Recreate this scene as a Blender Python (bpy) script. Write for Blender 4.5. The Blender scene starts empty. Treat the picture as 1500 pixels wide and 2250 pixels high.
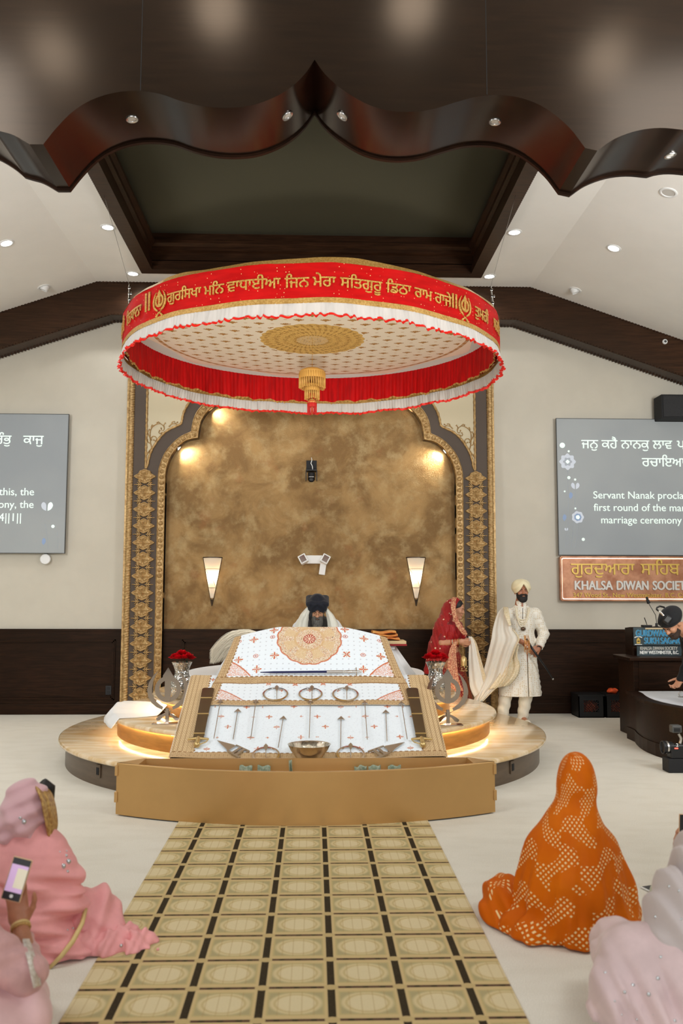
import bpy, bmesh, random
import numpy as np
from math import *
from mathutils import Vector, Matrix
from mathutils.geometry import delaunay_2d_cdt
random.seed(7)
SC = bpy.context.scene
COL = SC.collection

# ---------------------------------------------------------------- camera
CAM_H = 1.62
FPX = 1920.0                       # focal length in pixels of the 1500 px wide frame
PITCH, YAW, ROLL = atan(180 / FPX), atan(60 / FPX), radians(0.12)
_f = np.array([sin(YAW) * cos(PITCH), cos(YAW) * cos(PITCH), sin(PITCH)])
_r = np.array([cos(YAW), -sin(YAW), 0.0])
_u = np.cross(_r, _f)
CR = _r * cos(ROLL) + _u * sin(ROLL)
CU = _u * cos(ROLL) - _r * sin(ROLL)
CF = _f
CP = np.array([0, 0, CAM_H])
cam = bpy.data.cameras.new('camera')
cam.sensor_fit = 'HORIZONTAL'
cam.sensor_width = 24.0
cam.lens = 24.0 * FPX / 1500.0
cam.clip_start = 0.05
cam.clip_end = 100
cam.dof.use_dof = True
cam.dof.focus_distance = 9.5
cam.dof.aperture_fstop = 2.5
camo = bpy.data.objects.new('camera', cam)
M = Matrix(((CR[0], CU[0], -CF[0], CP[0]), (CR[1], CU[1], -CF[1], CP[1]), (CR[2], CU[2], -CF[2], CP[2]), (0, 0, 0, 1)))
camo.matrix_world = M
COL.objects.link(camo)
SC.camera = camo


def at(x, y, Y):
    """where the sight line through a photo pixel meets the vertical plane at depth Y"""
    r = CF + CR * ((x - 750) / FPX) + CU * ((1125 - y) / FPX)
    p = CP + r * (Y / r[1])
    return Vector(p)


def atz(x, y, Z=0.0):
    """where the sight line through a photo pixel meets the level plane at height Z"""
    r = CF + CR * ((x - 750) / FPX) + CU * ((1125 - y) / FPX)
    return Vector(CP + r * ((Z - CAM_H) / r[2]))


# ---------------------------------------------------------------- colour management, world, large lights
vs = SC.view_settings
SC.display_settings.display_device = 'sRGB'
vs.view_transform = 'Standard'
vs.look = 'None'
vs.gamma = 1.0
vs.use_curve_mapping = False
vs.exposure = 0.0
SC.cycles.max_bounces = 8
SC.cycles.diffuse_bounces = 4
SC.cycles.sample_clamp_indirect = 6.0
SC.cycles.use_denoising = True

W = bpy.data.worlds.new('hall_daylight')
SC.world = W
W.use_nodes = True
W.node_tree.nodes['Background'].inputs[0].default_value = (1.0, 0.99, 0.98, 1)
W.node_tree.nodes['Background'].inputs[1].default_value = 0.26


def light(name, kind, loc, target, power, color=(1, .93, .82), size=1.0, size_y=None, spot=None, blend=.5):
    L = bpy.data.lights.new(name, kind)
    L.energy = power
    L.color = color
    if kind == 'AREA':
        L.shape = 'RECTANGLE' if size_y else 'DISK'
        L.size = size
        if size_y:
            L.size_y = size_y
    elif kind == 'SPOT':
        L.spot_size = radians(spot)
        L.spot_blend = blend
        L.shadow_soft_size = size
    else:
        L.shadow_soft_size = size
    o = bpy.data.objects.new(name, L)
    o.location = loc
    d = Vector(target) - Vector(loc)
    o.rotation_euler = d.to_track_quat('-Z', 'Y').to_euler()
    COL.objects.link(o)
    return o


# the hall behind the photographer: an added broad fill light, then ceiling luminaires
light('added_front_fill', 'AREA', (0.0, -7.0, 2.8), (0, 9.5, 3.0), 430, (.95, .98, 1), 9.0, 3.2)  # no window here: unseen area lamp added as general fill
light('hall_ceiling_luminaire', 'AREA', (-3.8, 2.5, 6.2), (-2.5, 7.5, 0), 95, (.97, .985, 1), 1.6, 1.6)
light('hall_ceiling_luminaire', 'AREA', (3.8, 2.5, 6.2), (2.5, 7.5, 0), 70, (.97, .985, 1), 1.6, 1.6)
# added unseen fill lamps that brighten the ceiling over the stage
light('added_upward_fill', 'AREA', (-4.6, 4.2, 3.4), (-4.2, 8.4, 5.7), 180, (.97, .985, 1), 1.4, 1.4)
light('added_upward_fill', 'AREA', (4.6, 4.2, 3.4), (4.2, 8.4, 5.7), 245, (.97, .985, 1), 1.4, 1.4)
light('added_upward_fill', 'SPOT', (0.0, 1.2, .45), (-.03, 9.3, 4.35), 1450, (1, .95, .88), .25, spot=27, blend=.5)  # added spot near the floor, only to brighten the canopy's inside

# ---------------------------------------------------------------- mesh helpers
def srgb(r, g, b):
    f = lambda c: (c / 12.92 if c <= .04045 else ((c + .055) / 1.055) ** 2.4)
    return (f(r / 255), f(g / 255), f(b / 255))


class MB:
    """collects vertices and faces; build() links them as ONE mesh object"""

    def __init__(s):
        s.v, s.f, s.m = [], [], []
        s.cur = 0

    def add(s, vs, fs, mi=None):
        b = len(s.v)
        s.v += [tuple(p) for p in vs]
        s.f += [tuple(b + i for i in f) for f in fs]
        s.m += [s.cur if mi is None else mi] * len(fs)
        return s

    def box(s, x0, x1, y0, y1, z0, z1, bev=0, mat4=None):
        bm = bmesh.new()
        bmesh.ops.create_cube(bm, size=1)
        for v in bm.verts:
            v.co = Vector(((x0 + x1) / 2 + v.co.x * (x1 - x0), (y0 + y1) / 2 + v.co.y * (y1 - y0), (z0 + z1) / 2 + v.co.z * (z1 - z0)))
        if bev:
            bmesh.ops.bevel(bm, geom=bm.edges[:], offset=bev, segments=2, affect='EDGES', profile=.5)
        return s.bm(bm, mat4)

    def bm(s, bm, mat4=None):
        bm.verts.index_update()
        vs = [(mat4 @ v.co if mat4 else v.co.copy()) for v in bm.verts]
        fs = [[v.index for v in f.verts] for f in bm.faces]
        s.add(vs, fs)
        bm.free()
        return s

    def lathe(s, prof, c=(0, 0, 0), n=48, a0=0, a1=2 * pi, rad=None, cap=True):
        """prof: list of (r, z) bottom to top; rad(angle, r, z) may modify r"""
        full = abs(a1 - a0 - 2 * pi) < 1e-6
        k = n if full else n + 1
        vs, fs = [], []
        for i in range(k):
            a = a0 + (a1 - a0) * i / n
            for r, z in prof:
                rr = rad(a, r, z) if rad else r
                vs.append((c[0] + rr * cos(a), c[1] + rr * sin(a), c[2] + z))
        m = len(prof)
        for i in range(n if full else n):
            j = (i + 1) % k
            if not full and i + 1 >= k:
                continue
            for q in range(m - 1):
                fs.append((i * m + q, j * m + q, j * m + q + 1, i * m + q + 1))
        if full and cap:
            if prof[0][0] > 1e-5:
                fs.append(tuple(i * m for i in range(k))[::-1])
            if prof[-1][0] > 1e-5:
                fs.append(tuple(i * m + m - 1 for i in range(k)))
        return s.add(vs, fs)

    def tube(s, pts, r, n=8, cap=True, closed=False):
        pts = [Vector(p) for p in pts]
        N = len(pts)
        rs = r if hasattr(r, '__len__') else [r] * N
        vs, fs = [], []
        prev = None
        for i, p in enumerate(pts):
            if closed:
                t = pts[(i + 1) % N] - pts[i - 1]
            else:
                t = pts[min(i + 1, N - 1)] - pts[max(i - 1, 0)]
            if t.length < 1e-9:
                t = Vector((0, 0, 1))
            t.normalize()
            if prev is None:
                a = Vector((0, 0, 1)) if abs(t.z) < .9 else Vector((1, 0, 0))
                prev = t.cross(a).normalized()
            e1 = (prev - t * prev.dot(t))
            e1 = e1.normalized() if e1.length > 1e-6 else t.orthogonal().normalized()
            prev = e1
            e2 = t.cross(e1)
            for k in range(n):
                a = 2 * pi * k / n
                vs.append(p + (e1 * cos(a) + e2 * sin(a)) * rs[i])
        for i in range(N if closed else N - 1):
            j = (i + 1) % N
            for k in range(n):
                l = (k + 1) % n
                fs.append((i * n + k, i * n + l, j * n + l, j * n + k))
        if cap and not closed:
            fs.append(tuple(range(n))[::-1])
            fs.append(tuple((N - 1) * n + k for k in range(n)))
        return s.add(vs, fs)

    def ball(s, c, r, sub=2, mat4=None):
        bm = bmesh.new()
        bmesh.ops.create_icosphere(bm, subdivisions=sub, radius=1)
        rr = r if hasattr(r, '__len__') else (r, r, r)
        for v in bm.verts:
            p = Vector((v.co.x * rr[0], v.co.y * rr[1], v.co.z * rr[2]))
            if mat4:
                p = mat4 @ p
            v.co = p + Vector(c)
        return s.bm(bm)

    def prism(s, poly, fr, d, holes=()):
        """poly: list of 2D points (with optional hole loops), fr(x, y, t) -> 3D, extruded t = 0..d"""
        vs2, tris, loops = fill2d([poly] + list(holes))
        n = len(vs2)
        vs = [fr(x, y, 0) for x, y in vs2] + [fr(x, y, d) for x, y in vs2]
        fs = [t[::-1] for t in tris] + [tuple(n + i for i in t) for t in tris]
        s.add(vs, fs)
        bnd = {}
        for t in tris:
            for i in range(3):
                e = (t[i], t[(i + 1) % 3])
                bnd[e] = bnd.get(e, 0) + 1
        side = []
        for (a, b) in bnd:
            if (b, a) not in bnd:
                side.append((a, b, n + b, n + a))
        s.add(vs, side)
        return s

    def grid(s, nu, nv, fn, closed_u=False):
        vs = [fn(i / (nu if closed_u else nu - 1), j / (nv - 1)) for i in range(nu) for j in range(nv)]
        fs = []
        for i in range(nu if closed_u else nu - 1):
            k = (i + 1) % nu
            for j in range(nv - 1):
                fs.append((i * nv + j, k * nv + j, k * nv + j + 1, i * nv + j + 1))
        return s.add(vs, fs)

    def build(s, name, mats, parent=None, smooth=None, fix=True, loc=None):
        me = bpy.data.meshes.new(name)
        vs = s.v
        if loc is not None:
            l = Vector(loc)
            vs = [Vector(p) - l for p in s.v]
        me.from_pydata([tuple(p) for p in vs], [], s.f)
        mats = mats if isinstance(mats, (list, tuple)) else [mats]
        for m in mats:
            me.materials.append(m)
        if len(mats) > 1:
            me.polygons.foreach_set('material_index', s.m)
        if fix:
            bm = bmesh.new()
            bm.from_mesh(me)
            bmesh.ops.remove_doubles(bm, verts=bm.verts, dist=1e-5)
            bmesh.ops.recalc_face_normals(bm, faces=bm.faces)
            bm.to_mesh(me)
            bm.free()
        if smooth is not None:
            me.polygons.foreach_set('use_smooth', [True] * len(me.polygons))
            if smooth < 180:
                me.set_sharp_from_angle(angle=radians(smooth))
        me.update()
        o = bpy.data.objects.new(name, me)
        COL.objects.link(o)
        if loc is not None:
            o.location = loc
        if parent:
            o.parent = parent
            if loc is None:
                o.matrix_parent_inverse = Matrix.Translation(-Vector(parent.location)) if parent.rotation_euler[2] == 0 else Matrix.Identity(4)
        return o


def fill2d(loops):
    """union fill (non-zero winding) of 2D loops -> verts, triangles"""
    vs, es = [], []
    polys = []
    for lp in loops:
        b = len(vs)
        n = len(lp)
        vs += [Vector((p[0], p[1])) for p in lp]
        es += [(b + i, b + (i + 1) % n) for i in range(n)]
        polys.append(np.array([(p[0], p[1]) for p in lp]))
    ov, oe, of, _, _, _ = delaunay_2d_cdt(vs, es, [], 0, 1e-7)
    P = np.array([(v.x, v.y) for v in ov])
    T = np.array([f for f in of])
    cen = P[T].mean(1)
    wn = np.zeros(len(T), int)
    single = len(polys) == 1
    for A in polys:
        B = np.roll(A, -1, 0)
        for a, b in zip(A, B):
            up = (a[1] <= cen[:, 1]) & (b[1] > cen[:, 1])
            dn = (a[1] > cen[:, 1]) & (b[1] <= cen[:, 1])
            cr = (b[0] - a[0]) * (cen[:, 1] - a[1]) - (cen[:, 0] - a[0]) * (b[1] - a[1])
            wn += (up & (cr > 0)).astype(int) - (dn & (cr < 0)).astype(int)
    if single or HOLE_EVENODD[0]:
        keep = (wn % 2) != 0 if HOLE_EVENODD[0] else wn != 0
    else:
        keep = wn != 0
    tr = [tuple(int(i) for i in t) for t in T[keep]]
    out = []
    for t in tr:
        a, b, c = (P[i] for i in t)
        out.append(t if (b[0] - a[0]) * (c[1] - a[1]) - (b[1] - a[1]) * (c[0] - a[0]) > 0 else t[::-1])
    return [tuple(p) for p in P], out, loops


HOLE_EVENODD = [False]
LAST_SCALE = [1.0]

# ---------------------------------------------------------------- writing
MARKS = set('ਿੁੂੇੈੋੌਂੰੱ਼ੀਾ')


def gur(s):
    """the vowel sign that stands before its letter has to be typed before it"""
    o = []
    for ch in s:
        if ch == 'ਿ':
            o.insert(len(o) - 1, ch)
        else:
            o.append(ch)
    return ''.join(o)


def text_loops(s, res=5):
    cu = bpy.data.curves.new('t', 'FONT')
    cu.body = gur(s)
    cu.size = 1
    ob = bpy.data.objects.new('t', cu)
    COL.objects.link(ob)
    dg = bpy.context.evaluated_depsgraph_get()
    c = ob.to_curve(dg)
    loops = []
    for sp in c.splines:
        pts = []
        bp = sp.bezier_points
        n = len(bp)
        for i in range(n):
            a, b = bp[i], bp[(i + 1) % n]
            p0, p1, p2, p3 = a.co, a.handle_right, b.handle_left, b.co
            straight = ((p1 - p0).cross(p3 - p0).length < 1e-5 and (p2 - p0).cross(p3 - p0).length < 1e-5)
            k = 1 if straight else res
            for j in range(k):
                t = j / k
                q = p0 * (1 - t) ** 3 + p1 * 3 * t * (1 - t) ** 2 + p2 * 3 * t * t * (1 - t) + p3 * t ** 3
                if not pts or (Vector(pts[-1]) - q.to_2d()).length > 1e-4:
                    pts.append((q.x, q.y))
        if len(pts) > 2:
            loops.append(pts)
    ob.to_curve_clear()
    COL.objects.unlink(ob)
    bpy.data.objects.remove(ob)
    bpy.data.curves.remove(cu)
    return loops


def text_into(mb, s, fr, width=None, size=None, height=None, bold=0, depth=.004, align='L', maxseg=None, tall=1.0):
    """writes s; fr(x, y, t) -> 3D with x to the right, y up, t towards the reader"""
    loops = text_loops(s)
    xs = [p[0] for l in loops for p in l]
    x0, x1 = min(xs), max(xs)
    sc = size if size else width / (x1 - x0)
    LAST_SCALE[0] = sc
    sy = height / max(p[1] for l in loops for p in l) if height else sc * tall
    off = {'L': 0, 'C': -(x1 - x0) * sc / 2, 'R': -(x1 - x0) * sc}[align]
    L2 = []
    for l in loops:
        q = [((p[0] - x0) * sc + off, p[1] * sy) for p in l]
        if maxseg:
            r = []
            for i, a in enumerate(q):
                b = q[(i + 1) % len(q)]
                k = max(1, int(hypot(b[0] - a[0], b[1] - a[1]) / maxseg))
                r += [(a[0] + (b[0] - a[0]) * j / k, a[1] + (b[1] - a[1]) * j / k) for j in range(k)]
            q = r
        if bold:
            for dx, dy in ((-bold, 0), (bold, 0), (0, -bold * .6), (0, bold * .6)):
                L2.append([(x + dx, y + dy) for x, y in q])
        else:
            L2.append(q)
    vs2, tris, _ = fill2d(L2)
    n = len(vs2)
    vs = [fr(x, y, 0) for x, y in vs2] + [fr(x, y, depth) for x, y in vs2]
    fs = [t[::-1] for t in tris] + [tuple(n + i for i in t) for t in tris]
    bnd = set()
    for t in tris:
        for i in range(3):
            bnd.add((t[i], t[(i + 1) % 3]))
    fs += [(a, b, n + b, n + a) for (a, b) in bnd if (b, a) not in bnd]
    mb.add(vs, fs)
    return (x1 - x0) * sc


# ---------------------------------------------------------------- signed-distance modelling (surface nets)
def sdf_mesh(fn, lo, hi, h, block=12, pad=0.0):
    """polygonises fn(P[n,3]) -> d[n]; evaluates only blocks near the surface"""
    lo, hi = np.array(lo, float), np.array(hi, float)
    nb = np.maximum(1, np.ceil((hi - lo) / (h * block)).astype(int))
    n = nb * block + 1
    D = np.full(n, 1.0, np.float32)
    bi = np.stack(np.meshgrid(*[np.arange(k) for k in nb], indexing='ij'), -1).reshape(-1, 3)
    bc = lo + (bi + .5) * block * h
    db = fn(bc)
    diag = block * h * .8661 * 1.35 + pad
    act = bi[np.abs(db) < diag]
    for b, d in zip(bi[np.abs(db) >= diag], db[np.abs(db) >= diag]):
        if d < 0:
            D[b[0] * block:(b[0] + 1) * block + 1, b[1] * block:(b[1] + 1) * block + 1, b[2] * block:(b[2] + 1) * block + 1] = -1
    g = np.stack(np.meshgrid(*[np.arange(block + 1)] * 3, indexing='ij'), -1).reshape(-1, 3)
    CH = max(1, 300000 // len(g))
    for i in range(0, len(act), CH):
        a = act[i:i + CH]
        idx = (a[:, None, :] * block + g[None]).reshape(-1, 3)
        d = fn(lo + idx * h)
        D[idx[:, 0], idx[:, 1], idx[:, 2]] = d
    S = D < 0
    cs = np.zeros(tuple(n - 1), np.int8)
    for dx in (0, 1):
        for dy in (0, 1):
            for dz in (0, 1):
                cs += S[dx:n[0] - 1 + dx, dy:n[1] - 1 + dy, dz:n[2] - 1 + dz]
    cells = np.argwhere((cs > 0) & (cs < 8))
    vid = np.full(tuple(n - 1), -1, np.int64)
    vid[cells[:, 0], cells[:, 1], cells[:, 2]] = np.arange(len(cells))
    acc = np.zeros((len(cells), 3))
    cnt = np.zeros(len(cells))
    cor = [(0, 0, 0), (1, 0, 0), (0, 1, 0), (1, 1, 0), (0, 0, 1), (1, 0, 1), (0, 1, 1), (1, 1, 1)]
    ed = [(0, 1), (2, 3), (4, 5), (6, 7), (0, 2), (1, 3), (4, 6), (5, 7), (0, 4), (1, 5), (2, 6), (3, 7)]
    val = [D[cells[:, 0] + c[0], cells[:, 1] + c[1], cells[:, 2] + c[2]] for c in cor]
    for a, b in ed:
        va, vb = val[a], val[b]
        m = (va < 0) != (vb < 0)
        t = np.where(m, va / np.where(m, va - vb, 1), 0)
        ca, cb = np.array(cor[a]), np.array(cor[b])
        acc += np.where(m[:, None], ca + (cb - ca) * t[:, None], 0)
        cnt += m
    V = lo + (cells + acc / cnt[:, None]) * h
    F = []
    for ax in range(3):
        o1, o2 = (ax + 1) % 3, (ax + 2) % 3
        sl0 = [slice(0, None)] * 3
        A = np.take(S, range(0, n[ax] - 1), ax)
        B = np.take(S, range(1, n[ax]), ax)
        e = np.argwhere(A != B)
        e = e[(e[:, o1] > 0) & (e[:, o2] > 0) & (e[:, o1] < n[o1] - 1) & (e[:, o2] < n[o2] - 1)]
        if not len(e):
            continue
        inside = A[e[:, 0], e[:, 1], e[:, 2]]
        q = []
        for d1, d2 in ((0, 0), (-1, 0), (-1, -1), (0, -1)):
            c = e.copy()
            c[:, o1] += d1
            c[:, o2] += d2
            q.append(vid[c[:, 0], c[:, 1], c[:, 2]])
        q = np.stack(q, 1)
        q[~inside] = q[~inside][:, ::-1]
        F.append(q)
    F = np.concatenate(F)
    F = F[(F >= 0).all(1)]
    return V, F


def mesh_obj(name, V, F, mat, parent=None, smooth=True, loc=None, uv=None):
    me = bpy.data.meshes.new(name)
    V = np.asarray(V, float)
    if loc is not None:
        V = V - np.array(loc)
    me.vertices.add(len(V))
    me.vertices.foreach_set('co', V.astype(np.float32).ravel())
    k = F.shape[1]
    me.loops.add(len(F) * k)
    me.loops.foreach_set('vertex_index', F.astype(np.int32).ravel())
    me.polygons.add(len(F))
    me.polygons.foreach_set('loop_start', np.arange(0, len(F) * k, k, dtype=np.int32))
    me.polygons.foreach_set('loop_total', np.full(len(F), k, np.int32))
    me.update(calc_edges=True)
    me.validate()
    if smooth:
        me.polygons.foreach_set('use_smooth', np.ones(len(me.polygons), bool))
    for m in (mat if isinstance(mat, (list, tuple)) else [mat]):
        me.materials.append(m)
    o = bpy.data.objects.new(name, me)
    COL.objects.link(o)
    if loc is not None:
        o.location = loc
    if parent:
        o.parent = parent
        if loc is None:
            o.matrix_parent_inverse = Matrix.Translation(-Vector(parent.location))
    return o


def paint(o, fn, name='Pattern'):
    """woven / printed pattern as a colour attribute; fn(V[n,3]) -> rgb[n,3] (linear)"""
    me = o.data
    V = np.empty(len(me.vertices) * 3, np.float32)
    me.vertices.foreach_get('co', V)
    rgb = np.asarray(fn(V.reshape(-1, 3).astype(float)), np.float32)
    a = me.color_attributes.new(name, 'FLOAT_COLOR', 'POINT')
    rgba = np.ones((len(me.vertices), 4), np.float32)
    rgba[:, :3] = rgb
    a.data.foreach_set('color', rgba.ravel())


def smin(a, b, k):
    h = np.clip(.5 + .5 * (b - a) / k, 0, 1)
    return b + (a - b) * h - k * h * (1 - h)


def smax(a, b, k):
    return -smin(-a, -b, k)


def s_cap(P, a, b, ra, rb=None):
    rb = ra if rb is None else rb
    a, b = np.array(a, float), np.array(b, float)
    ba = b - a
    t = np.clip(((P - a) @ ba) / (ba @ ba), 0, 1)
    return np.linalg.norm(P - a - t[:, None] * ba, axis=1) - (ra + (rb - ra) * t)


def s_ell(P, c, r, R=None):
    Q = P - np.array(c, float)
    if R is not None:
        Q = Q @ np.array(R)
    r = np.array(r, float)
    k0 = np.linalg.norm(Q / r, axis=1)
    k1 = np.linalg.norm(Q / (r * r), axis=1)
    return k0 * (k0 - 1) / np.maximum(k1, 1e-9)


def s_box(P, c, hs, rr=0.0, R=None):
    Q = P - np.array(c, float)
    if R is not None:
        Q = Q @ np.array(R)
    q = np.abs(Q) - (np.array(hs) - rr)
    return np.linalg.norm(np.maximum(q, 0), axis=1) + np.minimum(q.max(1), 0) - rr


def chain(P, pts, rad, k=.02):
    d = None
    for i in range(len(pts) - 1):
        e = s_cap(P, pts[i], pts[i + 1], rad[i], rad[i + 1])
        d = e if d is None else smin(d, e, k)
    return d


# ---------------------------------------------------------------- materials
class X:
    """node maths with operators"""
    T = None

    def __init__(s, sock):
        s.s = sock

    @staticmethod
    def op(kind, *a):
        n = X.T.nodes.new('ShaderNodeMath')
        n.operation = kind
        for i, v in enumerate(a):
            if isinstance(v, X):
                X.T.links.new(v.s, n.inputs[i])
            else:
                n.inputs[i].default_value = v
        return X(n.outputs[0])

    def __add__(s, o): return X.op('ADD', s, o)
    def __radd__(s, o): return X.op('ADD', o, s)
    def __sub__(s, o): return X.op('SUBTRACT', s, o)
    def __rsub__(s, o): return X.op('SUBTRACT', o, s)
    def __mul__(s, o): return X.op('MULTIPLY', s, o)
    def __rmul__(s, o): return X.op('MULTIPLY', o, s)
    def __truediv__(s, o): return X.op('DIVIDE', s, o)
    def lt(s, o): return X.op('LESS_THAN', s, o)
    def gt(s, o): return X.op('GREATER_THAN', s, o)
    def abs(s): return X.op('ABSOLUTE', s)
    def fract(s): return X.op('FRACT', s)
    def floor(s): return X.op('FLOOR', s)
    def mod(s, o): return X.op('FLOORED_MODULO', s, o)
    def mn(s, o): return X.op('MINIMUM', s, o)
    def mx(s, o): return X.op('MAXIMUM', s, o)
    def sin(s): return X.op('SINE', s)
    def sqrt(s): return X.op('SQRT', s)

    def step(s, e0, e1):
        n = X.T.nodes.new('ShaderNodeMapRange')
        n.interpolation_type = 'SMOOTHSTEP'
        X.T.links.new(s.s, n.inputs[0])
        n.inputs[1].default_value = e0
        n.inputs[2].default_value = e1
        return X(n.outputs[0])


def xmix(f, a, b):
    n = X.T.nodes.new('ShaderNodeMix')
    n.data_type = 'RGBA'
    for i, v in ((0, f), (6, a), (7, b)):
        if isinstance(v, X):
            X.T.links.new(v.s, n.inputs[i])
        elif i == 0:
            n.inputs[0].default_value = v
        else:
            n.inputs[i].default_value = (*v, 1)
    return X(n.outputs[2])


def xcoord(kind='Object'):
    n = X.T.nodes.new('ShaderNodeTexCoord')
    sp = X.T.nodes.new('ShaderNodeSeparateXYZ')
    X.T.links.new(n.outputs[kind], sp.inputs[0])
    return X(sp.outputs[0]), X(sp.outputs[1]), X(sp.outputs[2]), n.outputs[kind]


def xnoise(vec, scale, detail=4, rough=.55, stretch=None, dist=0):
    n = X.T.nodes.new('ShaderNodeTexNoise')
    n.inputs['Scale'].default_value = scale
    n.inputs['Detail'].default_value = detail
    n.inputs['Roughness'].default_value = rough
    n.inputs['Distortion'].default_value = dist
    if stretch:
        m = X.T.nodes.new('ShaderNodeMapping')
        m.inputs['Scale'].default_value = stretch
        X.T.links.new(vec, m.inputs[0])
        vec = m.outputs[0]
    X.T.links.new(vec, n.inputs['Vector'])
    return X(n.outputs[0])


def xvor(vec, scale, feature='F1', out='Distance', rnd=1.0):
    n = X.T.nodes.new('ShaderNodeTexVoronoi')
    n.feature = feature
    n.inputs['Scale'].default_value = scale
    n.inputs['Randomness'].default_value = rnd
    X.T.links.new(vec, n.inputs['Vector'])
    return X(n.outputs[out])


MATS = {}


def mat(name, color=(.8, .8, .8), rough=.5, metal=0.0, spec=.5, var=0.0, vscale=6, bump=0.0, bscale=60, stretch=None,
        emit=None, estr=0.0, sheen=0.0, coat=0.0, trans=0.0, ior=1.45, alpha=1.0, color2=None, sss=0.0, attr=None, fn=None, coord='Object', stint=None):
    m = bpy.data.materials.new(name)
    m.use_nodes = True
    t = m.node_tree
    X.T = t
    p = t.nodes['Principled BSDF']
    p.inputs['Base Color'].default_value = (*color, 1)
    p.inputs['Roughness'].default_value = rough
    p.inputs['Metallic'].default_value = metal
    p.inputs['Specular IOR Level'].default_value = spec
    p.inputs['IOR'].default_value = ior
    if stint:
        p.inputs['Specular Tint'].default_value = (*stint, 1)
    if sheen:
        p.inputs['Sheen Weight'].default_value = sheen
        p.inputs['Sheen Roughness'].default_value = .4
    if coat:
        p.inputs['Coat Weight'].default_value = coat
        p.inputs['Coat Roughness'].default_value = .08
    if trans:
        p.inputs['Transmission Weight'].default_value = trans
    if alpha < 1:
        p.inputs['Alpha'].default_value = alpha
    if sss:
        p.inputs['Subsurface Weight'].default_value = sss
        p.inputs['Subsurface Radius'].default_value = (.012, .004, .002)
    if emit:
        p.inputs['Emission Color'].default_value = (*emit, 1)
        p.inputs['Emission Strength'].default_value = estr
    x, y, z, vec = xcoord(coord)
    col = None
    if attr:
        a = t.nodes.new('ShaderNodeAttribute')
        a.attribute_name = attr
        col = X(a.outputs['Color'])
    if var:
        nz = xnoise(vec, vscale, 5, .6, stretch)
        c2 = color2 if color2 else tuple(c * (1 - var) for c in color)
        c1 = color if color2 else tuple(min(1, c * (1 + var * .6)) for c in color)
        cc = xmix(nz.step(.32, .68), c2, c1)
        if col is None:
            col = cc
    if fn:
        r = fn(x, y, z, vec)
        if isinstance(r, dict):
            for k, v in r.items():
                if k == 'color':
                    col = v
                elif k == 'height':
                    b = t.nodes.new('ShaderNodeBump')
                    b.inputs['Strength'].default_value = r.get('hstr', .5)
                    b.inputs['Distance'].default_value = r.get('hdist', .01)
                    t.links.new(v.s, b.inputs['Height'])
                    t.links.new(b.outputs[0], p.inputs['Normal'])
                elif k in p.inputs:
                    t.links.new(v.s, p.inputs[k])
        else:
            col = r
    if col is not None:
        t.links.new(col.s, p.inputs['Base Color'])
    if bump:
        nz = xnoise(vec, bscale, 3, .6, stretch)
        b = t.nodes.new('ShaderNodeBump')
        b.inputs['Strength'].default_value = bump
        b.inputs['Distance'].default_value = .006
        t.links.new(nz.s, b.inputs['Height'])
        t.links.new(b.outputs[0], p.inputs['Normal'])
    MATS[name] = m
    return m


# ---------------------------------------------------------------- scene bookkeeping
def tag(o, label, cat, group=None, kind=None):
    o['label'] = label
    o['category'] = cat
    if group:
        o['group'] = group
    if kind:
        o['kind'] = kind
    return o


def struct(o, kind='structure'):
    o['kind'] = kind
    return o


def thing(name, label, cat, loc=(0, 0, 0), rotz=0.0, group=None):
    o = bpy.data.objects.new(name, None)
    o.empty_display_size = .1
    o.location = loc
    o.rotation_euler = (0, 0, rotz)
    COL.objects.link(o)
    return tag(o, label, cat, group)


def dup(root, loc=None, rotz=None, label=None, group=None):
    r = root.copy()
    COL.objects.link(r)
    if loc is not None:
        r.location = loc
    if rotz is not None:
        r.rotation_euler = (0, 0, rotz)
    if label:
        r['label'] = label
    if group:
        r['group'] = group
    for ch in list(root.children):
        c = ch.copy()
        COL.objects.link(c)
        c.parent = r
        for g in ch.children:
            d = g.copy()
            COL.objects.link(d)
            d.parent = c
    return r
# ================================================================ materials of the place
m_wall = mat('wall_paint', srgb(199, 192, 176), .85, var=.03, vscale=2.5)
m_ceil = mat('ceiling_paint', srgb(236, 233, 226), .9, var=.02, vscale=2)


def _carpet(x, y, z, v):
    n = xnoise(v, 260, 2, .7)
    w = xnoise(v, 3.2, 3, .5, (1, 2.2, 1))
    c = xmix(n.step(.3, .7), srgb(206, 200, 186), srgb(240, 236, 224))
    c = xmix(w.step(.42, .66) * .10, c, srgb(176, 165, 142))
    return {'color': c, 'height': n, 'hstr': .35, 'hdist': .004}


m_carpet = mat('cream_carpet', rough=.95, spec=.1, fn=_carpet)


def _wood(dark, light, sc=(1.5, 14, 22), base=.9):
    def f(x, y, z, v):
        n = xnoise(v, 2.2, 6, .62, sc, .4)
        b = xnoise(v, .9, 2, .5)
        c = xmix(n.step(.3, .7), dark, light)
        c = xmix(b.step(.4, .7) * .5, c, tuple(q * .7 for q in dark))
        return c
    return f


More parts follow.
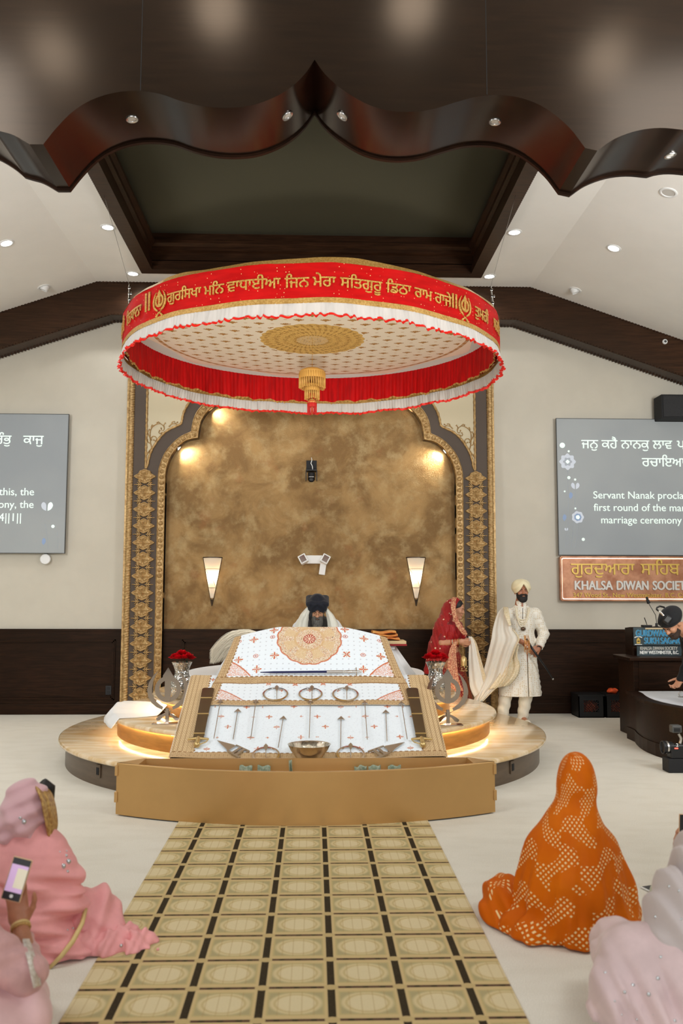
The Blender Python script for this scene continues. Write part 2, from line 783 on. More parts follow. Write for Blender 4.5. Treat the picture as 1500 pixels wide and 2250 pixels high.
m_wood = mat('dark_stained_wood', rough=.38, spec=.35, stint=(1, .8, .62), fn=_wood(srgb(36, 20, 11), srgb(62, 38, 23)))
m_woodg = mat('glossy_dark_veneer', rough=.21, spec=.42, stint=(1, .80, .62), fn=_wood(srgb(20, 11, 7), srgb(33, 20, 12), (1.2, 8, 16)))
m_woodk = mat('espresso_wood', rough=.42, spec=.2, stint=(1, .8, .62), fn=_wood(srgb(22, 11, 6), srgb(44, 25, 15)))
m_gap = mat('black_veneer_joint', (.004, .004, .004), .6)
m_trayc = mat('olive_recess_paint', srgb(74, 70, 52), .8)
m_black = mat('black_plastic', (.008, .008, .009), .4)
m_blackm = mat('black_matt', (.010, .010, .011), .75)
m_white = mat('white_plastic', (.78, .78, .76), .4)
m_chrome = mat('polished_steel', (.72, .70, .66), .12, metal=1)
m_steel = mat('brushed_steel', (.55, .53, .50), .28, metal=1)
m_lampglow = mat('lamp_diffuser', (1, 1, 1), .4, emit=(1, .96, .9), estr=14)
m_lampoff = mat('unlit_lamp_glass', (.55, .52, .47), .25)

WY = 12.08          # back wall
CZ = 5.89           # flat ceiling
SL = .345           # fall of the sloping ceiling
# ---------------------------------------------------------------- floor, walls, ceiling
struct(MB().box(-8.5, 8.5, -2.5, WY + .1, -.1, 0).build('floor', m_carpet))
struct(MB().box(-8.5, 8.5, WY, WY + .1, 0, 6.6).build('wall_back', m_wall))
struct(MB().box(-8.6, -8.5, -2.5, WY + .1, 0, 7.2).build('wall_left', m_wall))
struct(MB().box(8.5, 8.6, -2.5, WY + .1, 0, 7.2).build('wall_right', m_wall))
TX0, TX1, TY0, TY1 = -2.20, 2.12, 6.75, 11.22      # opening of the ceiling tray
VY0, VY1 = 5.5, 6.15                             # scalloped valance: front and back
b = MB()
for (x0, x1, y0, y1) in ((-3, TX0, VY1, WY), (TX1, 3, VY1, WY), (TX0, TX1, VY1, TY0), (TX0, TX1, TY1, WY)):
    b.box(x0, x1, y0, y1, CZ, CZ + .05)
for s in (-1, 1):
    x1 = s * 8.5
    z1 = CZ - SL * 5.5
    b.add([(s * 3, VY1, CZ), (x1, VY1, z1), (x1, WY, z1), (s * 3, WY, CZ), (s * 3, VY1, CZ + .05), (x1, VY1, z1 + .05), (x1, WY, z1 + .05), (s * 3, WY, CZ + .05)],
          [(0, 1, 2, 3), (4, 5, 6, 7), (0, 1, 5, 4), (2, 3, 7, 6), (1, 2, 6, 5), (0, 3, 7, 4)])
struct(b.build('ceiling', m_ceil))
struct(MB().box(-8.5, 8.5, -2.5, VY0 + .02, 7.0, 7.1).build('ceiling_hall', m_ceil))

# ceiling tray: recessed panel, stepped crown and flat frame with a toothed edge
RZ = 6.36
b = MB()
b.box(TX0 - .02, TX1 + .02, TY0 - .02, TY1 + .02, RZ, RZ + .05)
struct(b.build('ceiling_recess', m_trayc))
b = MB()
fw = .13
O = .10


def ring(x0, x1, y0, y1, prof):
    """mitred moulding round a rectangle; prof: (inset, z)"""
    c = [(x0, y0, 1, 1), (x1, y0, -1, 1), (x1, y1, -1, -1), (x0, y1, 1, -1)]
    vs = []
    for x, y, sx, sy in c:
        vs += [(x + sx * i, y + sy * i, z) for i, z in prof]
    m = len(prof)
    fs = [(k * m + q, ((k + 1) % 4) * m + q, ((k + 1) % 4) * m + q + 1, k * m + q + 1) for k in range(4) for q in range(m - 1)]
    b.add(vs, fs)


ring(TX0 - O, TX1 + O, TY0 - O, TY1 + O, [(0, CZ), (0, CZ - .045), (O + .06, CZ - .045), (O + .06, CZ + .07), (O + .0, CZ + .10), (O + .02, CZ + .10), (O + .02, CZ + .20),
                                         (O + .06, CZ + .22), (O + .06, CZ + .27), (O + .10, CZ + .30), (O + .10, CZ + .34), (O + .005, CZ + .36), (O + .005, RZ)])
struct(b.build('trim_1', m_wood))
b = MB()
tx0, tx1, ty0, ty1 = TX0 - O, TX1 + O, TY0 - O, TY1 + O
k = tx0
while k < tx1:
    for yy in (ty0, ty1):
        b.box(k, k + .022, yy - .012, yy + .012, CZ - .03, CZ - .002)
    k += .044
k = ty0
while k < ty1:
    for xx in (tx0, tx1):
        b.box(xx - .012, xx + .012, k, k + .022, CZ - .03, CZ - .002)
    k += .044
struct(b.build('trim_2', m_wood))

# ---------------------------------------------------------------- beam along the top of the back wall
BY = 11.77
XT, XB = 3.02, 2.80
poly = [(-8.5, CZ - SL * 5.5), (-XT, CZ), (XT, CZ), (8.5, CZ - SL * 5.5), (8.5, CZ - SL * 5.5 - .5), (XB, CZ - .47), (-XB, CZ - .47), (-8.5, CZ - SL * 5.5 - .5)]
b = MB().prism(poly, lambda x, y, t: (x, BY + t, y), WY - BY)
struct(b.build('beam_back', m_wood))
b = MB()
for line, yy, dz in ((poly[0:4], BY, -.022), (poly[4:8], BY, .004), (poly[4:8], WY - .035, -.02)):
    for (xa, za), (xb, zb) in zip(line[:-1], line[1:]):
        L = hypot(xb - xa, zb - za)
        n = int(L / .046)
        for i in range(n):
            t = (i + .3) / n
            x, z = xa + (xb - xa) * t, za + (zb - za) * t
            if abs(x) < 5.6:
                b.box(x - .012, x + .012, yy - .014, yy + .01, z + dz, z + dz + .022)
struct(b.build('trim_3', m_wood))

# ---------------------------------------------------------------- wainscot of the back wall
DZ = 1.14


def wainscot(name, x0, x1, panels, yb):
    b = MB()
    b.box(x0, x1, yb - .03, yb, 0, DZ)
    b.box(x0, x1, yb - .045, yb - .03, DZ - .03, DZ)
    b.box(x0, x1, yb - .05, yb - .03, 0, .14, .006)
    for (a, c) in panels:
        z0, z1 = .19, 1.0
        for (w, t) in ((0, .018), (.016, .03), (.034, .014)):
            for (xa, xb, za, zb) in ((a + w, c - w, z1 - w - .016, z1 - w), (a + w, c - w, z0 + w, z0 + w + .016), (a + w, a + w + .016, z0 + w, z1 - w), (c - w - .016, c - w, z0 + w, z1 - w)):
                b.box(xa, xb, yb - .03 - t, yb - .03, za, zb)
    return struct(b.build(name, m_woodk))


wainscot('trim_4', -8.5, -2.53, [(-5.6, -2.68), (-8.4, -5.75)], WY)
wainscot('trim_5', 2.46, 8.5, [(2.60, 4.52), (4.66, 7.2)], WY)
wainscot('trim_6', -2.05, 1.99, [(-1.78, -.55), (-.40, .40), (.55, 1.74)], WY - .03)

# ---------------------------------------------------------------- scalloped valance
VF = [(0, 288), (30, 297), (65, 317), (95, 317), (125, 280), (160, 245), (200, 220), (250, 204), (300, 200), (350, 206), (400, 223), (450, 234), (500, 237), (550, 232),
      (600, 215), (640, 191), (670, 162), (691, 131), (714, 163), (750, 195), (800, 226), (850, 242), (900, 246), (950, 240), (1000, 225), (1050, 212), (1100, 209), (1150, 217),
      (1200, 239), (1250, 280), (1285, 325), (1312, 331), (1350, 305), (1400, 287), (1450, 281), (1500, 285)]
vp = [(p.x, p.z) for p in (at(x, y, VY0) for x, y in VF)]


def smoothline(pts, corners, k=4):
    """Catmull-Rom through pts, kept sharp at the corner indices"""
    out = []
    for i in range(len(pts) - 1):
        p1, p2 = Vector(pts[i]), Vector(pts[i + 1])
        p0 = Vector(pts[i - 1]) if i > 0 and i not in corners else p1 * 2 - p2
        p3 = Vector(pts[i + 2]) if i + 2 < len(pts) and i + 1 not in corners else p2 * 2 - p1
        for j in range(k):
            t = j / k
            out.append(tuple(.5 * ((2 * p1) + (p2 - p0) * t + (2 * p0 - 5 * p1 + 4 * p2 - p3) * t * t + (3 * p1 - p0 - 3 * p2 + p3) * t ** 3)))
    out.append(tuple(pts[-1]))
    return out


vs_ = smoothline(vp, {2, 3, 17, 30, 31})
# the next arches go on beyond the picture as mirror images of the ones in it
xl, xr = vs_[0][0], vs_[-1][0]
ext_l = [(2 * (vp[2][0] + vp[3][0]) / 2 - x, z) for x, z in vs_ if x > vp[3][0] and x < vp[3][0] + 2.2 and 2 * (vp[2][0] + vp[3][0]) / 2 - x < xl - .02]
ext_r = [(2 * (vp[30][0] + vp[31][0]) / 2 - x, z) for x, z in vs_ if x < vp[30][0] and x > vp[30][0] - 2.2 and 2 * (vp[30][0] + vp[31][0]) / 2 - x > xr + .02]
ext_l, ext_r = sorted(ext_l), sorted(ext_r)
el, er = vs_[0][1] - ext_l[-1][1], vs_[-1][1] - ext_r[0][1]
ext_l = [(x, z + el * exp((x - xl) / .6)) for x, z in ext_l]
ext_r = [(x, z + er * exp((xr - x) / .6)) for x, z in ext_r]
low = ext_l + vs_ + ext_r
poly = [(low[0][0] - .01, 7.0)] + low + [(low[-1][0] + .01, 7.0)]
b = MB().prism(poly, lambda x, y, t: (x, VY0 + t, y), VY1 - VY0)
struct(b.build('valance_front', m_woodg, smooth=28))
b = MB()
for q in range(len(low) - 1):       # thin lip along the back edge of the soffit
    (xa, za), (xb, zb) = low[q], low[q + 1]
    b.add([(xa, VY1 - .03, za - .018), (xb, VY1 - .03, zb - .018), (xb, VY1, zb - .018), (xa, VY1, za - .018), (xa, VY1 - .03, za + .01), (xb, VY1 - .03, zb + .01), (xb, VY1, zb + .01), (xa, VY1, za + .01)],
          [(0, 1, 2, 3), (0, 1, 5, 4), (2, 3, 7, 6)])
struct(b.build('trim_7', m_woodk, smooth=40))
b = MB()
for px in (311, 1068):              # veneer joints on the face
    p = at(px, 100, VY0)
    zz = min(low, key=lambda q: abs(q[0] - p.x))[1]
    b.box(p.x - .002, p.x + .002, VY0 - .0015, VY0 + .001, zz + .005, 7)
struct(b.build('trim_8', m_gap))
# soffit spotlights, switched off
LOWV = low


def soffit_lamp(px, py, label):
    c = None
    for q in range(len(LOWV) - 1):
        (xa, za), (xb, zb) = LOWV[q], LOWV[q + 1]
        if abs(xb - xa) < 1e-6:
            continue
        # intersect sight line with this strip of the soffit
        n = Vector((-(zb - za), 0, xb - xa)).normalized()
        r = Vector(CF + CR * ((px - 750) / FPX) + CU * ((1125 - py) / FPX))
        den = r.dot(n)
        if abs(den) < 1e-6:
            continue
        t = (Vector((xa, 0, za)) - Vector(CP)).dot(n) / den
        h = Vector(CP) + r * t
        if min(xa, xb) - 1e-4 <= h.x <= max(xa, xb) + 1e-4 and VY0 < h.y < VY1:
            c, nn = h, n
            break
    if c is None:
        return
    if nn.z > 0:
        nn = -nn
    th = thing('soffit_spotlight', label, 'ceiling light', c, group='spotlights in the scalloped wooden soffit')
    R = nn.to_track_quat('Z', 'Y').to_matrix().to_4x4()
    r_ = MB().lathe([(.028, 0), (.043, 0), (.043, .007), (.040, .010), (.030, .007), (.028, 0)], n=24, cap=False)
    r_.v = [tuple(c + (R @ Vector(v))) for v in r_.v]
    r_.build('trim_ring', m_steel, th, smooth=50)
    r_ = MB().lathe([(.0, .004), (.018, .0035), (.029, .001)], n=24, cap=False)
    r_.v = [tuple(c + (R @ Vector(v))) for v in r_.v]
    r_.build('lens', m_lampoff, th, smooth=60)


soffit_lamp(290, 261, 'small round spotlight in the wooden soffit above the left end of the canopy')
soffit_lamp(631, 254, 'small spotlight in the wooden soffit just left of the pointed arch tip')
soffit_lamp(752, 254, 'small spotlight in the wooden soffit just right of the pointed arch tip')
soffit_lamp(1087, 267, 'small round spotlight in the wooden soffit above the right end of the canopy')
soffit_lamp(1472, 341, 'small round spotlight in the wooden soffit at the right edge of the picture')

# ---------------------------------------------------------------- ceiling downlights
def ceil_hit(px, py):
    p = atz(px, py, CZ)
    if abs(p.x) <= 3.0:
        return p, Vector((0, 0, -1))
    s = 1 if p.x > 0 else -1
    n = Vector((-s * SL, 0, -1)).normalized()
    r = Vector(CF + CR * ((px - 750) / FPX) + CU * ((1125 - py) / FPX))
    t = (Vector((s * 3, 0, CZ)) - Vector(CP)).dot(n) / r.dot(n)
    return Vector(CP) + r * t, n


DLP = 48


def downlight(px, py, label, lit=True, big=1.0, grp='downlights in the white ceiling', tilt=False):
    c, n = ceil_hit(px, py)
    th = thing('downlight', label, 'ceiling light', c, group=grp)
    R = n.to_track_quat('Z', 'Y').to_matrix().to_4x4()

    def put(b_, nm, m_):
        b_.v = [tuple(c + (R @ Vector(v))) for v in b_.v]
        b_.build(nm, m_, th, smooth=50)
    s = big
    put(MB().lathe([(.062 * s, 0), (.088 * s, 0), (.088 * s, .005), (.082 * s, .010), (.066 * s, .008), (.062 * s, .001)], n=32, cap=False), 'trim_ring', m_white)
    if tilt:
        b_ = MB()
        M4 = Matrix.Translation((0, 0, .012)) @ Matrix.Rotation(radians(38), 4, 'X')
        q = MB().lathe([(.052, -.04), (.056, .0), (.050, .035), (.046, .035), (.046, .015), (0, .012)], n=28, cap=False)
        q.v = [tuple(M4 @ Vector(v)) for v in q.v]
        put(q, 'eyeball', m_white)
        q = MB().lathe([(.040, .022), (0, .024)], n=24, cap=False)
        q.v = [tuple(M4 @ Vector(v)) for v in q.v]
        put(q, 'lens', m_lampoff)
    else:
        put(MB().lathe([(.0, .003), (.062 * s, .002)], n=32, cap=False), 'diffuser', m_lampglow if lit else m_lampoff)
    if lit:
        light('downlight_beam', 'SPOT', c + n * .03, c + n, DLP * (1 if c.x < 0 else .45), (.97, .985, 1), .05, spot=150, blend=.9)


downlight(14, 534, 'glowing downlight at the left edge of the picture on the white ceiling')
downlight(237, 499, 'glowing downlight on the white ceiling just left of the dark ceiling recess')
downlight(292, 601, 'glowing downlight above the hanging cable at the left end of the canopy')
downlight(1130, 510, 'glowing downlight on the white ceiling just right of the dark ceiling recess')
downlight(1075, 607, 'glowing downlight above the hanging cable at the right end of the canopy')
downlight(1348, 545, 'glowing downlight on the right slope of the white ceiling')
downlight(97, 631, 'tilted white eyeball downlight, switched off, above the left end of the dark beam', False, tilt=True)
downlight(1263, 637, 'tilted white eyeball downlight, switched off, above the right end of the dark beam', False, tilt=True)
downlight(1468, 423, 'large unlit round downlight on the ceiling under the right scallop of the valance', False, 1.05)

# more of the same downlights, hidden from the photographer by the valance
for (x, y) in ((-3.6, 7.4), (-5.6, 9.2), (3.6, 7.4), (5.6, 9.2), (-6.2, 11.0), (6.2, 11.0)):
    light('downlight_beam', 'SPOT', (x, y, CZ - SL * (abs(x) - 3) - .04), (x, y, 0), DLP * (1 if x < 0 else .3), (.97, .985, 1), .05, spot=150, blend=.9)

# the hall's own accent lamps that graze the valance
for (px, py) in ((120, 120), (480, 20), (905, 15), (1330, 130)):
    r = Vector(CF + CR * ((px - 750) / FPX) + CU * ((1125 - py) / FPX))
    tt = (6.75 - CAM_H) / r.z
    p = Vector(CP) + r * tt
    L = (p.x, 2 * VY0 - p.y, 6.75)
    light('hall_accent_lamp', 'SPOT', L, (L[0], VY0, 5.0), 22, (1, .92, .82), .2, spot=110, blend=.9)

# ---------------------------------------------------------------- patterned runner
def _rug(x, y, z, v):
    px, x0 = RUGC
    py, y0 = RUGR
    u = (x - x0) / px
    w = (y - y0) / py
    fu = u.fract() - .5          # 0 in the middle of a cell
    fv = w.fract() - .5
    au, av = fu.abs(), fv.abs()
    wool = xnoise(v, 420, 2, .6)
    base = srgb(206, 182, 132)
    pale = srgb(222, 207, 168)
    sage = srgb(176, 164, 122)
    dark = srgb(30, 24, 22)
    brn = srgb(78, 52, 46)
    c = xmix(0.0, base, base)
    # inner panel with its sage frame and oval centre
    ins = au.lt(.40) * av.lt(.36)
    c = xmix(ins, c, srgb(214, 196, 150))
    ell = ((fu * fu) * (1 / .36 ** 2) + (fv * fv) * (1 / .33 ** 2)).sqrt()
    corner = ell.step(.92, 1.12) * ins
    c = xmix(corner, c, sage)
    line = X.op('MINIMUM', 1.0, (au.gt(.375) * au.lt(.40) * av.lt(.36)) + (av.gt(.325) * av.lt(.36) * au.lt(.40)))
    c = xmix(line, c, srgb(190, 172, 122))
    c = xmix((1 - ell.step(.62, .86)) * .8, c, pale)
    ring_ = ell.step(.74, .80) * (1 - ell.step(.84, .90))
    c = xmix(ring_ * .5, c, srgb(184, 160, 108))
    st = (fu * 6.0 + .5).fract() - .5
    c = xmix(ins * st.abs().gt(.44) * .35, c, srgb(176, 146, 96))
    # dark lattice
    hb = av.gt(.465)
    dash = ((u * 4.0 + .5).fract() - .5).abs().lt(.16)
    c = xmix(hb, c, brn)
    c = xmix(hb * dash, c, dark)
    vb = au.gt(.445)
    c = xmix(vb, c, dark)
    du = .5 - au
    dv = .5 - av
    knot = ((du * du) * (1 / .105 ** 2) + (dv * dv) * (1 / .085 ** 2)).lt(1.0)
    c = xmix(knot, c, srgb(196, 172, 122))
    c = xmix(wool.step(.3, .7) * .22, c, tuple(q * .55 for q in base))
    return {'color': c, 'height': wool, 'hstr': .3, 'hdist': .003}


_c0, _c1 = atz(401.6, 2246), atz(894.4, 2246)
_pu = (_c1.x - _c0.x) / 3
_ra, _rb = atz(715, 1843.8).y, atz(730, 2246.3).y
_pv = (_ra - _rb) / 9
RUGC = (_pu, _c0.x + _pu * .0)
RUGR = (_pv, _rb)
m_rug = mat('runner_weave', rough=.95, spec=.05, fn=_rug)
tag(MB().box(-.953, .823, 2.0, 6.72, .0, .009, .003).build('rug', m_rug), 'long beige runner rug with a dark lattice of oval medallions leading up to the stage', 'rug')
# ================================================================ round marble stage
def _onyx(x, y, z, v):
    n = xnoise(v, 1.6, 6, .6, (.7, 4.2, 1), 1.2)
    m = xnoise(v, .8, 4, .6, (1, 3, 1), .8)
    c = xmix(n.step(.35, .7), srgb(214, 180, 128), srgb(240, 222, 192))
    c = xmix(m.step(.5, .72) * .6, c, srgb(196, 148, 84))
    return {'color': c}


m_onyx = mat('honey_onyx', rough=.16, spec=.5, coat=.35, fn=_onyx)
m_drum = mat('bronze_laminate', srgb(92, 76, 60), .35, var=.15, vscale=4, stretch=(1, 1, 8))
m_goldp = mat('gold_fascia', srgb(176, 130, 70), .3, metal=.45, var=.15, vscale=5, stretch=(1, 1, 7))
m_led = mat('warm_led_strip', (1, .9, .7), .4, emit=(1, .80, .50), estr=60)
SXc, SYc = -.085, 9.25
R1, R2, R3 = 2.44, 1.96, 1.56
Z1, Z2, Z3 = .25, .455, .63
st = thing('stage', 'round two-step onyx stage with glowing edges under the canopy', 'stage', (SXc, SYc, 0))


def slab(R, z, t=.045):
    e = .02
    return [(0, z - t), (R - e, z - t), (R - .006, z - t + .006), (R, z - t * .5), (R - .006, z - .006), (R - e, z), (0, z)]


MB().lathe([(R1 - .07, 0), (R1 - .07, Z1 - .045)], (SXc, SYc, 0), 128, cap=False).build('lower_drum', m_drum, st, smooth=50)
MB().lathe(slab(R1, Z1), (SXc, SYc, 0), 160).build('lower_tread', m_onyx, st, smooth=50)
MB().lathe([(R2 - .07, Z1), (R2 - .07, Z2 - .045)], (SXc, SYc, 0), 128, cap=False).build('upper_drum', m_goldp, st, smooth=50)
MB().lathe(slab(R2, Z2), (SXc, SYc, 0), 160).build('upper_tread', m_onyx, st, smooth=50)
MB().lathe([(R3 - .07, Z2), (R3 - .07, Z3 - .04)], (SXc, SYc, 0), 128, cap=False).build('top_drum', m_goldp, st, smooth=50)
MB().lathe(slab(R3, Z3, .04), (SXc, SYc, 0), 160).build('top_tread', m_onyx, st, smooth=50)
for (R, z) in ((R2 - .060, Z2 - .0495), (R3 - .060, Z3 - .0445)):
    n = 128
    MB().tube([(SXc + R * cos(2 * pi * i / n), SYc + R * sin(2 * pi * i / n), z) for i in range(n)], .0045, 6, closed=True).build('led_strip', m_led, st, smooth=180)
for (px, py) in ((190, 1697), (1167, 1690)):
    p = atz(px, py, .13)
    a = atan2(p.y - SYc, p.x - SXc)
    o = thing('floor_outlet', 'dark square power outlet on the left side of the lower stage drum' if px < 700 else 'dark square power outlet on the right side of the lower stage drum', 'outlet', (SXc + (R1 - .07) * cos(a), SYc + (R1 - .07) * sin(a), .125), a, 'outlets on the stage drum')
    MB().box(0, .012, -.035, .035, -.055, .055, .004).build('cover_plate', m_drum, None).parent = o
    MB().box(.012, .016, -.02, .02, -.03, .03, .001).build('socket', m_blackm, None).parent = o

# round platform under the holy book, its pedestal
m_cloth = mat('white_cotton', (.80, .80, .79), .8, sheen=.2, bump=.15, bscale=40)
pf = thing('platform', 'low round white-covered platform behind the sloping embroidered cloth', 'platform', (SXc, 9.45, Z3))
MB().lathe([(1.02, Z3 + .001), (1.05, .745)], (SXc, 9.45, 0), 96, cap=False).build('pedestal', m_drum, pf, smooth=50)
MB().lathe([(0, .745), (1.22, .745), (1.25, .755), (1.26, .77), (1.26, .792), (1.25, .802), (0, .805)], (SXc, 9.45, 0), 128).build('covered_top', m_cloth, pf, smooth=40)

# white sheet lying over the left end of the upper step
def _sheet(u, v):
    a = radians(172 + 36 * u)
    r = 1.42 + .60 * v
    x, y = SXc + r * cos(a), SYc + r * sin(a)
    z = Z2 + .008 + .012 * (sin(u * 21 + v * 4) * .5 + .5) * (.3 + v) + .05 * max(0, .5 - abs(u - .15)) * v
    if r > R2 - .01:
        z -= (r - R2 + .01) * 1.3
    if r < R3 + .02:
        z += (R3 + .02 - r) * 1.0
    return (x, y, z)


b = MB().grid(40, 26, _sheet)
o = b.build('folded_sheet', m_cloth, smooth=180)
md = o.modifiers.new('thickness', 'SOLIDIFY')
md.thickness = .006
tag(o, 'crumpled white sheet draped over the left end of the upper stage step', 'cloth')

# ================================================================ donation trough in front of the stage
m_goldm = mat('satin_gold_metal', srgb(196, 156, 100), .34, metal=.55, var=.06, vscale=1.2, spec=.5)
pL, pC, pR = atz(262, 1790), atz(680, 1818), atz(1085, 1790)
BH = .368


def arc(n=48, off=0.0):
    xm = -.045
    hw = 1.40
    s = 6.635 - 6.275
    R = (hw * hw + s * s) / (2 * s)
    cy = 6.275 + R
    a = asin(hw / R)
    return [(xm + (R - off) * sin(-a + 2 * a * i / n), cy - (R - off) * cos(-a + 2 * a * i / n)) for i in range(n + 1)]


bx = thing('donation_trough', 'long curved gold metal offering trough at the foot of the stage', 'box', (-.045, 6.5, 0))
fa, fb = arc(), arc(off=.02)
b = MB()
n = len(fa)
vs, fs = [], []
for (xo, yo), (xi, yi) in zip(fa, fb):
    vs += [(xo, yo, 0), (xo, yo, BH - .006), (xo + (xi - xo) * .3, yo + (yi - yo) * .3, BH), (xi, yi, BH), (xi, yi, .27)]
for i in range(n - 1):
    for q in range(4):
        fs.append((i * 5 + q, (i + 1) * 5 + q, (i + 1) * 5 + q + 1, i * 5 + q + 1))
b.add(vs, fs)
b.build('front_panel', m_goldm, bx, smooth=35)
YB = 6.80
b = MB()
b.box(-1.28, 1.19, YB - .015, YB, 0, BH)                                   # back wall
tl = [(fb[i][0], fb[i][1], .27) for i in range(n)]
b.add(tl + [(1.19, YB - .015, .27), (-1.28, YB - .015, .27)], [tuple(range(n + 2))])
b.build('tray', m_goldm, bx)
for s in (-1, 1):
    e = fa[0] if s < 0 else fa[-1]
    x2 = -1.28 if s < 0 else 1.19
    i2 = fb[3] if s < 0 else fb[-4]
    b = MB()
    poly = [e, (x2, YB), (x2 + (-s) * .02, YB), i2]
    b.prism(poly, lambda x, y, t: (x, y, t), BH)
    b.build('end_panel', m_goldm, bx)
    for z in (.085, .275):
        q = MB().box(e[0] - .012, e[0] + .012, e[1] - .012, e[1] + .02, z, z + .075, .004)
        q.build('latch', m_goldm, bx)
bx.location.z += .0095
m_note = mat('banknote_paper', srgb(170, 180, 160), .8, var=.3, vscale=40, color2=srgb(120, 140, 120))
rn = random.Random(4)
for i, (px, l) in enumerate(((540, 'crumpled banknote in the trough, left of the middle'), (580, 'folded pale banknote in the trough beside the crumpled note'), (640, 'upright white paper strip in the middle of the trough'), (790, 'pale green banknote lying right of the strip in the trough'), (822, 'standing folded banknote right of the middle of the trough'), (866, 'bluish banknote farthest right in the trough'))):
    p = atz(px, 1689, .315)
    q = MB()
    an = rn.uniform(-.5, .5)
    R4 = Matrix.Translation((p.x, min(p.y, 6.7), .271)) @ Matrix.Rotation(an, 4, 'Z') @ Matrix.Rotation(rn.uniform(.25, .6), 4, 'X')
    w = .05 if i != 2 else .015
    hgt = .055 if i != 2 else .10
    q.grid(9, 6, lambda u, v: tuple(R4 @ Vector((w * (2 * u - 1), .012 * sin(u * 9 + i) + .02 * v * v, hgt * v))))
    o = q.build('banknote', m_note, smooth=180)
    md = o.modifiers.new('t', 'SOLIDIFY')
    md.thickness = .002
    tag(o, l, 'banknote', 'money in the offering trough')
    o.location.z += .0095
# ================================================================ ornamental arch on the back wall
m_taupe = mat('taupe_board', srgb(88, 77, 68), .6, spec=.2)
m_gild = mat('antique_gilding', srgb(192, 160, 108), .42, metal=.35, var=.35, vscale=30, color2=srgb(146, 112, 64), bump=.25, bscale=90)


def _stucco(x, y, z, v):
    a = xnoise(v, 1.7, 6, .62, None, .6)
    b_ = xnoise(v, 5.5, 6, .65)
    f = xnoise(v, 42, 4, .7, None, 1.8)
    c = xmix(a.step(.36, .66), srgb(120, 90, 48), srgb(162, 129, 80))
    c = xmix(b_.step(.45, .75) * .55, c, srgb(184, 162, 116))
    c = xmix(xnoise(v, 3.1, 3, .5).step(.62, .75) * .35, c, srgb(140, 84, 40))
    return {'color': c, 'height': f, 'hstr': .55, 'hdist': .012}


m_stucco = mat('gold_stucco', rough=.42, metal=.35, spec=.5, fn=_stucco)
FY = 11.93
NY = 12.06
XC = at(683.5, 1100, FY).x


def hx(px, py):
    p = at(px, py, FY)
    return (p.x - XC, p.z)


def both(pts, corners=(), k=4):
    """left half outline from the foot up to the apex, mirrored down the right side"""
    L = smoothline([hx(*p) for p in pts], set(corners), k)
    L[-1] = (0.0, L[-1][1])
    return L + [(-x, z) for x, z in L[::-1][1:]]


OUT = [(346.5, 1060), (347.2, 1040), (350, 1024), (360.7, 997), (376.7, 976), (396.7, 958.7), (419.5, 948), (423, 926.7), (430, 908), (441, 893), (456, 878), (476, 866), (499, 860), (560, 838), (620, 808), (683.5, 762)]
INN = [(363.2, 1060), (364, 1038), (371, 1012), (383, 990.7), (398, 974.7), (414, 966), (435, 962), (437, 946.7), (442, 925), (452.7, 908), (463, 897), (480, 886), (504, 880), (560, 860), (620, 832), (683.5, 790)]
xo, xi = hx(346.5, 1060)[0], hx(363.2, 1060)[0]


def resample(L, n):
    A = np.array(L)
    d = np.r_[0, np.cumsum(np.linalg.norm(np.diff(A, axis=0), axis=1))]
    t = np.linspace(0, d[-1], n)
    return np.stack([np.interp(t, d, A[:, 0]), np.interp(t, d, A[:, 1])], 1)


def arch(pts, xf, cus):
    """split at the cusps so that both edges of the moulding keep their corners together"""
    segs = []
    L = [(xf, 0.0)] + [hx(*p) for p in pts]
    cu = [0, 1] + [c + 1 for c in cus] + [len(L) - 1]
    full = smoothline(L, set(cu), 5)
    k = 5
    for a, c in zip(cu[:-1], cu[1:]):
        segs.append(full[a * k:c * k + 1])
    return segs


so, si = arch(OUT, xo, (6, 12)), arch(INN, xi, (6, 12))
CNT = [120, 44, 16, 26, 0]
OL, IL = [], []
for n_, a, c in zip((150, 40, 22, 26), so, si):
    OL += list(resample(a, n_))[:-1]
    IL += list(resample(c, n_))[:-1]
OL.append(np.array((0, so[-1][-1][1])))
IL.append(np.array((0, si[-1][-1][1])))
OL = OL + [np.array((-p[0], p[1])) for p in OL[::-1][1:]]
IL = IL + [np.array((-p[0], p[1])) for p in IL[::-1][1:]]

af = thing('ornamental_arch', 'gilded arch frame with rows of medallions around the gold stucco wall', 'frame', (XC, FY, 0))
HW = 2.47
FT = CZ - .475
poly = [(-HW, 0), (-HW, FT), (HW, FT), (HW, 0)] + [tuple(p) for p in IL[::-1]]
MB().prism(poly, lambda x, y, t: (XC + x, FY + t, y), NY - FY).build('backing_board', m_taupe, af)
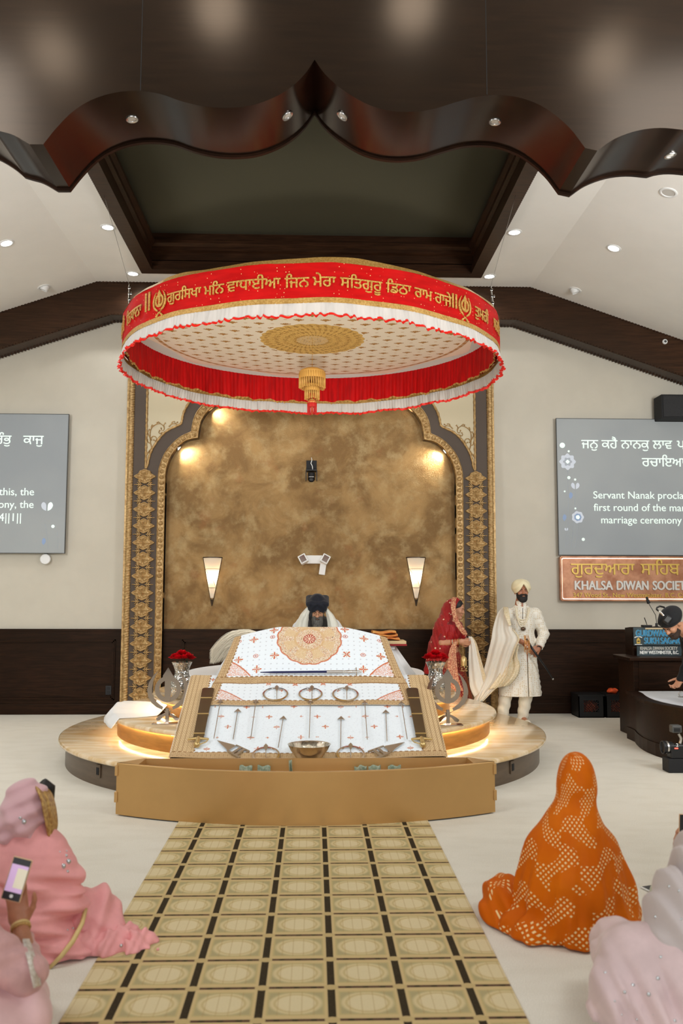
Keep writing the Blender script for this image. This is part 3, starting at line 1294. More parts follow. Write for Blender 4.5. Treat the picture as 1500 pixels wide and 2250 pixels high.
# inner moulding: two ridges, a channel and a row of bosses
b = MB()
prof = [(0, 0), (.02, .016), (.10, .020), (.16, .010), (.80, .010), (.86, .020), (.96, .018), (1.0, 0), (1.0, -.10)]
vs, fs = [], []
m = len(prof)
for o_, i_ in zip(OL, IL):
    for t, h in prof:
        p = o_ + (i_ - o_) * t
        vs.append((XC + p[0], FY - h, p[1]))
for i in range(len(OL) - 1):
    for q in range(m - 1):
        fs.append((i * m + q, (i + 1) * m + q, (i + 1) * m + q + 1, i * m + q + 1))
b.add(vs, fs)
mid = (np.array(OL) + np.array(IL)) / 2
dl = np.r_[0, np.cumsum(np.linalg.norm(np.diff(mid, axis=0), axis=1))]
nb = int(dl[-1] / .079)
for q in range(nb):
    s_ = (q + .5) / nb * dl[-1]
    x, z = np.interp(s_, dl, mid[:, 0]), np.interp(s_, dl, mid[:, 1])
    b.lathe([(0, .026), (.008, .0255), (.012, .019), (.020, .022), (.026, .018), (.031, .012), (.033, .009)][::-1], n=12, cap=False)
    k = 12 * 7
    b.v[-k:] = [(XC + x + v[0], FY - v[2], z + v[1]) for v in b.v[-k:]]
b.build('inner_moulding', m_gild, af, smooth=40)


def rope(x, z0, z1, r, pitch, n=9, per=.022, sgn=1):
    b = MB()
    nz = int((z1 - z0) / per * 2)

    def f(u, v):
        a = pi * v
        z = z0 + (z1 - z0) * u
        w = r * (1 + .07 * sin(2 * pi * z / pitch + sgn * 2.2 * a))
        return (x - w * cos(a), FY - .004 - w * .8 * sin(a), z)
    return b.grid(nz, n, f)


for s in (-1, 1):
    b = rope(XC + s * (HW + .005), 0, FT, .040, .034, 11, .009, s)
    b.box(XC + s * (HW + .045) - .022, XC + s * (HW + .045) + .022, FY - .012, WY, 0, FT)
    b.build('outer_moulding', m_gild, af, smooth=60)
# bead trims framing the cream spandrels
BEAD = [(323, 1026), (330, 997), (340.7, 976), (355, 957), (371, 944), (398, 932), (403, 909), (411, 892), (425, 872), (450, 855), (480, 845), (540, 824), (600, 795), (655, 760)]
bl = smoothline([hx(*p) for p in BEAD], {5, 10}, 4)
bx0 = hx(320, 1026)[0]
topz = FT - .16
m_cream = mat('cream_panel_paint', srgb(200, 188, 158), .8)
for s in (-1, 1):
    ptsL = [(bx0, bl[0][1] - .02), (bx0, topz), (bl[-1][0], topz)] + bl[::-1]
    poly = [((x if s < 0 else -x), z) for x, z in ptsL]
    MB().prism(poly, lambda x, y, t: (XC + x, FY - .004 + t, y), .006).build('spandrel_panel', m_cream, af)
    b = MB()
    path = resample(ptsL + [ptsL[0]], 170)
    P3 = [(XC + (x if s < 0 else -x), FY - .004, z) for x, z in path]
    rr = [.017 * (1 + .25 * sin(i * pi * .9)) for i in range(len(P3))]
    b.tube(P3, rr, 7, closed=False)
    b.build('bead_trim', m_gild, af, smooth=60)
    # scrollwork
    b = MB()
    curls = [[(322, 1000), (329, 990), (333, 984), (331, 974), (330, 962), (330, 950), (333, 941), (338, 936), (345, 932), (352, 931), (358, 935), (361, 941), (359, 946), (355, 945), (354, 941)],
             [(330, 962), (326, 955), (325, 949), (328, 944)], [(334, 968), (332, 964), (336, 959), (342, 960), (344, 965), (341, 969), (338, 967)],
             [(352, 931), (348, 927), (345, 929)], [(338, 936), (334, 934), (333, 938)], [(331, 974), (326, 972), (324, 966)], [(361, 941), (360, 934), (363, 930)],
             [(357, 950), (352, 953), (349, 950), (351, 946)], [(371, 938), (377, 932), (384, 931), (390, 928)], [(377, 932), (379, 927), (383, 927)], [(384, 931), (391, 933)]]
    for c in curls:
        L = smoothline([hx(*p) for p in c], set(), 4)
        n_ = len(L)
        b.tube([(XC + (x if s < 0 else -x), FY - .008, z) for x, z in L], [.0085 * (1 - .55 * i / n_) for i in range(n_)], 6)
        x, z = L[-1]
        b.ball((XC + (x if s < 0 else -x), FY - .010, z), .011, 1)
    b.build('scrollwork', m_gild, af, smooth=60)


# medallions and the small lily ornaments between them
def medal_r(a):
    c = abs(((a + pi / 2) % pi) - pi / 2)
    base = .102 + .004 * cos(8 * a)
    tip = .147 * max(0, 1 - (c / .75)) ** 1.25 / max(.35, 1) if c < .75 else 0
    return max(base * (1 if c > .5 else 1), base * .92 + .058 * max(0, 1 - c / .62) ** 1.6)


b = MB()
NR = [(0, .030), (.05, .034), (.10, .026), (.22, .020), (.45, .030), (.62, .036), (.70, .024), (.76, .024), (.86, .034), (.93, .034), (1.0, .004)]
na = 96


def _med(u, v):
    a = 2 * pi * u
    k = v * (len(NR) - 1)
    i = min(int(k), len(NR) - 2)
    t = k - i
    rr = NR[i][0] + (NR[i + 1][0] - NR[i][0]) * t
    hh = NR[i][1] + (NR[i + 1][1] - NR[i][1]) * t
    R = medal_r(a)
    if rr < .66:
        R = .102 + (R - .102) * (rr / .66)
        hh += .006 * cos(6 * a) * min(1, rr / .3) * (1 if rr > .12 else rr / .12)
    rr2 = rr * R * (1 + (.03 * cos(12 * a) if .5 < rr < .8 else 0))
    return (rr2 * cos(a), -hh, rr2 * sin(a))


b.grid(na, len(NR) * 2, _med, closed_u=True)
med = b.build('medallion', m_gild, smooth=50)
orns = []
for s in (-1, 1):
    b = MB()
    b.tube([(s * .03, -.012, 0), (s * .075, -.018, 0), (s * .118, -.014, 0)], [.006, .012, .006], 6)
    b.ball((s * .128, -.013, 0), .010, 1)
    b.ball((s * .142, -.010, 0), .006, 1)
    for q in (-1, 1):
        b.tube([(s * .072, -.014, 0), (s * .082, -.016, q * .022), (s * .096, -.014, q * .034), (s * .104, -.012, q * .028)], [.008, .010, .007, .004], 6)
        b.tube([(s * .05, -.012, q * .006), (s * .062, -.014, q * .028), (s * .085, -.013, q * .052)], [.006, .008, .005], 6)
        b.ball((s * .090, -.013, q * .058), .009, 1)
        b.ball((s * .072, -.012, q * .045), .006, 1)
    orns.append(b.build('lily_ornament', m_gild, smooth=60))
z1_, z2_ = at(315, 1047, FY).z, at(309, 1527, FY).z
NMED = 14
step_ = (z1_ - z2_) / (NMED - 1)
dxm = XC - at(315, 1200, FY).x
for s in (-1, 1):
    for q in range(NMED + 3):
        z = z1_ - step_ * q
        if z < .08:
            break
        for src, zz in ((med, z), (orns[0], z - step_ / 2), (orns[1], z - step_ / 2)):
            ob = src if (s == -1 and q == 0) else src.copy()
            if ob.name not in COL.objects:
                COL.objects.link(ob)
            ob.parent = af
            ob.location = (s * dxm, -.002, zz)
b = MB()
b.box(XC - 2.12, XC + 2.12, NY, NY + .012, 0, FT)
struct(b.build('wall_niche', m_stucco))

# arch spotlights set into the reveal of the frame
m_spotglow = mat('spot_lens', (1, 1, 1), .4, emit=(1, .93, .78), estr=45)
for (px, py, l, ang) in ((393, 985, 'lit spotlight set in the left side of the arch, lower of the two', -38), (461, 898, 'lit spotlight in the left side of the arch, just under the canopy fringe', -35),
                         (977, 992, 'lit spotlight set in the right side of the arch, lower of the two', 218), (907, 897, 'lit spotlight in the right side of the arch, just under the canopy fringe', 215)):
    p = at(px, py, 11.985)
    s = -1 if px < 683 else 1
    d = Vector((cos(radians(ang)), .07, sin(radians(ang)))).normalized()
    th = thing('arch_spotlight', l, 'spotlight', p, group='spotlights of the arch')
    R = (d).to_track_quat('Z', 'Y').to_matrix().to_4x4()
    for nm, prof_, m_ in (('housing', [(.030, -.02), (.036, -.02), (.038, .0), (.036, .006), (.030, .006), (.029, .001)], m_steel), ('lens', [(0, .003), (.029, .002)], m_spotglow)):
        q = MB().lathe(prof_, n=24, cap=False)
        q.v = [tuple(p + (R @ Vector(v))) for v in q.v]
        q.build(nm, m_, th, smooth=50)
    light('arch_spot_beam', 'SPOT', p + d * .02, p + d, 30, (1, .91, .74), .02, spot=130, blend=.75)

# ---------------------------------------------------------------- wall sconces
m_bronze = mat('dark_bronze', srgb(70, 58, 46), .4, metal=.7)


def glass_mat():
    m = bpy.data.materials.new('frosted_sconce_glass')
    m.use_nodes = True
    t = m.node_tree
    for n_ in list(t.nodes):
        t.nodes.remove(n_)
    o = t.nodes.new('ShaderNodeOutputMaterial')
    tr = t.nodes.new('ShaderNodeBsdfTranslucent')
    tr.inputs[0].default_value = (.95, .88, .76, 1)
    df = t.nodes.new('ShaderNodeBsdfDiffuse')
    df.inputs[0].default_value = (.85, .80, .70, 1)
    em = t.nodes.new('ShaderNodeEmission')
    em.inputs[0].default_value = (1, .87, .68, 1)
    em.inputs[1].default_value = .16
    mx = t.nodes.new('ShaderNodeMixShader')
    mx.inputs[0].default_value = .4
    ad = t.nodes.new('ShaderNodeAddShader')
    t.links.new(tr.outputs[0], mx.inputs[1])
    t.links.new(df.outputs[0], mx.inputs[2])
    t.links.new(mx.outputs[0], ad.inputs[0])
    t.links.new(em.outputs[0], ad.inputs[1])
    t.links.new(ad.outputs[0], o.inputs[0])
    return m


m_sglass = glass_mat()


def sconce(px, label):
    top, bot, gl = at(px, 1224, NY - .06), at(px, 1333, NY - .06), at(px, 1313, NY - .06)
    H_ = top.z - bot.z
    th = thing('wall_sconce', label, 'lamp', (top.x, NY, bot.z), group='sconces on the stucco wall')
    hw = .127

    def rad(z):
        return hw * z / H_

    def body(z0, z1, k=1.0, n=20):
        def f(u, v):
            z = z0 + (z1 - z0) * u
            a = pi * v
            return (top.x - rad(z) * k * cos(a), NY - .004 - rad(z) * k * .8 * sin(a), bot.z + z)
        return f
    zg = gl.z - bot.z
    MB().grid(18, 21, body(zg * .95, H_ - .012)).build('glass_shade', m_sglass, th, smooth=180)
    b = MB().grid(8, 15, body(.001, zg * .80, 1.03))
    b.build('bronze_tip', m_bronze, th, smooth=60)
    b = MB()
    for sg in (-1, 1):
        b.tube([(top.x + sg * rad(z_) * 1.02, NY - .006, bot.z + z_) for z_ in (0.01, H_ * .5, H_)], .006, 6)
    b.prism([(-hw - .008, 0)] + [((hw + .008) * -cos(pi * i / 16), .8 * (hw + .008) * sin(pi * i / 16)) for i in range(17)], lambda x, y, t: (top.x + x, NY - y, top.z - .012 + t), .014)
    for zz in (H_ * .76, H_ * .38):
        b.tube([(top.x - rad(zz) * 1.015 * cos(pi * i / 16), NY - .004 - rad(zz) * .82 * sin(pi * i / 16), bot.z + zz) for i in range(17)], .0028, 5)
    pts = []
    for i in range(13):
        t = i / 12
        zz = H_ * (.75 - .36 * t)
        a = pi * (.12 + .72 * t)
        pts.append((top.x - rad(zz) * 1.015 * cos(a), NY - .004 - rad(zz) * .82 * sin(a), bot.z + zz))
    b.tube(pts, .0028, 5)
    b.build('bronze_frame', m_bronze, th, smooth=50)
    light('sconce_bulb', 'POINT', (top.x, NY - .05, bot.z + H_ * .6), (top.x, 0, 0), 3.6, (1, .80, .52), .025)


sconce(466, 'lit triangular wall sconce with frosted glass, left of the seated reader')
sconce(914.5, 'lit triangular wall sconce with frosted glass, right of the seated reader')

# ---------------------------------------------------------------- dome camera on its bracket, and the emergency lamps
pc = at(684, 1033, NY - .08)
th = thing('security_camera', 'black ceiling-hung camera on a bracket high on the gold stucco wall', 'camera', (pc.x, NY, pc.z))
u_ = 12.0 / 1900
MB().box(pc.x - .072, pc.x + .072, NY - .02, NY, pc.z - .02, pc.z + .145, .004).build('wall_plate', m_blackm, th)
b = MB().box(pc.x - .076, pc.x + .076, NY - .17, NY - .02, pc.z - .02, pc.z - .002, .003)
for s in (-1, 1):
    b.box(pc.x + s * .074 - .006, pc.x + s * .074 + .006, NY - .15, NY - .03, pc.z - .15, pc.z - .015, .003)
b.build('bracket', m_black, th)
MB().lathe([(.0, -.075), (.03, -.07), (.042, -.04), (.046, 0), (.046, .03)], (pc.x, NY - .09, pc.z - .07), 24).build('camera_base', m_blackm, th, smooth=50)
b = MB().ball((pc.x, NY - .10, pc.z - .125), .047, 3)
b.build('camera_head', m_black, th, smooth=180)
q = MB().lathe([(0, 0), (.020, .0), (.028, .004), (.030, .03), (.030, .0)], n=24, cap=False)
R = Matrix.Rotation(radians(90 + 12), 4, 'X')
q.v = [tuple(Vector((pc.x, NY - .155, pc.z - .135)) + (R @ Vector(v))) for v in q.v]
q.build('lens', m_black, th, smooth=50)
MB().box(pc.x - .034, pc.x + .034, NY - .150, NY - .120, pc.z - .107, pc.z - .096, .003).build('silver_band', m_steel, th)
MB().tube([(pc.x - .002, NY - .012, pc.z + .185), (pc.x + .006, NY - .03, pc.z + .15), (pc.x - .008, NY - .045, pc.z + .10), (pc.x + .012, NY - .05, pc.z + .06), (pc.x + .016, NY - .06, pc.z + .01)], .005, 6).build('white_cable', m_white, th, smooth=180)

pe = at(690, 1230, NY - .05)
th = thing('emergency_light', 'white twin-head emergency light on the stucco wall above the reader', 'lamp', (pe.x, NY, pe.z))
MB().box(pe.x - .13, pe.x + .12, NY - .07, NY, pe.z - .055, pe.z + .06, .012).build('housing', m_white, th)
for s in (-1, 1):
    q = MB()
    M4 = Matrix.Translation((pe.x + s * .150, NY - .085, pe.z + .005)) @ Matrix.Rotation(s * radians(28), 4, 'Y') @ Matrix.Rotation(radians(-12), 4, 'X')
    q.box(-.055, .055, -.045, .045, -.062, .062, .010, M4)
    q.build('lamp_head', m_white, th)
    q = MB().box(-.038, .038, -.0475, -.044, -.045, .045, .002, M4)
    q.build('reflector', m_chrome, th)
M4 = Matrix.Translation((pe.x + .115, NY - .06, pe.z - .13)) @ Matrix.Rotation(radians(8), 4, 'Y')
MB().box(-.042, .042, -.006, .006, -.075, .085, .004, M4).build('hanging_cover', m_white, th)
# ================================================================ round canopy
m_red = None
GOLD_T = srgb(196, 150, 66)


def _band(x, y, z, v):
    # scattered sequins on red silk
    d = xvor(v, 26, rnd=.55)
    n = xnoise(v, 5, 4, .6, (1, 1, 5))
    c = xmix(n.step(.3, .7), srgb(166, 5, 4), srgb(186, 10, 8))
    return xmix(d.lt(.10), c, srgb(236, 196, 130))


m_band = mat('red_sequin_silk', rough=.6, spec=.15, fn=_band, bump=.2, bscale=14)
m_drape = mat('deep_red_satin', srgb(180, 2, 5), .5, spec=.2, var=.25, vscale=8, stretch=(3, 3, .4))
m_goldcloth = mat('gold_brocade', srgb(198, 160, 92), .45, metal=.35, var=.3, vscale=60, color2=srgb(166, 124, 58), bump=.3, bscale=120)
m_thread = mat('gold_thread', srgb(222, 178, 94), .42, metal=.3, var=.3, vscale=80, color2=srgb(160, 110, 40))
m_frill = mat('white_chiffon', srgb(194, 188, 181), .75, sheen=.2)
m_ruffle = mat('red_ribbon', srgb(222, 34, 20), .5)
KX, KY, KR = -.03, 9.2, 1.98
ZT, ZR0, ZG0, ZF0 = 4.43, 4.12, 4.075, 3.955        # top of the red band, its bottom, bottom of gold border, bottom of frill
cn = thing('canopy', 'large round red and white embroidered canopy hanging over the stage', 'canopy', (KX, KY, ZF0))


def kp(th, r, z):
    return (KX + r * sin(th), KY - r * cos(th), z)


def cyl(z0, z1, r0, r1, nu, nv, wob=None):
    def f(u, v):
        a = 2 * pi * u
        z = z0 + (z1 - z0) * v
        r = r0 + (r1 - r0) * v
        if wob:
            dr, dz = wob(a, v)
            r += dr
            z += dz
        return kp(a, r, z)
    return MB().grid(nu, nv, f, closed_u=True)


def hang(a):       # the slight slack of the cloth between its ties
    return .006 * sin(6 * a + .4) + .004 * sin(17 * a)


cyl(ZT, ZR0, KR, KR, 360, 8, lambda a, v: (.004 * sin(23 * a + 3 * v) + .003 * sin(61 * a) * v, hang(a))).build('red_band', m_band, cn, smooth=180)
lump = lambda a: .022 * max(0, sin(3 * a + 1.3)) ** 2 + .012 * max(0, sin(7 * a)) ** 3
cyl(ZT + .03, ZT - .003, KR - .02, KR + .004, 360, 5, lambda a, v: (.002 * sin(40 * a), hang(a) + lump(a) * (1 - v))).build('top_border', m_goldcloth, cn, smooth=180)
cyl(ZR0 + .002, ZG0, KR + .005, KR + .007, 360, 4, lambda a, v: (.003 * sin(50 * a) * v, hang(a))).build('lower_border', m_goldcloth, cn, smooth=180)
rnd = np.random.RandomState(3)
ph = np.cumsum(rnd.uniform(.6, 1.5, 140))
ph = ph / ph[-1] * 2 * pi


def pleat(a, k=0):
    """irregular gathers: distance to the pleat lines"""
    a = a % (2 * pi)
    i = int(np.searchsorted(ph, a))
    lo = ph[i - 1] if i > 0 else 0
    hi = ph[min(i, len(ph) - 1)]
    t = (a - lo) / max(1e-6, hi - lo)
    return sin(pi * t) * (1 if i % 2 else -1) * (.6 + .4 * sin(i * 2.3 + k))


cyl(ZG0 + .004, ZF0 + .014, KR + .002, KR + .016, 1400, 7, lambda a, v: (.020 * v ** .7 * pleat(a) + .003 * sin(311 * a), hang(a) + .006 * v * sin(19 * a + 1))).build('white_frill', m_frill, cn, smooth=180)


def _ruf(a, v):
    s = pleat(a)
    return (.020 * s + .013 * sin(150 * a + 2 * sin(31 * a)) + (.010 if v > .5 else 0), hang(a) + .006 * sin(19 * a + 1) + .010 * sin(150 * a + 1.1 + 2 * sin(31 * a)) * (1 if sin(47 * a) > -.2 else .2))


cyl(ZF0 + .017, ZF0 - .008, KR + .018, KR + .022, 1800, 3, _ruf).build('red_ruffle', m_ruffle, cn, smooth=40)
# inside: red drape with a gold hem, and a white frill behind it
RD = KR - .035
rnd2 = np.random.RandomState(8)
cyl(4.425, 4.10, RD, RD - .012, 1400, 7, lambda a, v: (.010 * (.25 + v) * pleat(a * 1.0 + .3, 1) + .004 * sin(240 * a), .010 * v * sin(37 * a) + .006 * v * sin(83 * a))).build('inner_drape', m_drape, cn, smooth=180)
cyl(4.107, 4.078, RD - .010, RD - .014, 1400, 3, lambda a, v: (.012 * pleat(a + .3, 1) + .005 * sin(240 * a), .010 * sin(37 * a) + .006 * sin(83 * a) + .007 * sin(260 * a) * v)).build('drape_hem', m_goldcloth, cn, smooth=60)


# ceiling cloth
def _cc(x, y, z, v):
    r = (x * x + y * y).sqrt()
    th = X.op('ARCTAN2', y, x)
    wv = xnoise(v, 300, 2, .6)
    ivory = srgb(248, 238, 220)
    gold = srgb(200, 150, 72)
    dkg = srgb(156, 104, 46)
    c = xmix(wv.step(.3, .7), srgb(246, 234, 212), ivory)
    P = .27

    def motif(ox, oy, big):
        u = ((x + ox) / P + .5).fract() - .5
        w = ((y + oy) / P + .5).fract() - .5
        u, w = u * P, w * P
        m_ = None
        L = [(0, .012, .020), (.024, .004, .016), (-.024, .004, .016), (.044, -.004, .011), (-.044, -.004, .011), (0, -.018, .012), (.018, -.016, .010), (-.018, -.016, .010), (0, .034, .010)] if big else [(0, 0, .008), (.012, 0, .006), (-.012, 0, .006)]
        for a, b_, q in L:
            e = (((u - a) * (u - a)) + ((w - b_) * (w - b_))).sqrt() / q
            m_ = e if m_ is None else m_.mn(e)
        return m_
    e1 = motif(0, 0, True).mn(motif(P / 2, P / 2, True))
    e2 = motif(P / 2, 0, False).mn(motif(0, P / 2, False))
    field = r.gt(.58) * r.lt(1.66)
    tex = xnoise(v, 160, 2, .7)
    mot = xmix(tex.step(.40, .60), dkg, gold)
    c = xmix(e1.lt(1.0) * field, c, mot)
    c = xmix(e2.lt(1.0) * field * .8, c, gold)
    # border ring
    bz = ((r - 1.71) / .022).abs().lt(1.0)
    zz = (X.op('SINE', th * 90.0) * .5 + .5)
    c = xmix(bz * (.6 + zz * .4), c, mot)
    # centre medallion
    edge = .545 + X.op('ABSOLUTE', X.op('SINE', th * 13.0)) * .02
    med_ = (edge - r).gt(0.0)
    pet = X.op('ABSOLUTE', X.op('SINE', th * 20.0 + r * 14.0))
    rings = X.op('SINE', r * 2 * pi / .105)
    vv = xvor(v, 55)
    t_ = (pet * .45 + vv * .9 + rings * .16 + xnoise(v, 90, 3, .7) * .5 - .28)
    gm = xmix(t_.step(.2, .9), srgb(166, 120, 52), srgb(228, 188, 108))
    gm = xmix(rings.gt(.93) * .8, gm, srgb(222, 182, 100))
    gm = xmix((r.lt(.17)) * xvor(v, 34).gt(.35) * .5, gm, srgb(224, 206, 172))
    c = xmix(med_, c, gm)
    return {'color': c}


m_ccloth = mat('ivory_gold_brocade', rough=.55, fn=_cc)
b = MB()
NRr, NA = 26, 160


def _ceil(u, v):
    r = 1.955 * v
    a = 2 * pi * u
    z = 4.42 - .085 * (1 - (r / 1.955) ** 2) + (.010 * sin(9 * a) * max(0, v - .86) / .14 if v > .86 else 0)
    return (r * sin(a), -r * cos(a), z - ZF0)


o = b.grid(NA, NRr, _ceil, closed_u=True).build('ceiling_cloth', m_ccloth, smooth=180)
o.parent = cn
o = MB().lathe([(0, .455), (1.97, .452), (1.975, .44)], n=96, cap=False).build('top_cloth', m_frill, smooth=180)
o.parent = cn
b = MB()
n = 160
o = b.tube([(1.962 * sin(2 * pi * i / n), -1.962 * cos(2 * pi * i / n), .462) for i in range(n)], .012, 6, closed=True).build('hoop', m_steel, smooth=180)
o.parent = cn


# lettering and emblems worked in gold thread on the red band
def kth(px, py):
    r = Vector(CF + CR * ((px - 750) / FPX) + CU * ((1125 - py) / FPX))
    ox, oy = -KX, -KY
    a_ = r.x ** 2 + r.y ** 2
    b_ = 2 * (r.x * ox + r.y * oy)
    c_ = ox * ox + oy * oy - KR * KR
    D = b_ * b_ - 4 * a_ * c_
    t = (-b_ - sqrt(max(D, 0))) / (2 * a_)
    h = r * t
    return atan2(h.x - KX, KY - h.y)


words = [('ਗੁਰਸਿਖਾ', 370, 443, 640), ('ਮਨਿ', 450, 493, 630), ('ਵਾਧਾਈਆ', 500, 616, 622), ('ਜਿਨ', 626, 679, 618), ('ਮੇਰਾ', 687, 737, 618), ('ਸਤਿਗੁਰੂ', 747, 838, 622), ('ਡਿਠਾ', 847, 901, 630),
         ('ਰਾਮ', 909, 947, 637), ('ਰਾਜੇ', 953, 989, 645), ('॥', 991, 1001, 652), ('ਤੁਮਰੀ', 1041, 1070, 680), ('ਸਰਣਿ', 1082, 1094, 705), ('ਨਿਧਾਨਾ', 281, 312, 695), ('॥', 321, 331, 680), ('ਗੁਣੀ', 267, 275, 715)]
for w, x0, x1, y in words:
    a0, a1 = kth(x0, y), kth(x1, y)
    if w == 'ਸਰਣਿ':
        a1 = a0 + .17
    if w == 'ਗੁਣੀ':
        a0 = a1 - .15
    lt = MB()
    text_into(lt, w, (lambda a0: lambda x, yy, t: kp(a0 + x / KR, KR + .006 + t, 4.213 + yy + hang(a0 + x / KR)))(a0), width=(a1 - a0) * KR, bold=.0022, depth=.008, maxseg=.04, tall=1.0)
    lt.build('lettering', m_thread, cn)


def khanda_shapes(k=1.0):
    """outline loops of the emblem, unit height about 1, centred at x = 0: ring, double-edged sword, two curved swords"""
    A = []
    n = 40
    ro, ri = .30, .20
    cy = .02
    A.append(('ring', [(ro * cos(2 * pi * i / n), cy + ro * sin(2 * pi * i / n)) for i in range(n)], [(ri * cos(2 * pi * i / n), cy + ri * sin(2 * pi * i / n)) for i in range(n)][::-1]))
    A.append(('sword', [(0, .52), (.125, .32), (.07, .22), (.07, -.17), (.05, -.27), (-.05, -.27), (-.07, -.17), (-.07, .22), (-.125, .32)], None))
    for s in (-1, 1):
        outer = [(.235, .44), (.36, .32), (.45, .16), (.485, 0), (.46, -.16), (.38, -.30), (.26, -.40), (.12, -.46), (-.06, -.53), (-.20, -.60), (-.27, -.66)]
        inner = [(-.24, -.71), (-.17, -.70), (-.10, -.62), (.03, -.54), (.13, -.44), (.10, -.40), (.16, -.36), (.25, -.29), (.325, -.20), (.37, -.08), (.375, .05), (.35, .20), (.30, .33)]
        A.append(('blade', [(s * x * -1, y) for x, y in outer + inner], None))
    return A


for px, py in ((352, 669), (1019, 669)):
    a0 = kth(px, py)
    b = MB()
    zc = 4.262
    for nm, lp, hole in khanda_shapes():
        f = lambda x, y, t: kp(a0 + x * .205 / KR, KR + .006 + t, zc + y * .205 + hang(a0))
        if hole:
            HOLE_EVENODD[0] = True
        b.prism(lp, f, .009, [hole] if hole else ())
        HOLE_EVENODD[0] = False
    b.build('emblem', m_thread, cn)

# hanging beaded tassel in the middle
m_bead = mat('amber_beads', srgb(214, 164, 84), .35, metal=.2)
m_redt = mat('red_tassel_thread', srgb(200, 40, 36), .5)
zt = 4.335
ts = thing('tassel', 'three-tier gold beaded tassel with red fringe hanging under the canopy', 'tassel', (KX, KY, 3.5))
MB().tube([(KX, KY, zt), (KX, KY, 3.52)], .0025, 6).build('cord', m_thread, ts)
rn = random.Random(2)


def tier(z0, z1, r, n, m_, nm):
    b = MB()
    b.lathe([(.012, z0 + r * .35), (r * .6, z0 + r * .28), (r * .93, z0 + r * .12), (r, z0), (r, z0 - (z0 - z1) * .42), (r * .96, z0 - (z0 - z1) * .42)], (KX, KY, 0), 40, cap=False)
    b.build(nm + '_cap', m_, ts, smooth=60)
    b = MB()
    for i in range(n):
        a = 2 * pi * i / n
        zz = z1 + rn.uniform(0, .012)
        for k in range(2):
            rr = r * (1 - .10 * k)
            b.tube([(KX + rr * cos(a), KY + rr * sin(a), z0 - .01), (KX + rr * cos(a + .05), KY + rr * sin(a + .05), zz)], .0042, 5)
            b.ball((KX + rr * cos(a + .05), KY + rr * sin(a + .05), zz), .0065, 1)
    b.build(nm + '_strands', m_, ts, smooth=180)


tier(3.985, 3.81, .140, 34, m_bead, 'large')
tier(3.845, 3.69, .078, 22, m_bead, 'middle')
tier(3.665, 3.53, .048, 18, m_redt, 'red')
b = MB().lathe([(.01, 3.70), (.045, 3.672), (.05, 3.655), (.045, 3.645)], (KX, KY, 0), 24, cap=False)
b.build('gold_knot', m_bead, ts, smooth=60)

# suspension cables
for s, (ax, ay), (bx_, by_) in ((-1, (284, 652), (229, 430)), (1, (1078, 655), (1132, 430))):
    th_ = asin(max(-1, min(1, (1.80 * s) / KR)))
    p0 = Vector(kp(th_, KR - .01, 4.44))
    p1 = at(ax, ay - 26, p0.y)
    p2 = atz(bx_, by_, CZ - .046)
    cb = thing('suspension_cable', 'thin steel cable with a clamp holding up the %s end of the canopy' % ('left' if s < 0 else 'right'), 'cable', p0, group='cables carrying the canopy')
    MB().tube([p1, p1 + (p2 - p1) * .5, p2], .0022, 6).build('wire', m_steel, cb)
    b = MB().tube([p0, p0 + (p1 - p0) * .4, p1], [.006, .009, .006], 8)
    for k in (.25, .55, .85):
        c = p0 + (p1 - p0) * k
        b.box(c.x - .010, c.x + .014 * (1 if k != .55 else 2), c.y - .008, c.y + .008, c.z - .012, c.z + .012, .003)
    b.build('clamp', m_chrome, cb, smooth=40)
# the canopy's inside is brightened by the added spot low in the hall
# ================================================================ holy book dais: embroidered cloths and what lies on them
S0, S1 = (7.0, .345), (8.16, .868)            # (depth, height) of the sloping display at its foot and its head
F0, F1 = (8.026, .808), (8.45, 1.208)         # steep face over the book
DXC = at(679, 1600, 7.3).x


def on_plane(px, py, A, B):
    """sight line through a photo pixel met with the plane through A and B: (across, along, point)"""
    r = CF + CR * ((px - 750) / FPX) + CU * ((1125 - py) / FPX)
    dy, dz = B[0] - A[0], B[1] - A[1]
    L = hypot(dy, dz)
    n = np.array([0, -dz / L, dy / L])
    t = ((np.array([0, A[0], A[1]]) - CP) @ n) / (r @ n)
    h = CP + r * t
    return h[0] - DXC, ((h[1] - A[0]) * dy + (h[2] - A[1]) * dz) / L, Vector(h)


SLEN = hypot(S1[0] - S0[0], S1[1] - S0[1])
SDY, SDZ = (S1[0] - S0[0]) / SLEN, (S1[1] - S0[1]) / SLEN


def slope_pt(s, t, h=0.0):
    return Vector((DXC + s, S0[0] + SDY * t - SDZ * h, S0[1] + SDZ * t + SDY * h))


WHITE = np.array(srgb(238, 246, 252))
TAN = np.array(srgb(214, 186, 142))
BRN = np.array(srgb(150, 112, 70))
ORG = np.array(srgb(206, 110, 66))
RED_ = np.array(srgb(176, 66, 44))
GRY = np.array(srgb(176, 178, 186))
m_emb = mat('embroidered_cotton', rough=.8, attr='Pattern')
rg = np.random.RandomState(5)


def mixin(C, w, c):
    return C + (c - C) * np.clip(w, 0, 1)[:, None]


def band(C, d, width, along):
    """tan border with stitched rows; d = distance from its outer edge"""
    ins = (d > 0) & (d < width)
    C[ins] = TAN
    for q in (.12, .30, .5, .68, .88):
        C = mixin(C, (np.abs(d - q * width) < .0045) * .55, BRN)
    C = mixin(C, ins & (np.sin(along * 190) * np.sin(d * 330) > .55), BRN * 1.1)
    return mixin(C, (np.abs(d - width) < .006) & (np.sin(along * 140) > -.2), BRN)


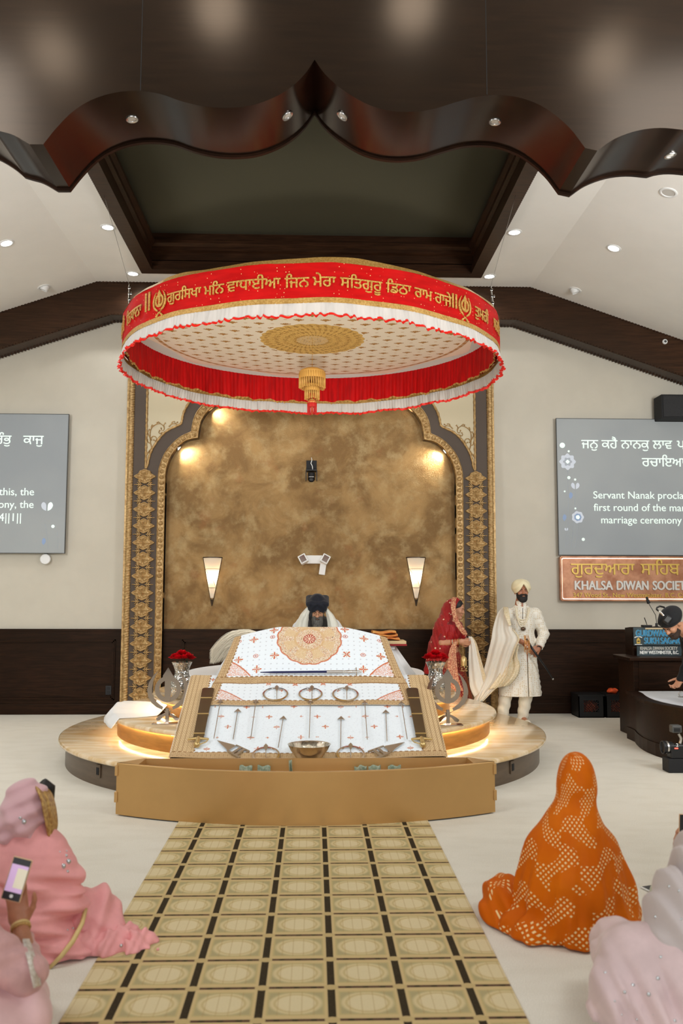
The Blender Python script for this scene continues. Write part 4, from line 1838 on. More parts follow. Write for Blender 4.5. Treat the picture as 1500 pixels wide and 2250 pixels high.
def cross(C, s, t, cs, ct, r, rot=0.0, col=ORG):
    a, b_ = s - cs, t - ct
    if rot:
        a, b_ = a * cos(rot) - b_ * sin(rot), a * sin(rot) + b_ * cos(rot)
    m_ = ((np.abs(a) < r * .16) & (np.abs(b_) < r)) | ((np.abs(b_) < r * .16) & (np.abs(a) < r))
    m2 = (np.hypot(np.abs(a) - r * .42, np.abs(b_) - r * .42) < r * .17)
    C = mixin(C, m2 * .9, TAN)
    return mixin(C, m_ & ((np.abs(a) + np.abs(b_)) > r * .12), col)


def rings(C, s, t, cs, ct, r):
    d = np.hypot(s - cs, t - ct)
    C = mixin(C, (np.abs(d - r) < r * .22) * .8, ORG)
    return mixin(C, d < r * .4, RED_)


# lower cloth on its board
HWB = 1.085
db = thing('display_board', 'wide sloping display board under white cloth with broad tan embroidered borders', 'display', (DXC, 7.6, .25))
b = MB()
pl = [(-HWB, 0), (HWB, 0), (HWB, SLEN), (-HWB, SLEN)]
b.prism(pl, lambda x, y, t: tuple(slope_pt(x, y + .01, -.008 - t)), .028)
b.build('board', m_woodk, db)
NU, NV = 460, 250
b = MB()


def _low(u, v):
    s = (2 * u - 1) * (HWB + .012)
    t = v * SLEN
    edge = max(0, abs(2 * u - 1) - .96) / .04
    sag = .010 * sin(pi * u) * (1 - v) * 0 + .003 * sin(s * 9 + t * 4)
    tt = t - .03 * (1 - v) ** 6 * cos(s * 1.35) + .012
    return tuple(slope_pt(s, tt, sag - .012 * edge ** 2))


o = b.grid(NU, NV, _low).build('embroidered_cloth', m_emb, db, smooth=180, fix=False)


def _plow(V):
    s = V[:, 0] - DXC
    t = (V[:, 1] - S0[0]) * SDY + (V[:, 2] - S0[1]) * SDZ
    C = np.tile(WHITE, (len(V), 1))
    for i in range(-8, 9):
        for j in range(-1, 8):
            cs, ct = i * .135 + (.067 if j % 2 else 0), .12 + j * .155
            if (i + j) % 3 == 0:
                C = cross(C, s, t, cs, ct, .028)
            elif (i * 2 + j) % 3 == 1:
                C = cross(C, s, t, cs, ct, .014)
    sp = rg.rand(len(V)) < .05
    C = mixin(C, sp * .35, GRY)
    C = band(C, (HWB + .012) - np.abs(s), .19, t)
    C = band(C, t + .03 * np.cos(s * 1.35) - .005, .085, s)
    return C


paint(o, _plow)
# gold piping along the cloth's edge
# upper cloth over the book
UW0, UW1, UWT = .925, .88, .735       # half widths: hem, fold, top
fl = hypot(F1[0] - F0[0], F1[1] - F0[1])
H0 = (7.677, .650)
hl = hypot(F0[0] - H0[0], F0[1] - H0[1])


def topz_(s):
    return 1.205 + .098 * (1 - min(1, max(0, (abs(s) - .30) / .43)) ** 1.2)


def _up(u, v):
    q = 2 * u - 1
    if v < .32:
        k = v / .32
        hw = UW0 + (UW1 - UW0) * k
        s = q * hw
        y, z = H0[0] + (F0[0] - H0[0]) * k, H0[1] + (F0[1] - H0[1]) * k
        h = .016 + .003 * sin(s * 14)
        y, z = y - SDZ * h, z + SDY * h
    elif v < .84:
        k = (v - .32) / .52
        hw = UW1 + (UWT - UW1) * k ** .8
        s = q * hw
        zt = topz_(s)
        y, z = F0[0] + (F1[0] - F0[0]) * k, F0[1] + .016 + (zt - F0[1] - .016) * k
        y += .010 * sin(s * 8 + 1) * k * (1 - k) * 4 - SDZ * .016 * (1 - k) - .03 * sin(pi * k)
    else:
        k = (v - .84) / .16
        hw = UWT - .02 * k
        s = q * hw
        y = F1[0] + .55 * k
        z = topz_(s) - .10 * k * k
    e = max(0, abs(q) - .97) / .03
    return (DXC + .005 + s, y + .012 * e * e, z - .010 * e * e)


bk = thing('book_cover', 'white embroidered cover cloth over the holy book with a large round medallion', 'cloth', (DXC, 8.4, .8))
NU, NV = 440, 300
o = MB().grid(NU, NV, _up).build('embroidered_cover', m_emb, bk, smooth=180, fix=False)
FM = (8.026, .824), (8.45, 1.285)


def up_st(V):
    """arc length up the cover at each grid vertex"""
    n = len(V)
    P = V.reshape(NU, NV, 3)
    d = np.linalg.norm(np.diff(P, axis=1), axis=2)
    t = np.concatenate([np.zeros((NU, 1)), np.cumsum(d, 1)], 1)
    q = np.repeat(np.linspace(-1, 1, NU)[:, None], NV, 1)
    return P[:, :, 0].ravel() - DXC, t.ravel(), q.ravel()


def _pup(V):
    s, t, q = up_st(V)
    C = np.tile(WHITE, (len(V), 1))
    tf = t[NV * (NU // 2):][:NV]
    iz = int(.32 * NV)
    t0 = tf[iz]                      # arc length at the fold
    # faint dots
    gx, gy = (s / .055) % 1 - .5, (t / .055) % 1 - .5
    C = mixin(C, (np.hypot(gx, gy) < .12) * .6, GRY)

    def st(px, py):
        a, b_, _ = on_plane(px, py, (8.02, .824), (8.45, 1.27))
        return a, b_ + t0
    for px, py in ((602, 1387), (558, 1404), (524, 1448), (603, 1445), (564, 1472), (836, 1441), (798, 1473), (799, 1403), (757, 1385)):
        C = cross(C, s, t, *st(px, py), .042)
    C = cross(C, s, t, *st(761, 1442), .042, pi / 4)
    for px, py in ((525, 1403), (599, 1403), (562, 1443), (758, 1402), (797, 1442), (834, 1402)):
        C = rings(C, s, t, *st(px, py), .020)
    # medallion
    ms, mt = st(679.5, 1408)
    d = np.hypot(s - ms, t - mt)
    an = np.arctan2(t - mt, s - ms)
    R = .292 + .012 * np.abs(np.sin(an * 8))
    ins = d < R
    C[ins] = np.array(srgb(238, 226, 206))
    spk = rg.rand(len(V))
    C = mixin(C, ins & (spk < .42), np.array(srgb(206, 170, 122)))
    C = mixin(C, ins & (spk > .90), ORG)
    C = mixin(C, ins & (spk > .86) & (spk < .885), np.array(srgb(90, 90, 120)))
    lo = (np.abs(d - .185) < .060) & (np.abs((an * 8 / (2 * pi)) % 1 - .5) < .30)
    C = mixin(C, lo * .75, np.array(srgb(222, 192, 146)))
    C = mixin(C, (np.abs(d - .135) < .012) * .7, np.array(srgb(214, 176, 128)))
    C = mixin(C, (np.abs(d - R) < .007) * .9, ORG)
    C = mixin(C, (d < .058), RED_)
    C = mixin(C, (np.abs(d - .033) < .018) & (np.abs((an * 12 / (2 * pi)) % 1 - .5) < .22), np.array(srgb(240, 216, 190)))
    C = mixin(C, d < .012, np.array(srgb(240, 216, 190)))
    # corner sprays above the fold and above the hem
    for base, hgt in ((t0 + .075, .20), (.085, .20)):
        k = 1 - np.abs(q)
        sp = (k < .36) & (t > base) & (t < base + hgt * (1 - (k / .36) ** 1.5)) & (k > .05)
        r = rg.rand(len(V))
        C = mixin(C, sp & (r < .40), np.array(srgb(232, 178, 150)))
        C = mixin(C, sp & (r > .86), ORG)
        C = mixin(C, (np.abs(t - base - hgt * (1 - (k / .36) ** 1.5)) < .007) & (k < .36) & (k > .05), ORG)
    C = band(C, (1 - np.abs(q)) * .85, .085, t)
    C = band(C, t - .004, .075, s)
    C = band(C, t - t0 + .012, .075, s)
    C = mixin(C, np.abs(t - t0 + .016) < .006, BRN)
    for cx in (-.37, -.13, .12, .36):
        C = cross(C, s, t, cx, t0 - .035, .03, pi / 4)
    for cx in (-.25, 0.0, .25):
        C = cross(C, s, t, cx, t0 - .14, .026)
    return C


paint(o, _pup)
# the cot under the book with its white flared skirt
ct_ = thing('book_cot', 'low cot with a white flared skirt under the covered holy book', 'cot', (DXC, 8.85, .805))
b = MB()


def _skirt(u, v):
    a = 2 * pi * u
    k = 1 - v
    ex, ey = .80 + .19 * k, .36 + .10 * k
    c_, s_ = cos(a), sin(a)
    w = 1 + .018 * k * sin(a * 26) + .008 * sin(a * 61) * k
    sx = abs(c_) ** .45 * (1 if c_ > 0 else -1)
    sy = abs(s_) ** .45 * (1 if s_ > 0 else -1)
    y = 8.93 + ey * sy * w
    return (DXC + .05 + ex * sx * w, max(y, 8.50), .812 + .30 * v)


b.grid(200, 8, _skirt, closed_u=True)
b.build('white_skirt', m_cloth, ct_, smooth=180)
MB().box(DXC - .73, DXC + .83, 8.60, 9.26, 1.08, 1.115, .012).build('top', m_cloth, ct_, smooth=40)

# books and folded cloth on the right end of the cot
m_redc = mat('red_book_cloth', srgb(150, 24, 30), .6)
m_page = mat('book_pages', srgb(214, 186, 140), .8)
m_orange = mat('orange_silk', srgb(206, 92, 44), .5, var=.3, vscale=14, color2=srgb(224, 170, 90))
bo = thing('book', 'tan book with a red edge lying on the right end of the white cot', 'book', (DXC + .70, 8.72, 1.117))
pb = at(868, 1424, 8.55)
MB().box(pb.x - .16, pb.x + .115, 8.56, 8.86, 1.117, 1.135, .003).build('red_cover', m_redc, bo)
MB().box(pb.x - .155, pb.x + .11, 8.565, 8.855, 1.135, 1.165, .004).build('pages', m_page, bo)
b = MB()
for k, (w, z, c0) in enumerate(((.15, 1.170, 0), (.13, 1.200, -.01), (.115, 1.228, -.02))):
    def _fold(u, v, w=w, z=z):
        x = pb.x - .10 + (2 * u - 1) * w
        a = 2 * pi * v
        return (x, 8.72 + .13 * cos(a), z + .015 + .015 * sin(a) + .006 * sin(x * 30 + z * 90))
    b.grid(14, 20, _fold)
o = b.build('folded_cloth', m_orange, smooth=180)
tag(o, 'folded orange and gold silk cloths on top of the red-edged book', 'cloth')

# ---------------------------------------------------------------- weapons laid out on the cloth
m_dark = mat('smoked_mirror_scabbard', srgb(120, 110, 88), .14, metal=.9)
m_brass = mat('brass_hilt', srgb(206, 178, 120), .3, metal=.7)
m_navy = mat('navy_velvet', srgb(30, 34, 80), .7)


def lay(px0, py0, px1, py1, A=S0, B=S1, lift=.010):
    """frame from the head pixel to the tail pixel on the sloping cloth"""
    _, _, p = on_plane(px0, py0, A, B)
    _, _, q = on_plane(px1, py1, A, B)
    L = hypot(B[0] - A[0], B[1] - A[1])
    n = Vector((0, -(B[1] - A[1]) / L, (B[0] - A[0]) / L))
    d = (q - p)
    ln = d.length
    d.normalize()
    w = n.cross(d)
    return lambda x, y, t: tuple(p + d * x + w * y + n * (lift + t)), ln, p


def arrow(h, t, label, hw=.024, hl_=.055):
    f, ln, p = lay(*h, *t, lift=.022 if h[1] < 1552 else .010)
    th = thing('arrow', label, 'arrow', p, group='steel arrows laid on the sloping cloth')
    MB().prism([(0, 0), (hl_, -hw), (hl_ * .82, 0), (hl_, hw)], f, .006).build('arrow_head', m_steel, th)
    MB().tube([f(hl_ * .8, 0, .004), f(ln, 0, .004)], [.0042, .0042], 7).build('shaft', m_chrome, th, smooth=60)


for h, t, l in (((485, 1542), (470, 1629), 'long steel arrow nearest the left mirrored scabbard'), ((523, 1560), (512, 1628), 'short steel arrow second from the left scabbard'),
                ((562.6, 1542), (551, 1629), 'long steel arrow above the left steel ring'), ((623, 1576), (611, 1646), 'short broad-headed arrow left of the footed bowl'),
                ((682, 1542), (679, 1628), 'long steel arrow standing behind the footed bowl on the middle line'), ((749, 1576.5), (748, 1647), 'short broad-headed arrow right of the footed bowl'),
                ((800.6, 1545), (806.5, 1631), 'long steel arrow above the right steel ring'), ((847, 1562.6), (850, 1632), 'short steel arrow second from the right scabbard'),
                ((880.8, 1546), (894, 1630.5), 'long steel arrow nearest the right mirrored scabbard')):
    arrow(h, t, l, .030 if h[1] > 1550 else .026)


def ring_(px, py, rx, label, A=S0, B=S1, lift=.012, rr=.006, mm=None):
    _, _, p = on_plane(px, py, A, B)
    L = hypot(B[0] - A[0], B[1] - A[1])
    n = Vector((0, -(B[1] - A[1]) / L, (B[0] - A[0]) / L))
    d = Vector((0, (B[0] - A[0]) / L, (B[1] - A[1]) / L))
    e = Vector((1, 0, 0))
    R = rx / 1905 * (p.y)
    b = MB()
    N_ = 48
    vs, fs = [], []
    for i in range(N_):
        a = 2 * pi * i / N_
        for r_, h in ((R - .012, 0), (R - .010, .006), (R + .006, .004), (R + .006, 0)):
            vs.append(p + e * (r_ * cos(a)) + d * (r_ * sin(a)) + n * (lift + h))
    for i in range(N_):
        j = (i + 1) % N_
        for q in range(4):
            fs.append((i * 4 + q, j * 4 + q, j * 4 + (q + 1) % 4, i * 4 + (q + 1) % 4))
    b.add(vs, fs)
    o = b.build('steel_ring', mm or m_chrome, smooth=40)
    tag(o, label, 'ring', 'steel rings laid on the cloth')


for px, py, rx, l in ((605, 1531, 26, 'left of the three steel rings on the upper cloth'), (682, 1531, 24.5, 'middle one of three steel rings on the upper cloth'), (758.5, 1531.5, 27, 'right of the three steel rings on the upper cloth')):
    ring_(px, py, rx, l, lift=.026)
    f, ln, p = lay(px + 3, py - 18, px + 3, py + 12, lift=.033)
    th = thing('small_dagger', 'small pale dagger lying across the ' + l.split(' of ')[0].replace(' one', '') + ' steel ring on the upper cloth', 'dagger', p, group='small daggers inside the rings')
    MB().prism([(0, 0), (.03, -.018), (.10, -.018 * .3), (.10, .018 * .3), (.03, .018)], f, .004).build('blade', m_steel, th)
    MB().tube([f(.09, 0, .002), f(ln, 0, .002)], .004, 6).build('grip', m_chrome, th, smooth=60)
for px, py, rx, l in ((584, 1662, 28, 'large steel ring on the lower cloth, left of the footed bowl'), (770, 1660, 29, 'large steel ring on the lower cloth, right of the footed bowl')):
    ring_(px, py, rx, l)
    f, ln, p = lay(px, py - 23, px, py + 10, lift=.020)
    th = thing('small_dagger', 'small dagger across the large ring %s of the footed bowl' % ('left' if px < 680 else 'right'), 'dagger', p, group='small daggers inside the rings')
    MB().prism([(0, 0), (.035, -.018), (.09, -.006), (.09, .006), (.035, .018)], f, .004).build('blade', m_steel, th)
    MB().tube([f(.08, 0, .002), f(ln, 0, .002)], .004, 6).build('grip', m_chrome, th, smooth=60)

for s, top, bot, pom, l in ((-1, ((444.7, 1518), (471, 1518)), ((426.5, 1628), (445.7, 1628)), (430, 1650), 'broad sword in a mirrored scabbard lying along the left border of the cloth'),
                            (1, ((895, 1518), (914, 1519)), ((916, 1626), (934.5, 1626)), (931, 1648), 'broad sword in a mirrored scabbard lying along the right border of the cloth')):
    mt = ((top[0][0] + top[1][0]) / 2, 1518)
    mb_ = ((bot[0][0] + bot[1][0]) / 2, 1627)
    f, ln, p = lay(*mt, *mb_, lift=.014)
    th = thing('broad_sword', l, 'sword', p, group='broad swords on the cloth')
    w0, w1 = .052, .042
    pts = [(0, -w0 * .7), (.015, -w0), (ln * .5, -w0 * .88), (ln, -w1), (ln, w1), (ln * .5, w0 * .88), (.015, w0), (0, w0 * .7)]
    MB().prism(pts, f, .018).build('scabbard', m_dark, th)
    b = MB()
    for k in (.22, .55, .93):
        b.prism([(ln * k - .006, -.05 + .006 * k), (ln * k + .006, -.05 + .006 * k), (ln * k + .006, .05 - .006 * k), (ln * k - .006, .05 - .006 * k)], f, .021)
    b.build('scabbard_band', m_brass, th)
    b = MB()
    b.tube([f(ln + .02, -.085, .012), f(ln + .012, 0, .014), f(ln + .02, .085, .012)], [.008, .013, .008], 8)
    b.tube([f(ln, 0, .012), f(ln + .05, 0, .016), f(ln + .095, 0, .014)], [.016, .021, .014], 8)
    b.ball(f(ln + .10, 0, .014), .027, 2)
    b.build('hilt', m_brass, th, smooth=60)
    MB().tube([f(ln + .02, .082 * -s, .010), f(ln + .06, .065 * -s, .010), f(ln + .10, .01, .012)], .0045, 6).build('knuckle_guard', m_brass, th, smooth=60)

for tip, end, l in (((477, 1631), (537, 1662), 'flat punch dagger with a two-bar grip at the lower left of the cloth'), ((888.7, 1635), (817, 1663), 'flat punch dagger with a two-bar grip at the lower right of the cloth')):
    f, ln, p = lay(*tip, *end, lift=.012)
    th = thing('punch_dagger', l, 'dagger', p, group='punch daggers on the cloth')
    MB().prism([(0, 0), (ln * .5, -.042), (ln * .56, -.038), (ln * .56, .038), (ln * .5, .042)], f, .008).build('blade', m_steel, th)
    b = MB()
    for s in (-1, 1):
        b.prism([(ln * .54, s * .042), (ln, s * .046), (ln, s * .060), (ln * .54, s * .054)], f, .010)
    for k in (.68, .80):
        b.prism([(ln * k, -.048), (ln * k + .022, -.048), (ln * k + .022, .048), (ln * k, .048)], f, .009)
    b.build('grip_bars', m_steel, th)

f, ln, p = lay(572, 1486, 792, 1484, (8.02, .826), (8.45, 1.21), lift=.052)
th = thing('slim_sword', 'long slim sword with navy scabbard and silver hilt lying across the book cover', 'sword', p)
MB().tube([f(0, 0, 0), f(.12, 0, 0), f(ln * .66, 0, 0)], [.004, .009, .011], 10).build('scabbard', m_navy, th, smooth=60)
b = MB().tube([f(ln * .66, 0, 0), f(ln * .82, 0, 0)], [.013, .013], 10)
b.build('silver_mount', m_steel, th, smooth=60)
b = MB().tube([f(ln * .82, 0, 0), f(ln * .88, 0, 0), f(ln * .93, 0, 0), f(ln, 0, 0)], [.010, .014, .012, .008], 10)
b.tube([f(ln * .955, -.045, 0), f(ln * .955, .045, 0)], .006, 8)
b.ball(f(ln, 0, 0), .012, 2)
b.build('hilt', m_chrome, th, smooth=60)

# footed silver bowl in front
m_silver = mat('hammered_silver', srgb(206, 196, 178), .2, metal=.95, bump=.35, bscale=45)
_, _, _p = on_plane(679, 1640, S0, S1)
bw = at(679, 1640, 6.93)
tb = thing('footed_bowl', 'hammered silver bowl on a foot at the centre front of the cloth', 'bowl', (bw.x, 6.93, .25))
MB().lathe([(0, .075), (.05, .078), (.10, .105), (.145, .165), (.163, .205), (.168, .208), (.160, .206), (.138, .165), (.095, .115), (.04, .09), (0, .088)], (bw.x, 6.93, .25), 64, rad=lambda a, r, z: r * (1 + (.018 * cos(22 * a) if z > .19 else 0))).build('basin', m_silver, tb, smooth=60)
MB().lathe([(.075, 0), (.078, .006), (.055, .016), (.030, .03), (.026, .05), (.036, .07), (.05, .079)], (bw.x, 6.93, .25), 48).build('foot', m_silver, tb, smooth=60)

# ---------------------------------------------------------------- mirror khandas standing on the step
m_mirror = mat('mirror_steel', (.46, .38, .32), .07, metal=1)


def khanda_stand(px, py, label):
    p = atz(px, py, Z2)
    U = .386
    cz = at(px, py - 74, p.y).z
    th = thing('khanda_stand', label, 'emblem', (p.x, p.y, Z2), group='upright mirror emblems on the stage step')
    MB().box(p.x - .13, p.x + .13, p.y - .05, p.y + .05, Z2, Z2 + .008, .002).build('base_plate', m_mirror, th)
    MB().box(p.x - .016, p.x + .016, p.y - .006, p.y + .006, Z2 + .008, cz - .42 * U, .002).build('post', m_mirror, th)
    k = 0
    for nm, lp, hole in khanda_shapes():
        off = {'ring': 0, 'sword': -.004, 'blade': .006}[nm] + (.0 if nm != 'blade' else .007 * k)
        if nm == 'blade':
            k += 1
        HOLE_EVENODD[0] = bool(hole)
        b = MB().prism(lp, lambda x, y, t: (p.x + x * U, p.y + off + t, cz + y * U), .008, [hole] if hole else ())
        HOLE_EVENODD[0] = False
        b.build({'ring': 'steel_ring', 'sword': 'straight_sword', 'blade': 'curved_sword'}[nm], m_mirror, th)


khanda_stand(367, 1590, 'upright mirror-steel sword emblem on the left of the upper stage step')
khanda_stand(984, 1593, 'upright mirror-steel sword emblem on the right of the upper stage step')

# ---------------------------------------------------------------- mosaic vases with roses
def _mosaic(x, y, z, v):
    d = xvor(v, 34, 'DISTANCE_TO_EDGE')
    c = xvor(v, 34, 'F1', 'Color')
    return {'color': xmix(c, srgb(150, 146, 138), srgb(240, 238, 232)), 'height': d, 'hstr': .6, 'hdist': .02}


m_mos = mat('crackled_mirror_mosaic', rough=.12, metal=.9, fn=_mosaic)
m_rose = mat('red_rose_petal', srgb(214, 10, 26), .7, spec=.2, var=.3, vscale=30)
m_leaf = mat('dark_leaf', srgb(30, 52, 24), .6)


def rose(b, c, r, rn):
    for ringn, (k, n_) in enumerate(((.25, 3), (.45, 4), (.7, 5), (1.0, 6))):
        a0 = rn.uniform(0, 6)
        for i in range(n_):
            a = a0 + 2 * pi * i / n_
            w = r * (.35 + .35 * k)
            tilt = .25 + .85 * k

            def f(u, v):
                x = (2 * u - 1) * w
                yy = v * r * 1.05
                bend = (x / w) ** 2
                px_, pz_ = r * k * .35 + yy * sin(tilt) * .75 - bend * r * .25, yy * cos(tilt) * (1 - .25 * bend) - r * .2
                px_ += .012 * v * v * k
                return (c[0] + px_ * cos(a) - x * sin(a), c[1] + px_ * sin(a) + x * cos(a), c[2] + pz_)
            b.grid(5, 4, f)


def vase(px, label, blabel):
    p = at(px, 1500, 8.42)
    th = thing('vase', label, 'vase', (p.x, p.y, Z3), group='mirror mosaic vases on the stage')
    k = .97 / .95
    prof = [(.052, 0), (.062, .004), (.085, .03), (.112, .085), (.120, .13), (.108, .17), (.078, .205), (.066, .235), (.066, .265), (.076, .30), (.094, .338), (.097, .345), (.090, .343), (.070, .30), (.060, .25)]
    MB().lathe(prof, (p.x, p.y, Z3), 56).build('body', m_mos, th, smooth=60)
    bq = thing('rose_bouquet', blabel, 'flowers', (p.x, p.y, Z3 + .34), group='red rose bouquets')
    rn = random.Random(int(px))
    for i, (dx, dy, dz, r) in enumerate(((0, 0, .035, .045), (-.055, -.02, .018, .042), (.055, -.02, .018, .042), (-.03, -.06, .01, .04), (.03, -.06, .012, .04), (-.04, .05, .02, .042), (.045, .045, .02, .04), (.088, 0, .004, .034), (-.086, 0, .006, .034))):
        b = MB()
        rose(b, (p.x + dx, p.y + dy, Z3 + .372 + dz * 1.6), r, rn)
        b.build('rose', m_rose, bq, smooth=180)
    b = MB()
    for a in range(9):
        t = 2 * pi * a / 9
        b.tube([(p.x + .02 * cos(t), p.y + .02 * sin(t), Z3 + .27), (p.x + .055 * cos(t), p.y + .055 * sin(t), Z3 + .355)], .004, 5)
    b.build('stems', m_leaf, bq)


vase(399, 'silver mirror-mosaic vase behind the left sword emblem', 'domed bunch of red roses in the left mosaic vase')
vase(957, 'silver mirror-mosaic vase behind the right sword emblem', 'domed bunch of red roses in the right mosaic vase')

# ---------------------------------------------------------------- white hair whisk left of the book
m_hair = mat('white_yak_hair', srgb(236, 226, 204), .7, sheen=.4)
wk = thing('whisk', 'fluffy white ceremonial hair whisk draped left of the covered book', 'whisk', tuple(at(525, 1400, 8.95)))
rn = random.Random(11)
b = MB()
for i in range(1500):
    q = rn.random()
    e = rn.random()
    pts = []
    # each hair springs from the root at the right and arcs over to the left
    x0, y0 = 556 + rn.uniform(-12, 8), 1400 + rn.uniform(-12, 14)
    lx, ly = 463 + 34 * e ** 1.4 + rn.uniform(-4, 6), 1444 - 6 * e + rn.uniform(-16, 16)
    apx, apy = 508 + 20 * e + rn.uniform(-8, 8), 1366 + 40 * e ** 1.2 + rn.uniform(-4, 6)
    dep = 8.93 + rn.uniform(-.10, .10) * (.4 + e)
    for k in range(8):
        t = k / 7
        xx = x0 * (1 - t) ** 2 + 2 * apx * t * (1 - t) + lx * t * t
        yy = y0 * (1 - t) ** 2 + 2 * apy * t * (1 - t) + ly * t * t
        pts.append(at(xx, yy, dep + .03 * t))
    b.tube(pts, [.0034 * (1 - .8 * k / 7) for k in range(8)], 3, cap=False)
b.build('hair', m_hair, wk, smooth=180, fix=False)
b = MB().tube([at(548, 1402, 8.95), at(600, 1410, 8.98)], [.02, .016], 10)
b.build('handle', m_brass, wk, smooth=60)
# ================================================================ people
def pp(px, py, Y):
    return np.array(at(px, py, Y))


def axes(face, up=(0, 0, 1)):
    """rotation whose columns are: right of the face, back of the head, up"""
    f = np.array(face, float)
    f /= np.linalg.norm(f)
    u = np.array(up, float)
    b = -f
    r = np.cross(b, u)
    r /= np.linalg.norm(r)
    u = np.cross(r, b)
    return np.stack([r, b, u], 1)


def l_head(Q, fem=0):
    """head in its own axes: -y is the face, z up, origin between the ears"""
    d = s_ell(Q, (0, .012, .035), (.077, .096, .088))
    d = smin(d, s_ell(Q, (0, -.026, -.040), (.060, .066, .082)), .03)
    d = smin(d, s_cap(Q, (-.03, -.083, .028), (.03, -.083, .028), .013 - .005 * fem), .014)
    d = smin(d, s_cap(Q, (0, -.086, .018), (0, -.112 + .006 * fem, -.020), .008 - .001 * fem, .013 - .004 * fem), .010)
    for s in (-1, 1):
        d = smin(d, s_ell(Q, (s * .013, -.101, -.022), (.010, .012, .009)), .007)
        d = smax(d, -s_ell(Q, (s * .031, -.098, .010), (.017, .014, .011)), .010)
        d = smin(d, s_ell(Q, (s * .031, -.077, .010), (.013, .013, .010)), .004)
        d = smin(d, s_ell(Q, (s * .042, -.066, -.020), (.022, .024, .022)), .02)
        d = smin(d, s_ell(Q, (s * .078, .012, -.005), (.011, .021, .033)), .010)
    d = smin(d, s_cap(Q, (-.018, -.094, -.050), (.018, -.094, -.050), .006), .006)
    d = smin(d, s_cap(Q, (-.015, -.092, -.060), (.015, -.092, -.060), .007), .006)
    d = smin(d, s_ell(Q, (0, -.080, -.100), (.024, .020, .020)), .02)
    return d


def l_hand(Q, side, curl=.6, spread=1.0, thumb=.5):
    """hand in its own axes: x along the fingers, z out of the palm, thumb on the side*y edge"""
    d = s_box(Q, (.048, 0, 0), (.050, .040, .013), .012)
    d = smin(d, s_cap(Q, (-.03, 0, 0), (.02, 0, 0), .025, .028), .02)
    for i, (y, L) in enumerate(((.030, .074), (.010, .083), (-.011, .077), (-.030, .060))):
        y *= side
        p = np.array((.094 - (.006 if i in (0, 3) else 0) - (.010 if i == 3 else 0), y, 0.0))
        a = 0.12
        rr = (.0095, .0088, .0080, .0070)
        dy = side * (.10 if i == 0 else .03 if i == 1 else -.05 if i == 2 else -.14) * spread
        for k, f in enumerate((.46, .30, .24)):
            a += curl * (.75 if k == 0 else 1.0) * (1 + .08 * i)
            q = p + np.array((cos(a) * cos(dy), sin(dy) * cos(a), sin(a))) * L * f
            d = smin(d, s_cap(Q, p, q, rr[k], rr[k + 1]), .005)
            p = q
    p = np.array((.018, side * .034, .006))
    ang = .75
    for k, (L, r0, r1) in enumerate(((.042, .014, .011), (.034, .011, .0095), (.027, .0095, .008))):
        v = np.array((cos(ang), side * sin(ang) * .85, .30 + thumb * .5 * k))
        v /= np.linalg.norm(v)
        q = p + v * L
        d = smin(d, s_cap(Q, p, q, r0, r1), .007)
        p = q
        ang -= .32
    return d


def near(P, c, r, fn):
    """evaluates fn only close to c (elsewhere a safe outer distance)"""
    dist = np.linalg.norm(P - np.array(c), axis=1)
    out = np.maximum(dist - r, 0) + r * .35
    m = dist < r
    if m.any():
        out[m] = fn(P[m])
    return out


def handR(fdir, pnorm):
    x = np.array(fdir, float)
    x /= np.linalg.norm(x)
    z = np.array(pnorm, float)
    z -= x * (z @ x)
    z /= np.linalg.norm(z)
    return np.stack([x, np.cross(z, x), z], 1)


def body_fn(J):
    """one continuous figure from its joints"""
    R = J['R']

    hands = [J['w' + a] for a in 'lr'] if J.get('shrink') else ()

    def fn(P):
        d = near(P, J['head'], .22, lambda q: l_head((q - J['head']) @ R, J.get('fem', 0)))
        neck0 = J['head'] + R @ np.array((0, .02, -.06))
        d = smin(d, s_cap(P, neck0, J['neck'], .054, .060), .03)
        sh = (J['sl'] + J['sr']) / 2
        d = smin(d, s_cap(P, J['neck'], sh * .5 + J['neck'] * .5, .06, .075), .05)
        d = smin(d, s_cap(P, J['sl'], J['sr'], .068), .06)
        d = smin(d, chain(P, [sh, J['chest'], J['waist'], J['pelvis']], [.10, .135, .118, .140], .06), .07)
        d = smin(d, s_cap(P, J['hl'], J['hr'], .105), .06)
        for a in 'lr':
            d = smin(d, chain(P, [J['s' + a], J['e' + a], J['w' + a]], [.056, .043, .028], .02), .03)
            d = smin(d, chain(P, [J['h' + a], J['k' + a], J['a' + a]], [.088, .060, .042], .03), .05)
            d = smin(d, s_cap(P, J['a' + a], J['t' + a], .040, .032), .03)
            if 'H' + a in J:
                hR, side, curl, th = J['H' + a]
                d = smin(d, near(P, J['w' + a] + hR[:, 0] * .08, .19, lambda q: l_hand((q - J['w' + a]) @ hR, side, curl, 1, th)), .015)
        if hands:
            m_ = np.minimum(*[np.linalg.norm(P - w_, axis=1) for w_ in hands])
            d = d + J['shrink'] * np.clip((m_ - J.get('keep', 0)) / .1, 0, 1)
        return d
    return fn


def bounds(pts, m):
    A = np.array(pts)
    return A.min(0) - m, A.max(0) + m


def body(J, parent, mat_, h=.0065, m=.22):
    lo, hi = bounds([v for k, v in J.items() if isinstance(v, np.ndarray) and v.shape == (3,)], m)
    V, F = sdf_mesh(body_fn(J), lo, hi, h)
    return mesh_obj('body', V, F, mat_, parent)


def cloth_uv(o, fn):
    me = o.data
    V = np.empty(len(me.vertices) * 3, np.float32)
    me.vertices.foreach_get('co', V)
    uv = np.asarray(fn(V.reshape(-1, 3).astype(float)), np.float32)
    a = me.attributes.new('Cloth', 'FLOAT_VECTOR', 'POINT')
    a.data.foreach_set('vector', uv.ravel())


